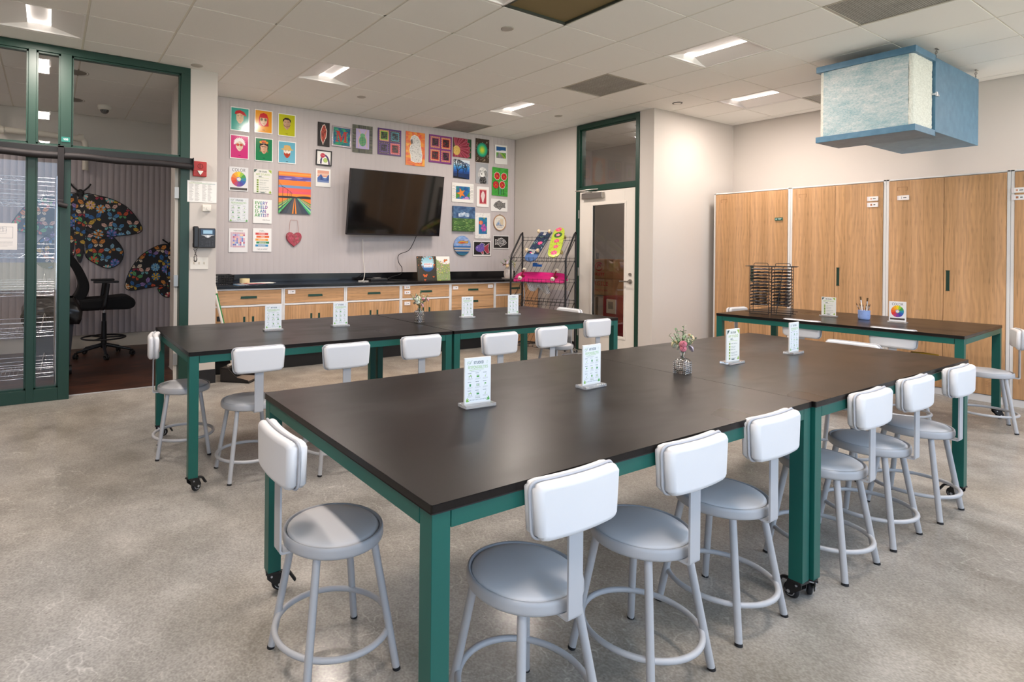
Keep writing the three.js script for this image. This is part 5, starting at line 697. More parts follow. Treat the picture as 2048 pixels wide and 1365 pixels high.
const quilt = (ground, cells, trims) => (c, w, h) => { bg(c, w, h, ground); rnd(44); for (let j = 0; j < 2; j++) for (let i = 0; i < 2; i++) { const x = w * (0.06 + i * 0.47), y = h * (0.06 + j * 0.47), s = w * 0.41, k = cells[j * 2 + i]; c.fillStyle = trims[j * 2 + i]; c.fillRect(x, y, s, s); for (let t = 0; t < 22; t++) for (const e of [0, 1, 2, 3]) { c.fillStyle = ['#e9d9b0', '#3a3236', k, '#c98a7a'][(t + e) % 4]; const q = x + s * t / 22, v = y + s * t / 22; if (e === 0) c.fillRect(q, y + 3, s / 40, 7); if (e === 1) c.fillRect(q, y + s - 10, s / 40, 7); if (e === 2) c.fillRect(x + 3, v, 7, s / 40); if (e === 3) c.fillRect(x + s - 10, v, 7, s / 40); } c.fillStyle = k; c.fillRect(x + s * 0.12, y + s * 0.12, s * 0.76, s * 0.76); c.fillStyle = '#1d181b'; c.fillRect(x + s * 0.18, y + s * 0.18, s * 0.64, s * 0.64); c.strokeStyle = k; c.lineWidth = 2.6; for (let t = 0; t < 26; t++) { c.beginPath(); c.arc(x + s * between(0.2, 0.8), y + s * between(0.2, 0.8), between(4, 12), t, t + 2.6); c.stroke(); } } };
print('purple quilt block print of four squares in green, blue, violet and red', 3.79, 2.745, 0.355, 0.347, quilt('#50296f', ['#7cc23a', '#5ab4c8', '#7d5aa8', '#c23a35'], ['#d9946a', '#2a2a30', '#2a2a30', '#d9707a']), { thick: 0.004 });
print('magenta quilt block print of four dark red squares', 4.609, 2.733, 0.384, 0.388, quilt('#7d2f7d', ['#b03a7a', '#c8202c', '#c8202c', '#b03a7a'], ['#c98a5a', '#d99a6a', '#d99a6a', '#c98a5a']), { thick: 0.004, rot: -0.01 });
print('grey parrot drawing on a fiery orange ground', 4.194, 2.697, 0.307, 0.457, (c, w, h) => { bg(c, w, h, '#e8742a'); blotch(c, w, h, ['#f0a02a', '#d8502a', '#f2b83a', '#e0463c', '#ef8a2a'], 130, 34, 14); const out = [[0.24, 0.25], [0.3, 0.14], [0.45, 0.09], [0.62, 0.13], [0.74, 0.24], [0.78, 0.42], [0.86, 0.68], [0.82, 0.88], [0.5, 0.9], [0.28, 0.86], [0.26, 0.7], [0.2, 0.55], [0.24, 0.42], [0.3, 0.36]].map(([x, y]) => [x * w, y * h]); poly(c, out, '#d9d6d0', '#f4f1ea', 8); c.save(); c.beginPath(); out.forEach(([x, y], i) => (i ? c.lineTo(x, y) : c.moveTo(x, y))); c.clip(); rnd(18); for (let i = 0; i < 420; i++) { const x = between(0, w), y = between(h * 0.1, h * 0.9); c.strokeStyle = ['#5a5856', '#8b8884', '#3c3a3a', '#f2f0ec'][i % 4]; c.lineWidth = 2; c.beginPath(); c.arc(x, y, between(4, 9), 0.2, 2.9); c.stroke(); } c.restore(); poly(c, [[0.24, 0.24], [0.34, 0.22], [0.36, 0.34], [0.3, 0.38], [0.26, 0.32]].map(([x, y]) => [x * w, y * h]), '#4a4847'); ell(c, w * 0.44, h * 0.2, 9, 9, '#f0eee8'); ell(c, w * 0.44, h * 0.2, 5, 5, '#222'); });
print('painting of a large crimson daisy with a golden centre', 4.985, 2.793, 0.319, 0.274, (c, w, h) => { bg(c, w, h, '#1f4a2a'); for (let r = 0; r < 2; r++) for (let i = 0; i < 15; i++) { c.save(); c.translate(w * 0.18, h * 0.62); c.rotate(-1.75 + i * 0.26 + r * 0.13); ell(c, w * 0.4, 0, w * (0.38 - r * 0.06), h * 0.1, i % 2 ? '#8a2238' : '#a03048'); c.strokeStyle = '#d9a0a8'; c.lineWidth = 2.5; c.stroke(); line(c, [[w * 0.15, 0], [w * 0.68, 0]], '#5f1526', 4); c.restore(); } ell(c, w * 0.17, h * 0.66, w * 0.2, h * 0.25, '#d6b25a'); rnd(2); for (let i = 0; i < 130; i++) { const a = between(0, 6.3), r = Math.sqrt(rnd()); ell(c, w * (0.17 + 0.19 * r * Math.cos(a)), h * (0.66 + 0.24 * r * Math.sin(a)), 3, 3, i % 2 ? '#b98a3a' : '#ecd38a'); } }, { thick: 0.012, name: 'painting', cat: 'painting' });
print('brown print of a glowing green and yellow oval', 5.357, 2.792, 0.255, 0.345, (c, w, h) => { bg(c, w, h, '#3c2d20'); rnd(11); for (let i = 0; i < 130; i++) { ell(c, between(0, w), between(0, h), between(2, 7), between(2, 9), ['#6a543c', '#2a1f18', '#8a7a62', '#a89a84'][i % 4], i); } [['#14705a', 0.4, 0.31], ['#1f9a7a', 0.37, 0.28], ['#3ab87f', 0.3, 0.23], ['#7fcb5a', 0.22, 0.17], ['#c4d63c', 0.14, 0.11], ['#d9d84a', 0.08, 0.06]].forEach(([k, a, b]) => ell(c, w * 0.48, h * 0.47, w * a, h * b, k)); for (const [x, y] of [[0.82, 0.14], [0.66, 0.9], [0.16, 0.86], [0.1, 0.3], [0.9, 0.7]]) { c.strokeStyle = '#cfc2ae'; c.lineWidth = 3; c.beginPath(); c.ellipse(x * w, y * h, 10, 16, x, 0, 7); c.stroke(); } });
const instant = (draw) => (c, w, h) => { bg(c, w, h, '#efede9'); c.save(); c.beginPath(); c.rect(w * 0.11, h * 0.09, w * 0.78, h * 0.6); c.clip(); draw(c, w, h); c.restore(); };
print('instant photo style print of a road through green fields, one corner curling', 5.716, 2.769, 0.238, 0.285, instant((c, w, h) => { bg(c, w, h, '#1f5f9c'); ell(c, w * 0.3, h * 0.36, w * 0.3, h * 0.06, '#e9eef2'); ell(c, w * 0.7, h * 0.34, w * 0.34, h * 0.07, '#f4f6f7'); c.fillStyle = '#5fa23c'; c.fillRect(0, h * 0.4, w, h); poly(c, [[w * 0.3, h * 0.4], [w * 0.38, h * 0.4], [w * 0.72, h * 0.7], [w * 0.1, h * 0.7]], '#8b8d8f'); line(c, [[w * 0.36, h * 0.4], [w * 0.84, h * 0.7]], '#e8d84a', 6); line(c, [[w * 0.34, h * 0.42], [w * 0.42, h * 0.7]], '#f1f1ef', 4); for (let i = 0; i < 4; i++) line(c, [[w * (0.5 + i * 0.1), h * 0.42], [w * (0.85 + i * 0.1), h * 0.66]], i % 2 ? '#2f7a34' : '#a9cf5a', 5); }), { rot: 0.02 });
print('painting of dark bare trees over layered blue hills', 4.98, 2.487, 0.286, 0.269, (c, w, h) => { ['#dfe9f0', '#a9cfe6', '#5ba4d8', '#2f7fc8', '#1f5fb0', '#17458a', '#102f60'].forEach((k, i) => { c.fillStyle = k; c.fillRect(0, h * (0.1 * i + (i ? 0.12 : 0)), w, h); }); const tree = (x, b, s, k, seed) => { rnd(seed); const br = (x0, y0, a, l, lw) => { const x1 = x0 + l * Math.cos(a), y1 = y0 - l * Math.sin(a); line(c, [[x0, y0], [x1, y1]], k, lw); if (lw > 1.4) for (let q = 0; q < 3; q++) br(x1, y1, a + between(-0.75, 0.75), l * 0.68, lw * 0.6); }; br(x, b, Math.PI / 2, s, s * 0.2); }; tree(w * 0.83, h * 0.7, h * 0.2, '#1d4a86', 3); tree(w * 0.6, h * 0.8, h * 0.26, '#163560', 5); tree(w * 0.26, h, h * 0.36, '#0c1420', 8); c.fillStyle = '#0b111c'; c.beginPath(); c.moveTo(0, h * 0.9); c.quadraticCurveTo(w * 0.4, h * 0.9, w, h); c.lineTo(0, h); c.fill(); }, { name: 'painting', cat: 'painting', rot: -0.015 });
print('black and white print of a shaggy dog on grey', 5.355, 2.455, 0.23, 0.297, (c, w, h) => { bg(c, w, h, '#a9abb0'); ell(c, w * 0.58, h * 0.86, w * 0.28, h * 0.26, '#2a2a2c'); ell(c, w * 0.55, h * 0.42, w * 0.33, h * 0.24, '#e6e5e2'); ell(c, w * 0.28, h * 0.5, w * 0.11, h * 0.18, '#c9c8c6', 0.3); ell(c, w * 0.82, h * 0.5, w * 0.11, h * 0.18, '#8f8e8d', -0.3); rnd(6); for (let i = 0; i < 260; i++) { const a = between(0, 6.3), r = Math.sqrt(rnd()), x = w * (0.55 + 0.36 * r * Math.cos(a)), y = h * (0.44 + 0.28 * r * Math.sin(a)); line(c, [[x, y], [x + between(-6, 6), y + between(4, 12)]], ['#2d2d2f', '#f6f5f2', '#6c6c6e'][i % 3], 2.4); } for (let i = 0; i < 60; i++) { const x = w * between(0.34, 0.84), y = h * between(0.7, 1); line(c, [[x, y], [x + 4, y + 14]], i % 2 ? '#e6e5e2' : '#151516', 3); } ell(c, w * 0.5, h * 0.56, w * 0.16, h * 0.11, '#f1f0ed'); ell(c, w * 0.47, h * 0.52, 13, 10, '#111'); ell(c, w * 0.4, h * 0.38, 7, 7, '#111'); ell(c, w * 0.66, h * 0.39, 7, 7, '#111'); });
print('painting of four red poppies on bright green', 5.701, 2.357, 0.308, 0.422, (c, w, h) => { bg(c, w, h, '#3fa03a'); blotch(c, w, h, ['#4fb046', '#33902f', '#58b85a'], 90, 26, 9); for (const [x, k] of [[0.4, '#1f3a2a'], [0.5, '#3f7f8a'], [0.57, '#1f4a3a'], [0.7, '#2a4430']]) line(c, [[w * x, h * 0.55], [w * (x + 0.02), h * 0.96]], k, 12); for (const [x, y, wht] of [[0.3, 0.3, 1], [0.74, 0.3, 1], [0.24, 0.62, 0], [0.64, 0.6, 1]]) { for (let q = 0; q < 7; q++) ell(c, w * x + 34 * Math.cos(q * 0.9), h * y + 34 * Math.sin(q * 0.9), 30, 30, wht ? '#f1ece4' : '#3a1414'); for (let q = 0; q < 7; q++) ell(c, w * x + 31 * Math.cos(q * 0.9), h * y + 31 * Math.sin(q * 0.9), 26, 26, q % 2 ? '#d8342a' : '#c4242a'); ell(c, w * x, h * y, 22, 22, '#7d1420'); ell(c, w * x, h * y, 15, 15, '#ee8a2a'); ell(c, w * x, h * y, 7, 7, '#b8242a'); } }, { name: 'painting', cat: 'painting', rot: -0.02 });
print('orange starfish picture with a drawn paper border', 5.008, 2.15, 0.388, 0.276, (c, w, h) => { bg(c, w, h, '#efece6'); rnd(21); for (let i = 0; i < 46; i++) { const s = i % 2 ? 1 : -1, y = between(0.1, 0.9) * h; c.strokeStyle = '#9a9691'; c.lineWidth = 1.6; c.beginPath(); c.moveTo(w * (0.5 + s * 0.48), y); c.quadraticCurveTo(w * (0.5 + s * 0.4), y - 16, w * (0.5 + s * 0.33), y + 12); c.stroke(); } const x0 = w * 0.18, y0 = h * 0.17; c.save(); c.beginPath(); c.rect(x0, y0, w * 0.64, h * 0.66); c.clip(); bg(c, w, h, '#1f5fa0'); blotch(c, w, h, ['#2a7ab8', '#184a88', '#2f8a9a', '#3f8f4a'], 60, 34, 5); poly(c, [[x0, y0 + h * 0.3], [x0 + w * 0.2, y0 + h * 0.5], [x0, y0 + h * 0.66]], '#4a8f3a'); poly(c, [[w * 0.82, h * 0.4], [w * 0.68, h * 0.66], [w * 0.82, h * 0.72]], '#4f8a3f'); const p = []; for (let i = 0; i < 10; i++) { const r = i % 2 ? w * 0.08 : w * 0.2, a = i * 0.628 - 1.9; p.push([w * 0.42 + r * Math.cos(a) * 1.05, h * 0.53 + r * Math.sin(a)]); } poly(c, p, '#e8873a', '#b85a24', 4); ell(c, w * 0.68, h * 0.78, w * 0.1, h * 0.09, '#c48fc0'); ell(c, w * 0.55, h * 0.82, w * 0.07, h * 0.06, '#b07ab8'); c.restore(); });
print('white print of a pale seashell on a red panel', 5.373, 2.114, 0.229, 0.296, (c, w, h) => { bg(c, w, h, '#f3f1ee'); c.fillStyle = '#e9b5a8'; c.fillRect(w * 0.2, h * 0.13, w * 0.62, h * 0.74); c.fillStyle = '#b23a4a'; c.fillRect(w * 0.25, h * 0.17, w * 0.52, h * 0.66); poly(c, [[0.5, 0.2], [0.6, 0.28], [0.68, 0.4], [0.66, 0.52], [0.6, 0.62], [0.54, 0.8], [0.46, 0.76], [0.4, 0.6], [0.33, 0.48], [0.38, 0.34]].map(([x, y]) => [x * w, y * h]), '#ecdcd8'); for (let i = 0; i < 7; i++) line(c, [[w * 0.36, h * (0.3 + i * 0.06)], [w * 0.66, h * (0.34 + i * 0.06)]], '#b98f92', 3); });
const fishPrint = (ground, ink, mid, dir) => (c, w, h) => { bg(c, w, h, ground[0]); c.fillStyle = ground[1]; c.fillRect(w * 0.045, h * 0.07, w * 0.91, h * 0.86); c.save(); c.translate(w / 2, h / 2); c.scale(dir * w / 330, w / 330); const b = [[-110, 10], [-80, -30], [-40, -52], [0, -68], [40, -44], [78, -30], [118, -40], [112, 0], [120, 38], [84, 28], [40, 44], [14, 72], [-20, 50], [-70, 40]]; poly(c, b, mid, ink, 7); rnd(13); for (let i = 0; i < 120; i++) { const x = between(-70, 90), y = between(-34, 30); c.strokeStyle = ink; c.lineWidth = 2.2; c.beginPath(); c.arc(x, y, 6, -1, 1.4); c.stroke(); } for (let i = 0; i < 9; i++) line(c, [[-20 + i * 9, -42], [-10 + i * 9, -62]], ink, 3); ell(c, -78, -4, 8, 8, ink); ell(c, -78, -4, 3, 3, mid); line(c, [[-52, -30], [-46, 0], [-54, 30]], ink, 4); c.restore(); };
print('white print of a dark grey fish with a round fin', 5.688, 2.006, 0.323, 0.186, fishPrint(['#efedea', '#efedea'], '#2b2a2c', '#8d8b88', 1));
print('black print of a white ink fish facing the corner', 5.732, 1.451, 0.315, 0.205, fishPrint(['#e3e1de', '#1d1a1b'], '#f1efec', '#4d4b4c', -1));
print('black print of a purple and red fan tailed fish', 5.37, 1.353, 0.334, 0.219, (c, w, h) => { bg(c, w, h, '#ece9e6'); c.fillStyle = '#1a1718'; c.fillRect(w * 0.045, h * 0.07, w * 0.9, h * 0.85); const f = (p, k) => poly(c, p.map(([x, y]) => [x * w, y * h]), k, '#e9dfe2', 5); f([[0.6, 0.4], [0.9, 0.14], [0.84, 0.46], [0.92, 0.8], [0.78, 0.86], [0.6, 0.6]], '#a8384a'); f([[0.34, 0.28], [0.46, 0.12], [0.64, 0.22], [0.58, 0.36]], '#5a4a9a'); f([[0.4, 0.7], [0.52, 0.9], [0.6, 0.86], [0.56, 0.68]], '#b04a56'); ell(c, w * 0.38, h * 0.5, w * 0.25, h * 0.24, '#6a55a8'); blotch(c, 0, 0, ['#6a55a8'], 1, 1, 1); rnd(8); for (let i = 0; i < 90; i++) { const x = w * between(0.2, 0.56), y = h * between(0.34, 0.66); c.strokeStyle = i % 2 ? '#3f2f7a' : '#9a86cc'; c.lineWidth = 2; c.beginPath(); c.arc(x, y, 6, -1, 1.5); c.stroke(); } ell(c, w * 0.22, h * 0.44, 10, 10, '#e9dfe2'); ell(c, w * 0.22, h * 0.44, 5, 5, '#111'); });
print('canvas painting of a green meadow under stormy blue clouds', 5.014, 1.773, 0.387, 0.357, (c, w, h) => { bg(c, w, h, '#3f5f86'); blotch(c, w, h * 0.48, ['#4d7096', '#34507a', '#5f82a6', '#2c4468'], 90, 40, 3); rnd(17); for (let i = 0; i < 26; i++) ell(c, w * between(0.25, 0.78), h * between(0.26, 0.42), 22, 12, i % 2 ? '#c9d6e2' : '#9fb6cd'); c.fillStyle = '#3f6332'; c.fillRect(0, h * 0.48, w, h); rnd(23); for (let i = 0; i < 170; i++) ell(c, between(0, w), between(h * 0.5, h), between(10, 30), 4, ['#4f7a3a', '#335528', '#5f8a45', '#8aa860'][i % 4]); }, { thick: 0.034, name: 'painting', cat: 'painting', wrap: true });
print('paper with a bright coral and clownfish scene and drawn edges', 5.377, 1.687, 0.287, 0.378, (c, w, h) => { bg(c, w, h, '#eeebe6'); rnd(31); for (let i = 0; i < 60; i++) { c.strokeStyle = '#a7a39d'; c.lineWidth = 1.5; c.beginPath(); c.arc(between(0, w), i % 2 ? between(0, h * 0.16) : between(h * 0.86, h), between(6, 18), i, i + 3); c.stroke(); } c.save(); c.beginPath(); c.rect(w * 0.24, h * 0.18, w * 0.54, h * 0.64); c.clip(); bg(c, w, h, '#1b6f9a'); blotch(c, w, h, ['#1f8aa8', '#2a5fae', '#1a9a8a', '#d8b82a', '#174f8a'], 50, 34, 27); ell(c, w * 0.38, h * 0.38, w * 0.13, h * 0.08, '#e2602a'); line(c, [[w * 0.38, h * 0.31], [w * 0.38, h * 0.45]], '#f4efe4', 8); for (let i = 0; i < 8; i++) ell(c, w * (0.56 + 0.1 * Math.cos(i)), h * (0.58 + 0.09 * Math.sin(i)), w * 0.09, h * 0.05, i % 2 ? '#c4589a' : '#9a4a9c', i); c.restore(); }, { rot: 0.012 });
{ // hoop and oval
  const o = thing('embroidery_hoop', 'round wooden embroidery hoop stitched in blue', 'embroidery', [5.70, 1.743, ZP]); mesh('hoop', new THREE.TorusGeometry(0.117, 0.006, 8, 48).scale(1, 0.98, 1.3), S('#b98a5e', 0.5), o, [0, 0, 0.007]); mesh('clasp', [span(-0.014, 0.014, 0.114, 0.128, 0.002, 0.014, 0.002)], M.brushed, o);
  const cg = new THREE.CircleGeometry(0.116, 40); mesh('cloth', cg, S('#ffffff', 0.85, { map: canvasMap(300, 300, (c, w, h) => { bg(c, w, h, '#e9e2d3'); c.strokeStyle = '#3a5a9a'; c.lineWidth = 3; c.setLineDash([8, 5]); c.strokeRect(w * 0.2, h * 0.22, w * 0.62, h * 0.5); c.setLineDash([]); c.fillStyle = '#d9c7a8'; c.fillRect(w * 0.52, h * 0.26, w * 0.26, h * 0.36); poly(c, [[w * 0.22, h * 0.62], [w * 0.34, h * 0.46], [w * 0.44, h * 0.36], [w * 0.56, h * 0.6]], null, '#3f6fb0', 7); poly(c, [[w * 0.26, h * 0.6], [w * 0.42, h * 0.44], [w * 0.5, h * 0.6]], '#7f9fc8'); rnd(4); for (let i = 0; i < 40; i++) { c.fillStyle = '#2f4f8a'; c.fillRect(w * between(0.2, 0.8), h * between(0.62, 0.7), 6, 10); } fit(c, 'you are loved', w * 0.5, h * 0.82, w * 0.44, 'italic 22px serif', '#39557f'); }) }), o, [0, 0, 0.006]);
  const g = extrude((() => { const s = new THREE.Shape(); s.absellipse(0, 0, 0.146, 0.14, 0, Math.PI * 2); return s; })(), 0.014, 0.002, 32); const p = g.attributes.position, uv = g.attributes.uv; for (let i = 0; i < p.count; i++) uv.setXY(i, p.getX(i) / 0.3 + 0.5, p.getY(i) / 0.29 + 0.5);
  single('painting', g, S('#ffffff', 0.4, { map: canvasMap(320, 310, (c, w, h) => { bg(c, w, h, '#7f9fce'); blotch(c, w, h * 0.55, ['#8fb0dc', '#6f8fc4', '#a4bfe2', '#b9a4c4'], 40, 30, 6); [['#2f6aa8', 0.52], ['#c2b9ae', 0.6], ['#2a5f9a', 0.66], ['#b8ac9c', 0.72], ['#1f5a88', 0.79], ['#2f6f86', 0.88]].forEach(([k, y]) => { c.fillStyle = k; c.fillRect(0, h * y, w, h); }); poly(c, [[0.22, 0.36], [0.34, 0.27], [0.58, 0.25], [0.72, 0.3], [0.84, 0.24], [0.82, 0.38], [0.66, 0.38], [0.4, 0.42]].map(([x, y]) => [x * w, y * h]), '#c9a04a', '#6a3f24', 4); poly(c, [[0.26, 0.35], [0.5, 0.32], [0.72, 0.34], [0.44, 0.39]].map(([x, y]) => [x * w, y * h]), '#c84a3a'); }) }), 'oval painting of a red and gold fish above a blue sea', 'painting', undefined, [4.998, 1.389, ZP + 0.003]);
}
// ================================================================ on the white column
{
  const ZC = ZF + 0.002;
  const a = thing('fire_alarm', 'red square fire alarm strobe on the white column', 'fire alarm', [1.207, 2.07, ZC]); mesh('case', box(0.124, 0.143, 0.035, 0, 0, 0.0175, 0.006), M.red, a); mesh('speaker_ring', new THREE.TorusGeometry(0.024, 0.0022, 6, 28), S('#8d1b18', 0.5), a, [0.004, 0.026, 0.0355]); mesh('wording', [span(-0.003, 0.003, 0.006, 0.05, 0.035, 0.0362)], S('#6d1512', 0.5), a); { const s = new THREE.Shape([[-0.024, -0.012], [-0.02, -0.022], [0, -0.05], [0.02, -0.022], [0.024, -0.012]].map((p) => new THREE.Vector2(...p))); mesh('strobe', extrude(s, 0.008, 0.002), S('#e9e6dc', 0.2), a, [0.002, -0.008, 0.036]); } mesh('ridge', box(0.12, 0.006, 0.006, 0, -0.016, 0.036, 0.002), M.red, a);
  single('phone_list', new THREE.BoxGeometry(0.27, 0.205, 0.0015), S('#ffffff', 0.5, { map: canvasMap(380, 288, (c, w, h) => { bg(c, w, h, '#f0eeea'); fit(c, 'Emergency Phone List', w * 0.3, 24, 150, '14px sans-serif', '#5a7a3a'); scribble(c, w * 0.62, 18, 110, 1, 6, '#7f9a6a'); const g = c.createLinearGradient(0, 0, w, 0); g.addColorStop(0, '#c9c23a'); g.addColorStop(0.5, '#4a9a5a'); g.addColorStop(1, '#2a6a9a'); c.fillStyle = g; c.fillRect(20, 32, w - 40, 4); rnd(3); for (let r = 0; r < 22; r++) for (const x of [22, 96, 190, 262]) { c.fillStyle = r % 2 ? '#b9b6b4' : '#a19e9c'; c.fillRect(x, 44 + r * 10.5, between(30, 62), 4); } }) }), 'white printed phone list taped to the white column', 'paper', undefined, [1.236, 1.856, ZC + 0.001]);
  const th = thing('thermostat', 'small cream thermostat with a round dial on the white column', 'thermostat', [1.277, 1.70, ZC]); mesh('case', box(0.078, 0.062, 0.024, 0, 0, 0.012, 0.004), M.plastic, th); mesh('dial', disc(0.019, 0.016, 24).rotateX(Math.PI / 2), M.plastic, th, [0.014, -0.004, 0.03]); mesh('sensor', disc(0.004, 0.004, 10).rotateX(Math.PI / 2), S('#9a958c', 0.5), th, [-0.028, 0, 0.025]);
  const p = thing('desk_phone', 'black wall mounted office phone with a small blue screen', 'telephone', [1.245, 1.41, ZC]); mesh('body', box(0.2, 0.19, 0.05, 0.008, 0, 0.03, 0.008), M.charcoal, p); mesh('handset', [new RoundedBoxGeometry(0.05, 0.205, 0.035, 3, 0.014).translate(-0.078, 0.006, 0.075), new RoundedBoxGeometry(0.052, 0.05, 0.045, 3, 0.014).translate(-0.078, 0.085, 0.066), new RoundedBoxGeometry(0.052, 0.05, 0.045, 3, 0.014).translate(-0.078, -0.07, 0.066)], S('#1b1b1e', 0.35), p);
  mesh('display_panel', box(0.128, 0.055, 0.006, 0.034, 0.058, 0.057, 0.002), S('#26405a', 0.3), p); mesh('screen', box(0.085, 0.034, 0.002, 0.034, 0.058, 0.061), S('#8fb0c4', 0.25, { emissive: new THREE.Color('#6f93aa'), emissiveIntensity: 0.25 }), p); { const s = new THREE.Shape(); s.moveTo(-0.064, 0.03); s.lineTo(0.064, 0.03); s.lineTo(0.03, 0.02); s.quadraticCurveTo(0, -0.014, -0.03, 0.02); mesh('trim', extrude(s, 0.004, 0.001), S('#c4c6c9', 0.3), p, [0.034, 0, 0.055]); } mesh('navigation_button', disc(0.012, 0.008, 20).rotateX(Math.PI / 2), S('#e2e3e4', 0.3), p, [0.034, 0.014, 0.06]);
  const ks = []; for (let i = 0; i < 3; i++) for (let j = 0; j < 4; j++) ks.push(box(0.012, 0.008, 0.004, 0.018 + i * 0.017, -0.03 - j * 0.0145, 0.057, 0.001)); for (const x of [-0.02, 0.078]) for (let j = 0; j < 3; j++) ks.push(box(0.011, 0.008, 0.004, x, -0.036 - j * 0.014, 0.057, 0.001)); for (const x of [-0.012, 0.002, 0.066, 0.08]) ks.push(box(0.011, 0.006, 0.004, x, -0.008, 0.057, 0.001)); mesh('keypad', ks, S('#4a4b50', 0.4), p);
  const cp = []; for (let i = 0; i <= 300; i++) { const t = i / 300, a = t * 22 * Math.PI * 2, bx = -0.09 + 0.02 * Math.sin(t * Math.PI * 2) + t * 0.03, by = -0.1 - 0.125 * Math.sin(t * Math.PI), s = 0.0055; cp.push([bx + s * Math.cos(a), by + s * 0.4 * Math.sin(a), 0.05 + s * Math.sin(a)]); } mesh('coiled_cord', tube(cp, 0.002, 700, 5), M.black, p);
  const s = thing('light_switch', 'white three gang light switch plate under the phone', 'light switch', [1.214, 1.168, ZC]); mesh('plate', box(0.165, 0.114, 0.007, 0, 0, 0.0035, 0.002), M.plastic, s); for (const x of [-0.046, 0, 0.046]) mesh('toggle', [box(0.009, 0.016, 0.012, x, 0.004, 0.012, 0.002), box(0.013, 0.026, 0.002, x, 0, 0.0078)], S('#d8cfbf', 0.5), s);
}
// ================================================================ on the glass wall
{
  const o = thing('blackout_shade', 'rolled black blackout shade with a hanging strap across the glass wall', 'shade', [0, 0, ZF]);
  mesh('header_board', span(-2.38, 1.137, 2.112, 2.165, 0.006, 0.03, 0.003), M.black, o); const rollPts = []; for (let i = 0; i <= 40; i++) rollPts.push([-2.38 + 3.525 * i / 40, 2.096 - 0.01 + 0.004 * Math.sin(i * 0.9), 0.05 + 0.003 * Math.sin(i * 1.7)]); mesh('shade_roll', tube(rollPts, 0.03, 160, 12), S('#1f191b', 0.55, { bumpMap: at(grainMap, 40, 2), bumpScale: 0.002 }), o); mesh('end_plate', span(1.137, 1.142, 2.05, 2.165, 0.002, 0.085, 0.002), M.black, o);
  mesh('strap', [span(0.054, 0.1, 1.7, 2.165, 0.08, 0.085, 0.002), span(0.054, 0.1, 2.15, 2.168, 0.0, 0.085, 0.003)], S('#1c1618', 0.6), o); mesh('strap_roll', [rod([0.06, 1.672, 0.085], [0.128, 1.655, 0.085], 0.02, 14), span(0.054, 0.1, 1.668, 1.71, 0.075, 0.09, 0.006)], S('#1c1618', 0.6), o);
  single('room_number_sign', faceMap(0.064, 0.042, 0.006), S('#ffffff', 0.4, { map: canvasMap(128, 84, (c, w, h) => { bg(c, w, h, '#1c7a6e'); fit(c, '105', w / 2, h * 0.68, w * 0.7, 'bold 46px sans-serif', '#f2f4f2'); }) }), 'small teal room sign reading 105 on the green post', 'sign', undefined, [0.112, 2.233, ZF + 0.007]);
  single('evacuation_map', faceMap(0.3, 0.22, 0.0015), S('#ffffff', 0.5, { map: canvasMap(420, 308, (c, w, h) => { bg(c, w, h, '#f1ece8'); c.strokeStyle = '#8a8a94'; c.lineWidth = 2; rnd(5); for (let i = 0; i < 16; i++) c.strokeRect(w * between(0.06, 0.75), h * between(0.12, 0.5), w * between(0.08, 0.2), h * between(0.1, 0.2)); c.strokeStyle = '#5a5a64'; c.strokeRect(w * 0.06, h * 0.14, w * 0.84, h * 0.42); scribble(c, w * 0.5, h * 0.68, w * 0.4, 5, 14, '#a9a4a2', 3); c.fillStyle = '#c98a3a'; c.fillRect(w * 0.45, h * 0.68, 14, 50); }) }), 'white evacuation floor plan taped to the glass beside the green post', 'paper', undefined, [-0.375, 1.393, ZF - 0.043]);
}
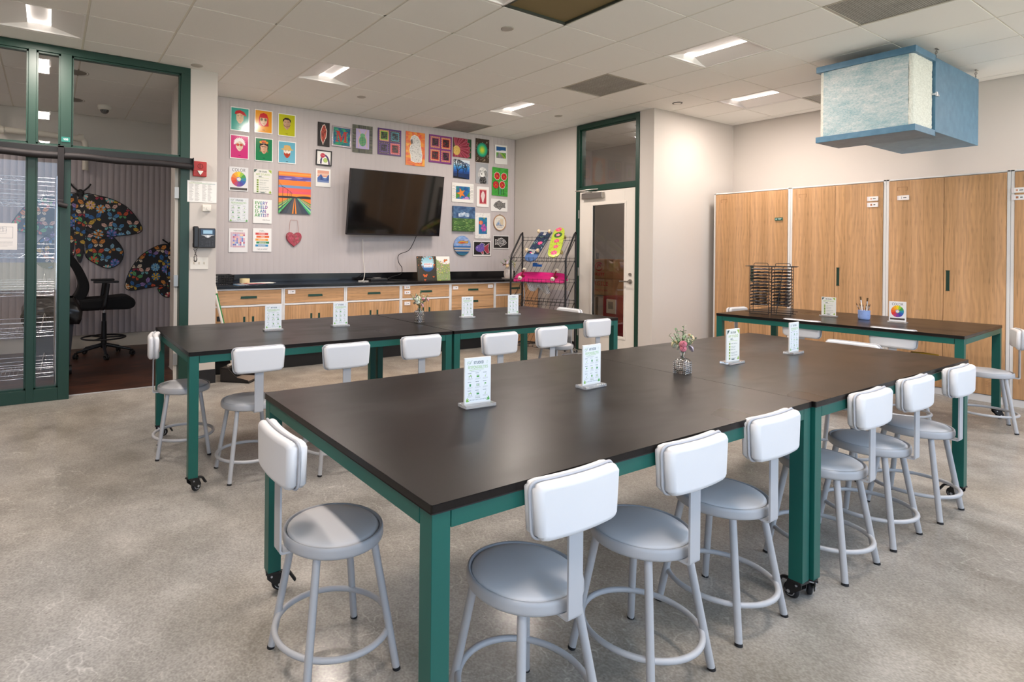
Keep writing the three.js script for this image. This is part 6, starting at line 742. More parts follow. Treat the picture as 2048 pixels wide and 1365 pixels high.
// ================================================================ slanted wire display rack with skateboards
const RK = { x: 5.1, z: -5.78, a: -1.152, W: 0.74, D: 0.374 };
const rackPoint = (x, y, z) => [RK.x + x * Math.cos(RK.a) + z * Math.sin(RK.a), y, RK.z - x * Math.sin(RK.a) + z * Math.cos(RK.a)];
{
  const t = thing('display_rack', 'black wire rack with slanted shelves holding skateboards in the corner', 'rack', [RK.x, 0, RK.z], RK.a), W2 = RK.W, D = RK.D;
  for (const x of [0, W2]) mesh('side_frame', polytube([[x, 0.075, 0], [x, 1.25, 0], [x, 1.575, -D + 0.02], [x, 1.56, -D], [x, 0.075, -D]], 0.0125, 10, 0.03), M.wire, t);
  mesh('foot_bar', [rod([0, 0.09, 0], [0, 0.09, -D], 0.012, 8), rod([W2, 0.09, 0], [W2, 0.09, -D], 0.012, 8), rod([0, 0.09, -D], [W2, 0.09, -D], 0.01, 8)], M.wire, t);
  for (const x of [0, W2]) for (const z of [0, -D]) { const c = mesh('caster', [rod([x, 0.05, z], [x, 0.085, z], 0.008, 8), span(x - 0.014, x + 0.02, 0.03, 0.056, z - 0.014, z + 0.014, 0.003)], M.brushed, t); mesh('caster_wheel', new THREE.TorusGeometry(0.016, 0.011, 8, 20).scale(1, 1, 1.1).translate(x + 0.012, 0.027, z), S('#3a3d42', 0.6), c); }
  [1.232, 0.957, 0.683, 0.41, 0.135].forEach((y) => {
    const q = [], r = 0.0028, yb = y + 0.274;
    q.push(rod([0, y, 0.004], [W2, y, 0.004], r, 6), rod([0, y - 0.045, 0.004], [W2, y - 0.045, 0.004], r, 6), rod([0, yb, -D], [W2, yb, -D], r, 6), rod([0, yb - 0.042, -D], [W2, yb - 0.042, -D], r, 6));
    for (let k = 0; k <= 12; k++) { const x = 0.02 + k * (W2 - 0.04) / 12; q.push(rod([x, y + 0.012, 0.006], [x, y - 0.045, 0.004], 0.0022, 5), rod([x, y - 0.045, 0.004], [x, yb - 0.04, -D], 0.0022, 5), rod([x, yb - 0.045, -D], [x, yb + 0.012, -D], 0.0022, 5)); }
    for (const x of [0.01, W2 - 0.01]) q.push(rod([x, y - 0.03, 0], [x, yb - 0.03, -D], 0.004, 6));
    mesh('wire_shelf', q, M.wire, t);
  });
}
function skateboard(label, L, Wd, deckMat, o) {                       // deck in its own XY plane, underside (or face) towards +Z
  const t = thing('skateboard', label, 'skateboard', [0, 0, 0], 0, 'skateboards on the wire rack'), s = new THREE.Shape(), n = 28;
  for (let i = 0; i <= n * 2; i++) { const u = i <= n ? i / n : 2 - i / n, sg = i <= n ? 1 : -1, x = (u - 0.5) * L; const e = Math.abs(u - 0.5) * 2, taper = o.penny ? (u < 0.5 ? 1 - 0.1 * Math.pow(e, 2) : 1 - 0.42 * Math.pow(e, 3)) : 1 - 0.06 * e; const end = e > 1 - Wd * 0.95 / L ? Math.sqrt(Math.max(0, 1 - Math.pow((e - (1 - Wd * 0.95 / L)) / (Wd * 0.95 / L), 2.4))) : 1; const y = sg * Wd / 2 * taper * end; i ? s.lineTo(x, y) : s.moveTo(x, y); }
  const g = new THREE.ExtrudeGeometry(s, { depth: 0.011, bevelEnabled: false, curveSegments: 6, steps: 1 });
  const pre = g.index ? g.toNonIndexed() : g, a = pre.attributes.position, out = []; const P = (i) => new THREE.Vector3(a.getX(i), a.getY(i), a.getZ(i));
  const cut = (A, B, C, d) => { const e = [[A, B, C], [B, C, A], [C, A, B]].sort((p, q) => q[0].distanceTo(q[1]) - p[0].distanceTo(p[1]))[0]; if (d === 0 || e[0].distanceTo(e[1]) < 0.04) { out.push(A, B, C); return; } const m = e[0].clone().add(e[1]).multiplyScalar(0.5); cut(e[0], m, e[2], d - 1); cut(m, e[1], e[2], d - 1); };
  for (let i = 0; i < a.count; i += 3) cut(P(i), P(i + 1), P(i + 2), 10);
  const pos = new Float32Array(out.length * 3), uv = new Float32Array(out.length * 2), k0 = o.penny ? 0.36 : 0.3, kick = (x) => { const d = Math.abs(x) - L * k0; return d > 0 && !(o.penny && x > 0) ? -0.9 * d * d / (L * 0.12) * 0.16 : 0; };
  out.forEach((p, i) => { pos.set([p.x, p.y, p.z + kick(p.x) - (o.face ? 0 : 0) + 0.25 * p.y * p.y * (o.face ? -1 : -1.2)], 3 * i); uv.set([p.x / L + 0.5, p.y / Wd + 0.5], 2 * i); });
  const d = new THREE.BufferGeometry(); d.setAttribute('position', new THREE.BufferAttribute(pos, 3)); d.setAttribute('uv', new THREE.BufferAttribute(uv, 2)); d.computeVertexNormals(); mesh('deck', d, deckMat, t);
  const zs = o.face ? -1 : 1;
  for (const x of o.trucks) {
    const tr = mesh('truck', [span(x - 0.028, x + 0.028, -0.02, 0.02, zs > 0 ? 0.008 : -0.006, zs > 0 ? 0.016 : 0.002, 0.002), new THREE.ConeGeometry(0.02, 0.04, 12).rotateX(zs * Math.PI / 2).translate(x, 0, zs * 0.034 + (zs > 0 ? 0 : -0.004)), rod([x, -0.062, zs * 0.052], [x, 0.062, zs * 0.052], 0.0085, 10), rod([x, -Wd / 2 - 0.008, zs * 0.052], [x, Wd / 2 + 0.008, zs * 0.052], 0.004, 8)], o.truckMat, t);
    for (const s2 of [-1, 1]) mesh('wheel', lathe([[0.006, -0.015], [0.019, -0.016], [0.0255, -0.011], [0.0265, 0], [0.0255, 0.011], [0.019, 0.016], [0.006, 0.015]], 24).translate(x, s2 * (Wd / 2 - 0.012), zs * 0.052), o.wheelMat, tr);
  }
  return t;
}
function leanOn(t, x, y, along, spin, lift) {                          // x along the shelf, y = height of the shelf's front lip, along = metres up the slope, spin in the slope's plane
  const sl = new THREE.Vector3(0, 0.274, -RK.D).normalize(), u = new THREE.Vector3(1, 0, 0), n = u.clone().cross(sl), m = new THREE.Matrix4().makeBasis(u, sl, n);
  const q = new THREE.Quaternion().setFromAxisAngle(new THREE.Vector3(0, 1, 0), RK.a).multiply(new THREE.Quaternion().setFromRotationMatrix(m)).multiply(new THREE.Quaternion().setFromAxisAngle(new THREE.Vector3(0, 0, 1), spin));
  const p = new THREE.Vector3(x, y - 0.045, 0.004).addScaledVector(sl, along).addScaledVector(n, lift); t.position.set(...rackPoint(p.x, p.y, p.z)); t.quaternion.copy(q); return t;
}
{
  const pinkMap = pixelMap(256, 64, (u, v) => { const f = vnoise(u * 8, v * 60, 8, 60), b = fbm(u * 5, v * 3, 3, 5, 3), l = 0.86 + (f - 0.5) * 0.2 + (b - 0.5) * 0.2; return [clampB(226 * l), clampB(20 * l), clampB(128 * l)]; });
  leanOn(skateboard('bright pink skateboard lying wheels out on the second wire shelf', 0.735, 0.2, S('#ffffff', 0.35, { map: pinkMap }), { trucks: [-0.225, 0.215], truckMat: S('#7a1024', 0.35, { metalness: 0.3 }), wheelMat: S('#e5dcc6', 0.5) }), 0.365, 0.957, 0.108, 0.0, 0.006);
  const flowers = (ground, leafK, seed, n, light) => canvasMap(640, 192, (c, w, h) => { bg(c, w, h, ground); rnd(seed); for (let i = 0; i < 70; i++) { const x = between(0, w), y = between(0, h); line(c, [[x, y], [x + between(-40, 40), y + between(-30, 30)]], leafK[i % leafK.length], 5); } for (let i = 0; i < n; i++) { const x = w * (i + 0.6) / n, y = h * between(0.25, 0.75), r = between(30, 44); for (let q = 0; q < 6; q++) ell(c, x + r * 0.6 * Math.cos(q * 1.05), y + r * 0.6 * Math.sin(q * 1.05), r * 0.55, r * 0.45, q % 2 ? '#e05a8c' : '#d8326c', q); ell(c, x, y, r * 0.25, r * 0.25, '#e8a03a'); } if (light) { ell(c, w * 0.72, h * 0.5, 62, 62, '#3f6f33'); ell(c, w * 0.72, h * 0.5, 52, 52, '#2a4f2a'); for (let q = 0; q < 5; q++) ell(c, w * 0.72 + 18 * Math.cos(q * 1.26), h * 0.5 + 18 * Math.sin(q * 1.26), 15, 11, '#e884a6', q * 1.26); } else { c.fillStyle = '#4a6a9c'; c.fillRect(0, 0, w * 0.2, h); c.fillStyle = '#2c3f66'; c.fillRect(w * 0.8, 0, w * 0.2, h); } });
  leanOn(skateboard('blue floral skateboard leaning with white trucks and cream wheels', 0.7, 0.178, S('#ffffff', 0.3, { map: flowers('#1f2f4c', ['#4f8a4a', '#9ac0a0', '#2f6a3a', '#c9d8d8'], 8, 3, false) }), { trucks: [-0.2, 0.235], truckMat: S('#d9d6d0', 0.3), wheelMat: S('#e2c9a4', 0.5) }), 0.27, 1.232, 0.36, Math.PI / 2 - 0.05, 0.008);
  leanOn(skateboard('lime green short skateboard with pink flowers leaning on the top shelf', 0.66, 0.168, S('#ffffff', 0.35, { map: flowers('#a9b93a', ['#2f4a24', '#3f5a2a', '#7a8f2a'], 15, 5, true) }), { penny: true, face: true, trucks: [-0.17, 0.17], truckMat: S('#2a2a2c', 0.4), wheelMat: S('#c9b27a', 0.5) }), 0.535, 1.232, 0.345, Math.PI / 2 + 0.16, 0.062);
  single('tape_dispenser', [span(-0.06, 0.06, 0, 0.03, -0.02, 0.02, 0.005), span(-0.06, 0.0, 0.02, 0.05, -0.018, 0.018, 0.006)], S('#1f6fc4', 0.4), 'small bright blue clip box behind the pink skateboard', 'box', undefined, rackPoint(0.28, 1.115, -0.215), [0, RK.a, 0]);
  // cloth, strap, cardboard
  const cl = (() => { const pos = [], uv = [], idx = [], nu = 24, nv = 14; for (let j = 0; j <= nv; j++) for (let i = 0; i <= nu; i++) { const u = i / nu, v = j / nv; const x = u * 0.28 + 0.03 * v, dr = 0.12 * (0.35 + 0.65 * Math.abs(Math.sin(u * 5 + 0.6))); pos.push(x, -v * dr - 0.05 * u * v, 0.02 * Math.sin(u * 16) * v - 0.06 * v * u); uv.push(u * 3, v * 1.4); } for (let j = 0; j < nv; j++) for (let i = 0; i < nu; i++) { const a = j * (nu + 1) + i, b = a + nu + 1; idx.push(a, b, a + 1, a + 1, b, b + 1); } const g = new THREE.BufferGeometry(); g.setAttribute('position', new THREE.Float32BufferAttribute(pos, 3)); g.setAttribute('uv', new THREE.Float32BufferAttribute(uv, 2)); g.setIndex(idx); g.computeVertexNormals(); return g; })();
  const zebra = canvasMap(128, 128, (c, w, h) => { bg(c, w, h, '#c9c6c4'); for (let i = -1; i < 9; i++) line(c, [[i * 16, 0], [i * 16 + 20, 60], [i * 16 + 6, 128]], '#35353c', 7); }, true);
  single('striped_cloth', cl, S('#ffffff', 0.85, { map: zebra, side: THREE.DoubleSide }), 'grey striped cloth hanging under the pink skateboard', 'cloth', undefined, rackPoint(0.2, 0.93, -0.03), [0, RK.a, 0]);
  const rope = []; for (let i = 0; i <= 60; i++) { const t = i / 60; rope.push([0.02 * Math.sin(t * 3), -t * 0.34, 0.004 * Math.sin(t * 60)]); } single('patterned_strap', tube(rope, 0.008, 120, 6), S('#ffffff', 0.8, { map: (() => { const z = zebra.clone(); z.repeat.set(14, 1); return z; })() }), 'black and white patterned strap dangling behind the wire rack post', 'strap', undefined, rackPoint(0.15, 0.92, -0.06), [0, RK.a, 0]);
  const cardMat = S('#b88a62', 0.85), cb = thing('cardboard_box', 'open brown cardboard box standing behind the wire rack', 'box', [5.72, 0.01, -6.28], -0.25), bw = 0.42, bd = 0.3, bh = 0.82, e = 0.006;
  mesh('box_wall', [span(-bw / 2, bw / 2, 0, bh, bd / 2 - e, bd / 2), span(-bw / 2, bw / 2, 0, bh, -bd / 2, -bd / 2 + e), span(-bw / 2, -bw / 2 + e, 0, bh, -bd / 2, bd / 2), span(bw / 2 - e, bw / 2, 0, bh, -bd / 2, bd / 2), span(-bw / 2, bw / 2, 0, e, -bd / 2, bd / 2)], cardMat, cb); { const f = span(0, 0.2, -0.003, 0.003, -bd / 2, bd / 2); f.rotateZ(-0.75); f.rotateY(Math.PI); mesh('flap', f.translate(-bw / 2, bh, 0), cardMat, cb); }
  single('foam_board', box(0.012, 0.78, 0.34, 0, 0.39, 0), S('#b9b4b8', 0.7), 'pale grey board leaning on the door wall behind the wire rack', 'board', undefined, [5.95, 0.0, -5.78], [0, 0, -0.06]);
  const v = thing('textured_vase', 'white textured vase on the worktop beside the wire rack', 'vase', [5.52, 0.925, -6.3]); mesh('plate', lathe([[0, 0], [0.09, 0], [0.1, 0.006], [0.1, 0.009], [0, 0.009]], 32), S('#d9d0c9', 0.5), v);
  mesh('vase_body', lathe([[0, 0.009], [0.05, 0.009], [0.064, 0.03], [0.07, 0.07], [0.064, 0.11], [0.05, 0.14], [0.042, 0.155], [0.046, 0.165], [0.038, 0.165], [0.034, 0.15], [0, 0.14]], 36), S('#ddd3cb', 0.7, { bumpMap: at(grainMap, 3, 2), bumpScale: 0.006 }), v);
  bouquet('dried muted flowers in the white textured vase on the worktop', 5.52, 1.08, -6.3, 0.13, 0.17, 91, 4);
}
// ================================================================ broom, dustpan, things on a stool
{
  const o = thing('dustpan', 'dusty black lobby dustpan on the floor between column and base cabinets', 'dustpan', [1.64, 0, -5.86], -0.75); const dm = S('#241f1d', 0.75, { bumpMap: at(grainMap, 4, 4), bumpScale: 0.003 });
  mesh('pan', [extrude(new THREE.Shape([[-0.15, 0.004], [0.15, 0.004], [0.13, 0.03], [0.02, 0.05], [-0.07, 0.13], [-0.15, 0.14]].map((p) => new THREE.Vector2(...p))), 0.01).translate(0, 0, 0.14), extrude(new THREE.Shape([[-0.15, 0.004], [0.15, 0.004], [0.13, 0.03], [0.02, 0.05], [-0.07, 0.13], [-0.15, 0.14]].map((p) => new THREE.Vector2(...p))), 0.01).translate(0, 0, -0.15), span(-0.15, 0.15, 0.002, 0.012, -0.15, 0.15), span(-0.155, -0.145, 0.004, 0.14, -0.15, 0.15), span(-0.15, -0.07, 0.128, 0.14, -0.15, 0.15)], dm, o);
  mesh('dust', box(0.2, 0.004, 0.26, 0.03, 0.016, 0), S('#8a7a6c', 1, { bumpMap: at(grainMap, 10, 10), bumpScale: 0.004 }), o); mesh('hinge', rod([-0.11, 0.15, -0.08], [-0.11, 0.15, 0.08], 0.014, 10), S('#b9b1a8', 0.4), o);
  const d = thing('dustpan_pole', 'white pole with a black clip leaning at the end base cabinet', 'pole'); mesh('pole', rod([1.57, 0.14, -5.97], [1.412, 0.84, -6.04], 0.0135, 12), S('#e4dcd2', 0.4), d); mesh('clip', box(0.05, 0.05, 0.03, 1.455, 0.6, -6.03, 0.004), M.black, d);
  const g = thing('broom', 'green broom pole with a white hanging grip leaning at the worktop end', 'broom'); mesh('pole', rod([1.6, 0.1, -6.02], [1.432, 0.86, -6.085], 0.0115, 12), S('#1f8a45', 0.35), g); mesh('grip', [rod([1.433, 0.855, -6.085], [1.413, 0.955, -6.092], 0.0145, 12), new THREE.TorusGeometry(0.012, 0.004, 6, 16).translate(1.411, 0.966, -6.093)], S('#e9dfd0', 0.4), g); mesh('broom_head', [span(1.5, 1.72, 0.06, 0.11, -6.06, -5.99, 0.01)], M.black, g); const br = []; rnd(3); for (let i = 0; i < 60; i++) { const x = 1.505 + 0.21 * (i / 60); br.push(rod([x, 0.065, -6.025 + between(-0.025, 0.025)], [x + between(-0.02, 0.02), 0.0, -6.025 + between(-0.05, 0.05)], 0.003, 4)); } mesh('bristles', br, M.black, g);
  const f = thing('folded_towels', 'white folded towels stacked on a stool at the side table', 'towels', [5.5, 0.443, -1.77], 0.05); for (let i = 0; i < 4; i++) mesh('towel', new RoundedBoxGeometry(0.22 - 0.008 * (i % 2), 0.028, 0.26 + 0.01 * (i % 3), 3, 0.013).translate(0.004 * (i % 2), 0.014 + i * 0.029, 0), S('#e9e4df', 0.9), f);
  const y = thing('yellow_glove', 'yellow work glove draped over the white towels on the stool', 'glove', [5.52, 0.56, -1.66], 0.4); mesh('palm', new RoundedBoxGeometry(0.075, 0.022, 0.09, 3, 0.01).translate(0, 0.011, 0), S('#e2a92a', 0.7), y); for (let i = 0; i < 4; i++) mesh('finger', rod([-0.027 + i * 0.018, 0.01, 0.04], [-0.034 + i * 0.023, 0.007, 0.1 + (i % 3) * 0.008], 0.0095, 8, 0.008), S('#e2a92a', 0.7), y); mesh('thumb', rod([-0.034, 0.011, -0.01], [-0.068, 0.008, 0.035], 0.0105, 8, 0.009), S('#e2a92a', 0.7), y);
}
// ================================================================ the office behind the glass
const motif = (c, x, y, s, k, a) => { c.save(); c.translate(x, y); c.rotate(a); c.scale(s, s); const K = ['#4f93c8', '#d8552c', '#e3b7a8', '#8fc0d8', '#e08f3a', '#c8d85a', '#b8324a', '#9a7fc0', '#5fae6a', '#e9d9c0', '#2f6fb0', '#d8b03a', '#e27a9a', '#7ac0c4'], p = K[k % 14], q = K[(k * 5 + 3) % 14]; if (k % 3 === 0) { for (let i = 0; i < 12; i++) ell(c, 17 * Math.cos(i * 0.524), 17 * Math.sin(i * 0.524), 9, 5.5, i % 2 ? p : q, i * 0.524); ell(c, 0, 0, 9, 9, '#1d1a1c'); for (let i = 0; i < 8; i++) ell(c, 7 * Math.cos(i * 0.785), 7 * Math.sin(i * 0.785), 4, 3, q, i); } else { for (const s2 of [-1, 1]) { poly(c, [[0, 0], [s2 * 12, -20], [s2 * 30, -22], [s2 * 32, -8], [s2 * 20, 4]], p, '#1d1a1c', 2); poly(c, [[0, 2], [s2 * 18, 5], [s2 * 22, 16], [s2 * 12, 22], [s2 * 2, 12]], q, '#1d1a1c', 2); line(c, [[s2 * 3, -2], [s2 * 26, -15]], '#1d1a1c', 1.5); line(c, [[s2 * 4, 3], [s2 * 16, 14]], '#1d1a1c', 1.5); } ell(c, 0, 1, 2.4, 13, '#1d1a1c'); } c.restore(); };
const muralMap = canvasMap(1024, 1024, (c, w, h) => { bg(c, w, h, '#17151a'); rnd(63); const pts = []; for (let tries = 0; tries < 4000 && pts.length < 230; tries++) { const x = between(20, w - 20), y = between(20, h - 20); if (pts.every(([a, b]) => Math.hypot(a - x, b - y) > 78)) pts.push([x, y]); } pts.forEach(([x, y], i) => motif(c, x, y, between(1.5, 1.8), i * 7 + (i % 5), i % 3 ? between(-0.7, 0.7) : 0)); }, true);
const muralMat = S('#ffffff', 0.55, { map: muralMap });
function butterfly(label, x, y, z, halfShape, antennae, o) {
  const t = thing('butterfly_mural', label, 'wall art', [x, y, z], 0, 'butterfly murals on the office vanes');
  const wing = (s, pts) => { const sh = new THREE.Shape(); sh.moveTo(pts[0][0] * s, pts[0][1]); sh.splineThru(pts.slice(1).map(([a, b]) => new THREE.Vector2(a * s, b))); const g = extrude(sh, 0.008, 0.002, 24), p = g.attributes.position, uv = g.attributes.uv; for (let i = 0; i < p.count; i++) uv.setXY(i, p.getX(i) / 1.45 + 0.5, p.getY(i) / 1.45 + 0.5); if (s < 0) { const n = g.index ? g.toNonIndexed() : g; return n; } return g; };
  for (const s of o.sides) { mesh('upper_wing', wing(s, halfShape.upper), muralMat, t); mesh('lower_wing', wing(s, halfShape.lower), muralMat, t, [0, 0, -0.002]); for (const w2 of ['upper', 'lower']) mesh('wing_outline', new THREE.TubeGeometry(new THREE.CatmullRomCurve3(halfShape[w2].map(([a, b]) => new THREE.Vector3(a * s, b, 0.009)), true), 90, 0.005, 5, true), M.black, t); }
  mesh('body', extrude((() => { const b = new THREE.Shape(); b.absellipse(0, o.bodyY, 0.058, o.bodyH, 0, Math.PI * 2); return b; })(), 0.014, 0.002, 20), muralMat, t, [0, 0, 0.004]);
  { const g = t.children[t.children.length - 1].geometry, p = g.attributes.position, uv = g.attributes.uv; for (let i = 0; i < p.count; i++) uv.setXY(i, p.getX(i) / 1.45 + 0.18, p.getY(i) / 1.45 + 0.42); }
  antennae.forEach((a) => mesh('antenna', tube(a, 0.011, 20, 6), M.black, t));
  mesh('head', new THREE.SphereGeometry(0.045, 16, 10).scale(1, 1, 0.25), M.black, t, [0, o.headY, 0.008]);
}
const half = { upper: [[0.04, 0.4], [0.2, 0.395], [0.4, 0.34], [0.56, 0.24], [0.68, 0.08], [0.725, -0.03], [0.7, -0.07], [0.6, -0.1], [0.47, -0.12], [0.36, -0.14], [0.2, -0.13], [0.05, -0.05]], lower: [[0.05, -0.02], [0.2, -0.08], [0.36, -0.13], [0.46, -0.24], [0.5, -0.34], [0.48, -0.45], [0.4, -0.53], [0.31, -0.55], [0.18, -0.49], [0.07, -0.4]] };
butterfly('large butterfly mural filled with small bright butterflies and flowers behind the office chair', 0.332, 1.59, ZO + 0.03, half, [[[0.01, 0.43, 0.01], [0.05, 0.46, 0.014], [0.09, 0.5, 0.014], [0.115, 0.54, 0.012]], [[-0.01, 0.43, 0.01], [-0.05, 0.46, 0.014], [-0.09, 0.5, 0.014], [-0.115, 0.54, 0.012]]], { sides: [1, -1], bodyY: -0.04, bodyH: 0.44, headY: 0.42 });
const half2 = { upper: [[0.02, 0.34], [0.12, 0.36], [0.26, 0.3], [0.4, 0.19], [0.5, 0.04], [0.56, -0.12], [0.57, -0.23], [0.5, -0.26], [0.36, -0.24], [0.2, -0.215], [0.06, -0.2]], lower: [[0.04, -0.19], [0.12, -0.215], [0.17, -0.24], [0.15, -0.3], [0.08, -0.36], [0.02, -0.36]] };
butterfly('smaller butterfly mural cut off by the open white door', 1.43, 1.0, ZO + 0.03, half2, [[[-0.02, 0.36, 0.01], [-0.08, 0.4, 0.014], [-0.12, 0.43, 0.014]], [[0.02, 0.36, 0.01], [0.08, 0.4, 0.014], [0.12, 0.43, 0.014]]], { sides: [1, -1], bodyY: 0.0, bodyH: 0.36, headY: 0.36 });
{ // drafting chair
  const t = thing('office_chair', 'black drafting chair with foot ring in front of the butterfly mural', 'chair', [0.565, 0, -7.97], 0), bm = S('#101013', 0.55), fab = S('#0d0d10', 0.9);
  for (let k = 0; k < 5; k++) { const a = k * 1.2566 + 0.32, c = Math.cos(a), s = Math.sin(a); const arm = mesh('base_arm', [rod([0.03 * c, 0.135, 0.03 * s], [0.3 * c, 0.075, 0.3 * s], 0.022, 10, 0.014)], S('#1c2026', 0.4), t); mesh('caster', [new THREE.TorusGeometry(0.02, 0.011, 8, 18).translate(0.012, 0, 0.014), new THREE.TorusGeometry(0.02, 0.011, 8, 18).translate(0.012, 0, -0.014), span(-0.012, 0.022, 0.014, 0.044, -0.012, 0.012, 0.004)], bm, arm, [0.305 * c, 0.031, 0.305 * s], [0, -a + 0.7, 0]); }
  mesh('gas_column', [rod([0, 0.1, 0], [0, 0.42, 0], 0.034, 18, 0.027), rod([0, 0.42, 0], [0, 0.52, 0], 0.02, 14)], bm, t); mesh('gas_lift', rod([0, 0.5, 0], [0, 0.585, 0], 0.013, 12), M.chrome, t);
  mesh('foot_ring', [new THREE.TorusGeometry(0.235, 0.01, 8, 56).rotateX(Math.PI / 2).translate(0, 0.225, 0), ...[0, 1, 2].map((k) => rod([0.03 * Math.cos(k * 2.09), 0.225, 0.03 * Math.sin(k * 2.09)], [0.233 * Math.cos(k * 2.09), 0.225, 0.233 * Math.sin(k * 2.09)], 0.009, 8))], bm, t);
  mesh('mechanism', [span(-0.16, 0.1, 0.565, 0.61, -0.07, 0.07, 0.012), span(-0.27, -0.05, 0.555, 0.59, -0.04, 0.04, 0.01)], bm, t);
  const seat = new THREE.Shape(); seat.moveTo(-0.24, 0.61); seat.lineTo(0.2, 0.6); seat.quadraticCurveTo(0.29, 0.6, 0.29, 0.645); seat.quadraticCurveTo(0.28, 0.7, 0.2, 0.705); seat.quadraticCurveTo(0, 0.68, -0.24, 0.675); seat.lineTo(-0.24, 0.61); mesh('seat', extrude(seat, 0.4, 0.03, 16).translate(0, 0, -0.2), fab, t);
  const back = new THREE.Shape(); back.moveTo(-0.3, 0.63); back.quadraticCurveTo(-0.13, 0.78, -0.2, 0.94); back.quadraticCurveTo(-0.26, 1.1, -0.36, 1.22); back.lineTo(-0.41, 1.2); back.quadraticCurveTo(-0.3, 1.05, -0.27, 0.93); back.quadraticCurveTo(-0.23, 0.8, -0.37, 0.66); back.lineTo(-0.3, 0.63); mesh('backrest', extrude(back, 0.36, 0.014, 20).translate(0, 0, -0.18), fab, t);
  for (const s of [-1, 1]) { const ar = mesh('armrest', [span(-0.13, 0.13, 0.895, 0.92, s * 0.27 - 0.045, s * 0.27 + 0.045, 0.01)], bm, t); mesh('arm_post', polytube([[-0.04, 0.59, s * 0.16], [-0.02, 0.6, s * 0.27], [0.0, 0.72, s * 0.27], [0.02, 0.89, s * 0.27]], 0.024, 8, 0.04), bm, ar); }
}
{ // wire shelves
  const t = thing('wire_shelving', 'chrome wire shelving unit standing right behind the glass wall', 'shelving', [0, 0, 0]), x0 = -1.2, x1 = 0.075, za = -6.28, zb = -6.7, r = 0.003;
  for (const x of [x0 + 0.02, x1 - 0.02]) for (const z of [za, zb]) mesh('post', rod([x, 0.02, z], [x, 1.96, z], 0.0125, 12), M.chrome, t);
  [0.13, 0.5, 0.87, 1.21, 1.69, 1.9].forEach((y, n) => {
    const q = []; for (const z of [za, zb]) { q.push(rod([x0, y, z], [x1, y, z], 0.0034, 6), rod([x0, y + 0.035, z], [x1, y + 0.035, z], 0.0034, 6)); for (let k = 0; k < 21; k++) { const a = x0 + (x1 - x0) * k / 21, b = x0 + (x1 - x0) * (k + 1) / 21; q.push(rod([a, y + (k % 2 ? 0.035 : 0), z], [b, y + (k % 2 ? 0 : 0.035), z], 0.0022, 5)); } }
    for (let k = 0; k <= 42; k++) { const x = x0 + (x1 - x0) * k / 42; q.push(rod([x, y + 0.037, za], [x, y + 0.037, zb], 0.002, 4)); } for (const x of [x0, x1]) q.push(rod([x, y, za], [x, y, zb], 0.0034, 6), rod([x, y + 0.035, za], [x, y + 0.035, zb], 0.0034, 6));
    const s = mesh('wire_shelf', q, M.chrome, t);
    if (n < 5) { const l = []; for (const z of [za, zb]) for (const d of [0.085, 0.125]) l.push(polytube([[x0, y + 0.04, z], [x0, y + d, z], [x1, y + d, z], [x1, y + 0.04, z]], 0.0028, 6, 0.03)); for (let k = 0; k < 3; k++) { const x = x0 + 0.3 + k * 0.42; l.push(polytube([[x, y + 0.04, za - 0.03], [x + 0.03, y + 0.2, za - 0.2], [x + 0.05, y + 0.04, zb + 0.03]], 0.003, 6, 0.03)); } mesh('shelf_ledge', l, M.chrome, s); }
  });
  const b = thing('trash_bin', 'grey bin with a crinkled black bag folded over its rim in the office', 'bin', [0.03, 0, -7.12]), g = new THREE.CylinderGeometry(0.27, 0.21, 0.6, 4, 1).rotateY(Math.PI / 4).scale(1.05, 1, 0.8); mesh('bin', g.translate(0, 0.36, 0), S('#3a3c44', 0.55), b); for (const x of [-0.16, 0.16]) mesh('wheel', disc(0.05, 0.03, 20).rotateZ(Math.PI / 2), M.black, b, [x, 0.05, 0.14]);
  const N = 64, K = 14, pos = [], idx = []; rnd(8); for (let j = 0; j <= K; j++) for (let i = 0; i <= N; i++) { const a = i / N * Math.PI * 2, v = j / K, sq = 1 / Math.max(Math.abs(Math.cos(a)) * 1.0, Math.abs(Math.sin(a)) * 1.18); const n = (fbm(i / N * 12, v * 5, 4, 12, 64) - 0.5) * 0.09, rr = (0.2 + 0.06 * Math.sin(v * 2.6)) * Math.min(sq, 1.3) * (1 + n * 2); pos.push(rr * Math.cos(a), 0.79 - 0.25 * v - 0.03 * Math.sin(a * 3) * v + n * 0.3, rr * Math.sin(a)); } for (let j = 0; j < K; j++) for (let i = 0; i < N; i++) { const a = j * (N + 1) + i, c = a + N + 1; idx.push(a, a + 1, c, a + 1, c + 1, c); } const gb = new THREE.BufferGeometry(); gb.setAttribute('position', new THREE.Float32BufferAttribute(pos, 3)); gb.setIndex(idx); gb.computeVertexNormals(); mesh('bin_bag', gb, S('#0c0c0f', 0.25, { side: THREE.DoubleSide }), b);
  const d = thing('dome_camera', 'white dome security camera on the office ceiling', 'camera', [0.55, CEIL + 0.006, -7.99]); mesh('housing', lathe([[0, 0], [0.075, 0], [0.078, -0.03], [0.068, -0.055], [0.05, -0.06], [0, -0.06]], 32), M.plastic, d); mesh('lens_dome', new THREE.SphereGeometry(0.05, 24, 12, 0, Math.PI * 2, Math.PI / 2, Math.PI / 2), M.blackGloss, d, [0, -0.056, 0]);
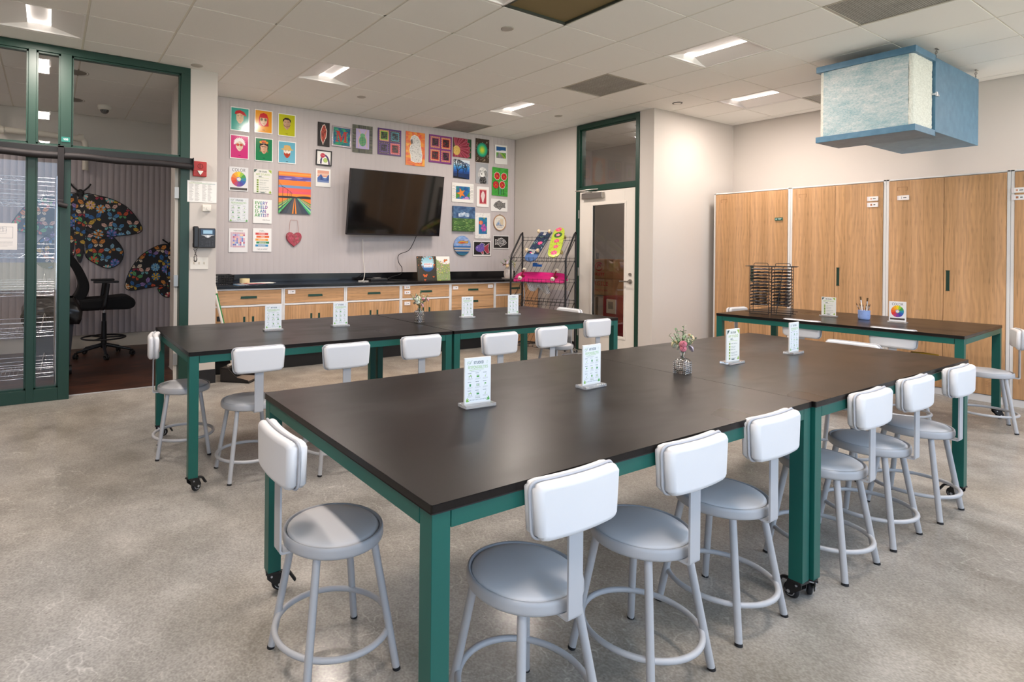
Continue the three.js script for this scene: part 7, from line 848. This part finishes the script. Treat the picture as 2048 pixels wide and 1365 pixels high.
  [[0.2, -6.63, 'round grille speaker in the office ceiling nearer the glass'], [0.22, -7.87, 'round grille speaker in the office ceiling nearer the far wall']].forEach(([x, z, l]) => { const s = thing('ceiling_speaker', l, 'speaker', [x, CEIL + 0.005, z], 0, 'office ceiling speakers'); mesh('grille', lathe([[0, -0.008], [0.1, -0.007], [0.118, -0.003], [0.118, 0], [0, 0]], 36), S('#6c6259', 0.8), s); mesh('rim', new THREE.TorusGeometry(0.117, 0.005, 6, 36).rotateX(Math.PI / 2), S('#8a8077', 0.6), s, [0, -0.003, 0]); });
}
// ================================================================ storage closet behind the white door
{
  const card = (txt, sub) => canvasMap(512, 320, (c, w, h) => { bg(c, w, h, '#a87b52'); blotch(c, w, h, ['#a27449', '#b08358'], 30, 60, 4); c.fillStyle = '#b5322a'; if (txt === 'SKUTT') { c.lineWidth = 16; c.strokeStyle = '#b5322a'; c.beginPath(); c.arc(w * 0.5, h * 0.38, 66, 0.5, 5.6); c.stroke(); c.beginPath(); c.arc(w * 0.5, h * 0.38, 26, 2, 6.5); c.stroke(); fit(c, txt, w * 0.5, h * 0.86, w * 0.4, 'bold 72px sans-serif', '#b5322a'); } else { fit(c, txt, w * 0.46, h * 0.42, w * 0.76, 'bold 110px sans-serif', '#a8402f'); fit(c, sub, w * 0.46, h * 0.76, w * 0.72, 'bold 50px sans-serif', '#a8402f'); } });
  const cbx = (label, x, y, z, w, h, d, map) => { const t = thing('carton', label, 'box', [x, y, z], 0, 'cardboard cartons in the closet'); const g = new THREE.BoxGeometry(0.002, h - 0.002, w - 0.002).translate(-d / 2 - 0.001, h / 2, 0); mesh('carton_body', box(d, h, w, 0, h / 2, 0, 0.003), S('#a87b52', 0.85), t); mesh('printed_side', new THREE.PlaneGeometry(w - 0.004, h - 0.004).rotateY(-Math.PI / 2).translate(-d / 2 - 0.001, h / 2, 0), S('#ffffff', 0.85, { map }), t); };
  const s = thing('storage_shelf', 'grey metal shelving inside the storage closet', 'shelving', [6.95, 0, -5.62]); for (const z of [-0.52, 0.5]) for (const x of [-0.2, 0.24]) mesh('post', span(x - 0.015, x + 0.015, 0, 1.3, z - 0.015, z + 0.015), S('#6d6a68', 0.5), s); for (const y of [0.2, 0.66]) mesh('shelf_board', span(-0.21, 0.25, y, y + 0.025, -0.53, 0.51), S('#77736f', 0.55), s);
  cbx('lower carton in the closet printed FRAGILE in red', 6.96, 0.69, -5.75, 0.52, 0.24, 0.38, card('FRAGILE', 'HANDLE WITH CARE')); cbx('upper carton in the closet printed with a red round emblem', 6.96, 0.932, -5.75, 0.52, 0.28, 0.38, card('SKUTT'));
  const k = thing('kiln_panel', 'dark red closet cabinet with a pale rounded control panel', 'kiln', [6.75, 0, -5.36]); mesh('body', box(0.3, 0.7, 0.34, 0, 0.35, 0, 0.008), S('#8d2226', 0.5), k); mesh('control_panel', [new RoundedBoxGeometry(0.02, 0.2, 0.16, 3, 0.009).translate(-0.155, 0.56, -0.02)], S('#b9ac98', 0.5), k); mesh('display', box(0.004, 0.1, 0.08, -0.167, 0.575, -0.02), S('#77736c', 0.3), k); const lot = []; for (let i = 0; i < 7; i++) { const a = Math.PI * (0.1 + 0.8 * i / 6); lot.push(tube([[-0.152, 0.22, -0.02], [-0.152, 0.25 + 0.05 * Math.sin(a), -0.02 + 0.05 * Math.cos(a)], [-0.152, 0.22 + 0.12 * Math.sin(a), -0.02 + 0.11 * Math.cos(a)]], 0.002, 12, 4)); } mesh('lotus_line', lot, S('#c98f86', 0.6), k);
}
// ================================================================ render
scene.traverse((o) => { if (o.isMesh) { o.castShadow = true; o.receiveShadow = true; } });
const renderer = new THREE.WebGLRenderer({ antialias: true });
renderer.shadowMap.enabled = true;
renderer.toneMapping = THREE.LinearToneMapping;
renderer.toneMappingExposure = EXPOSURE;
renderer.render(scene, camera);
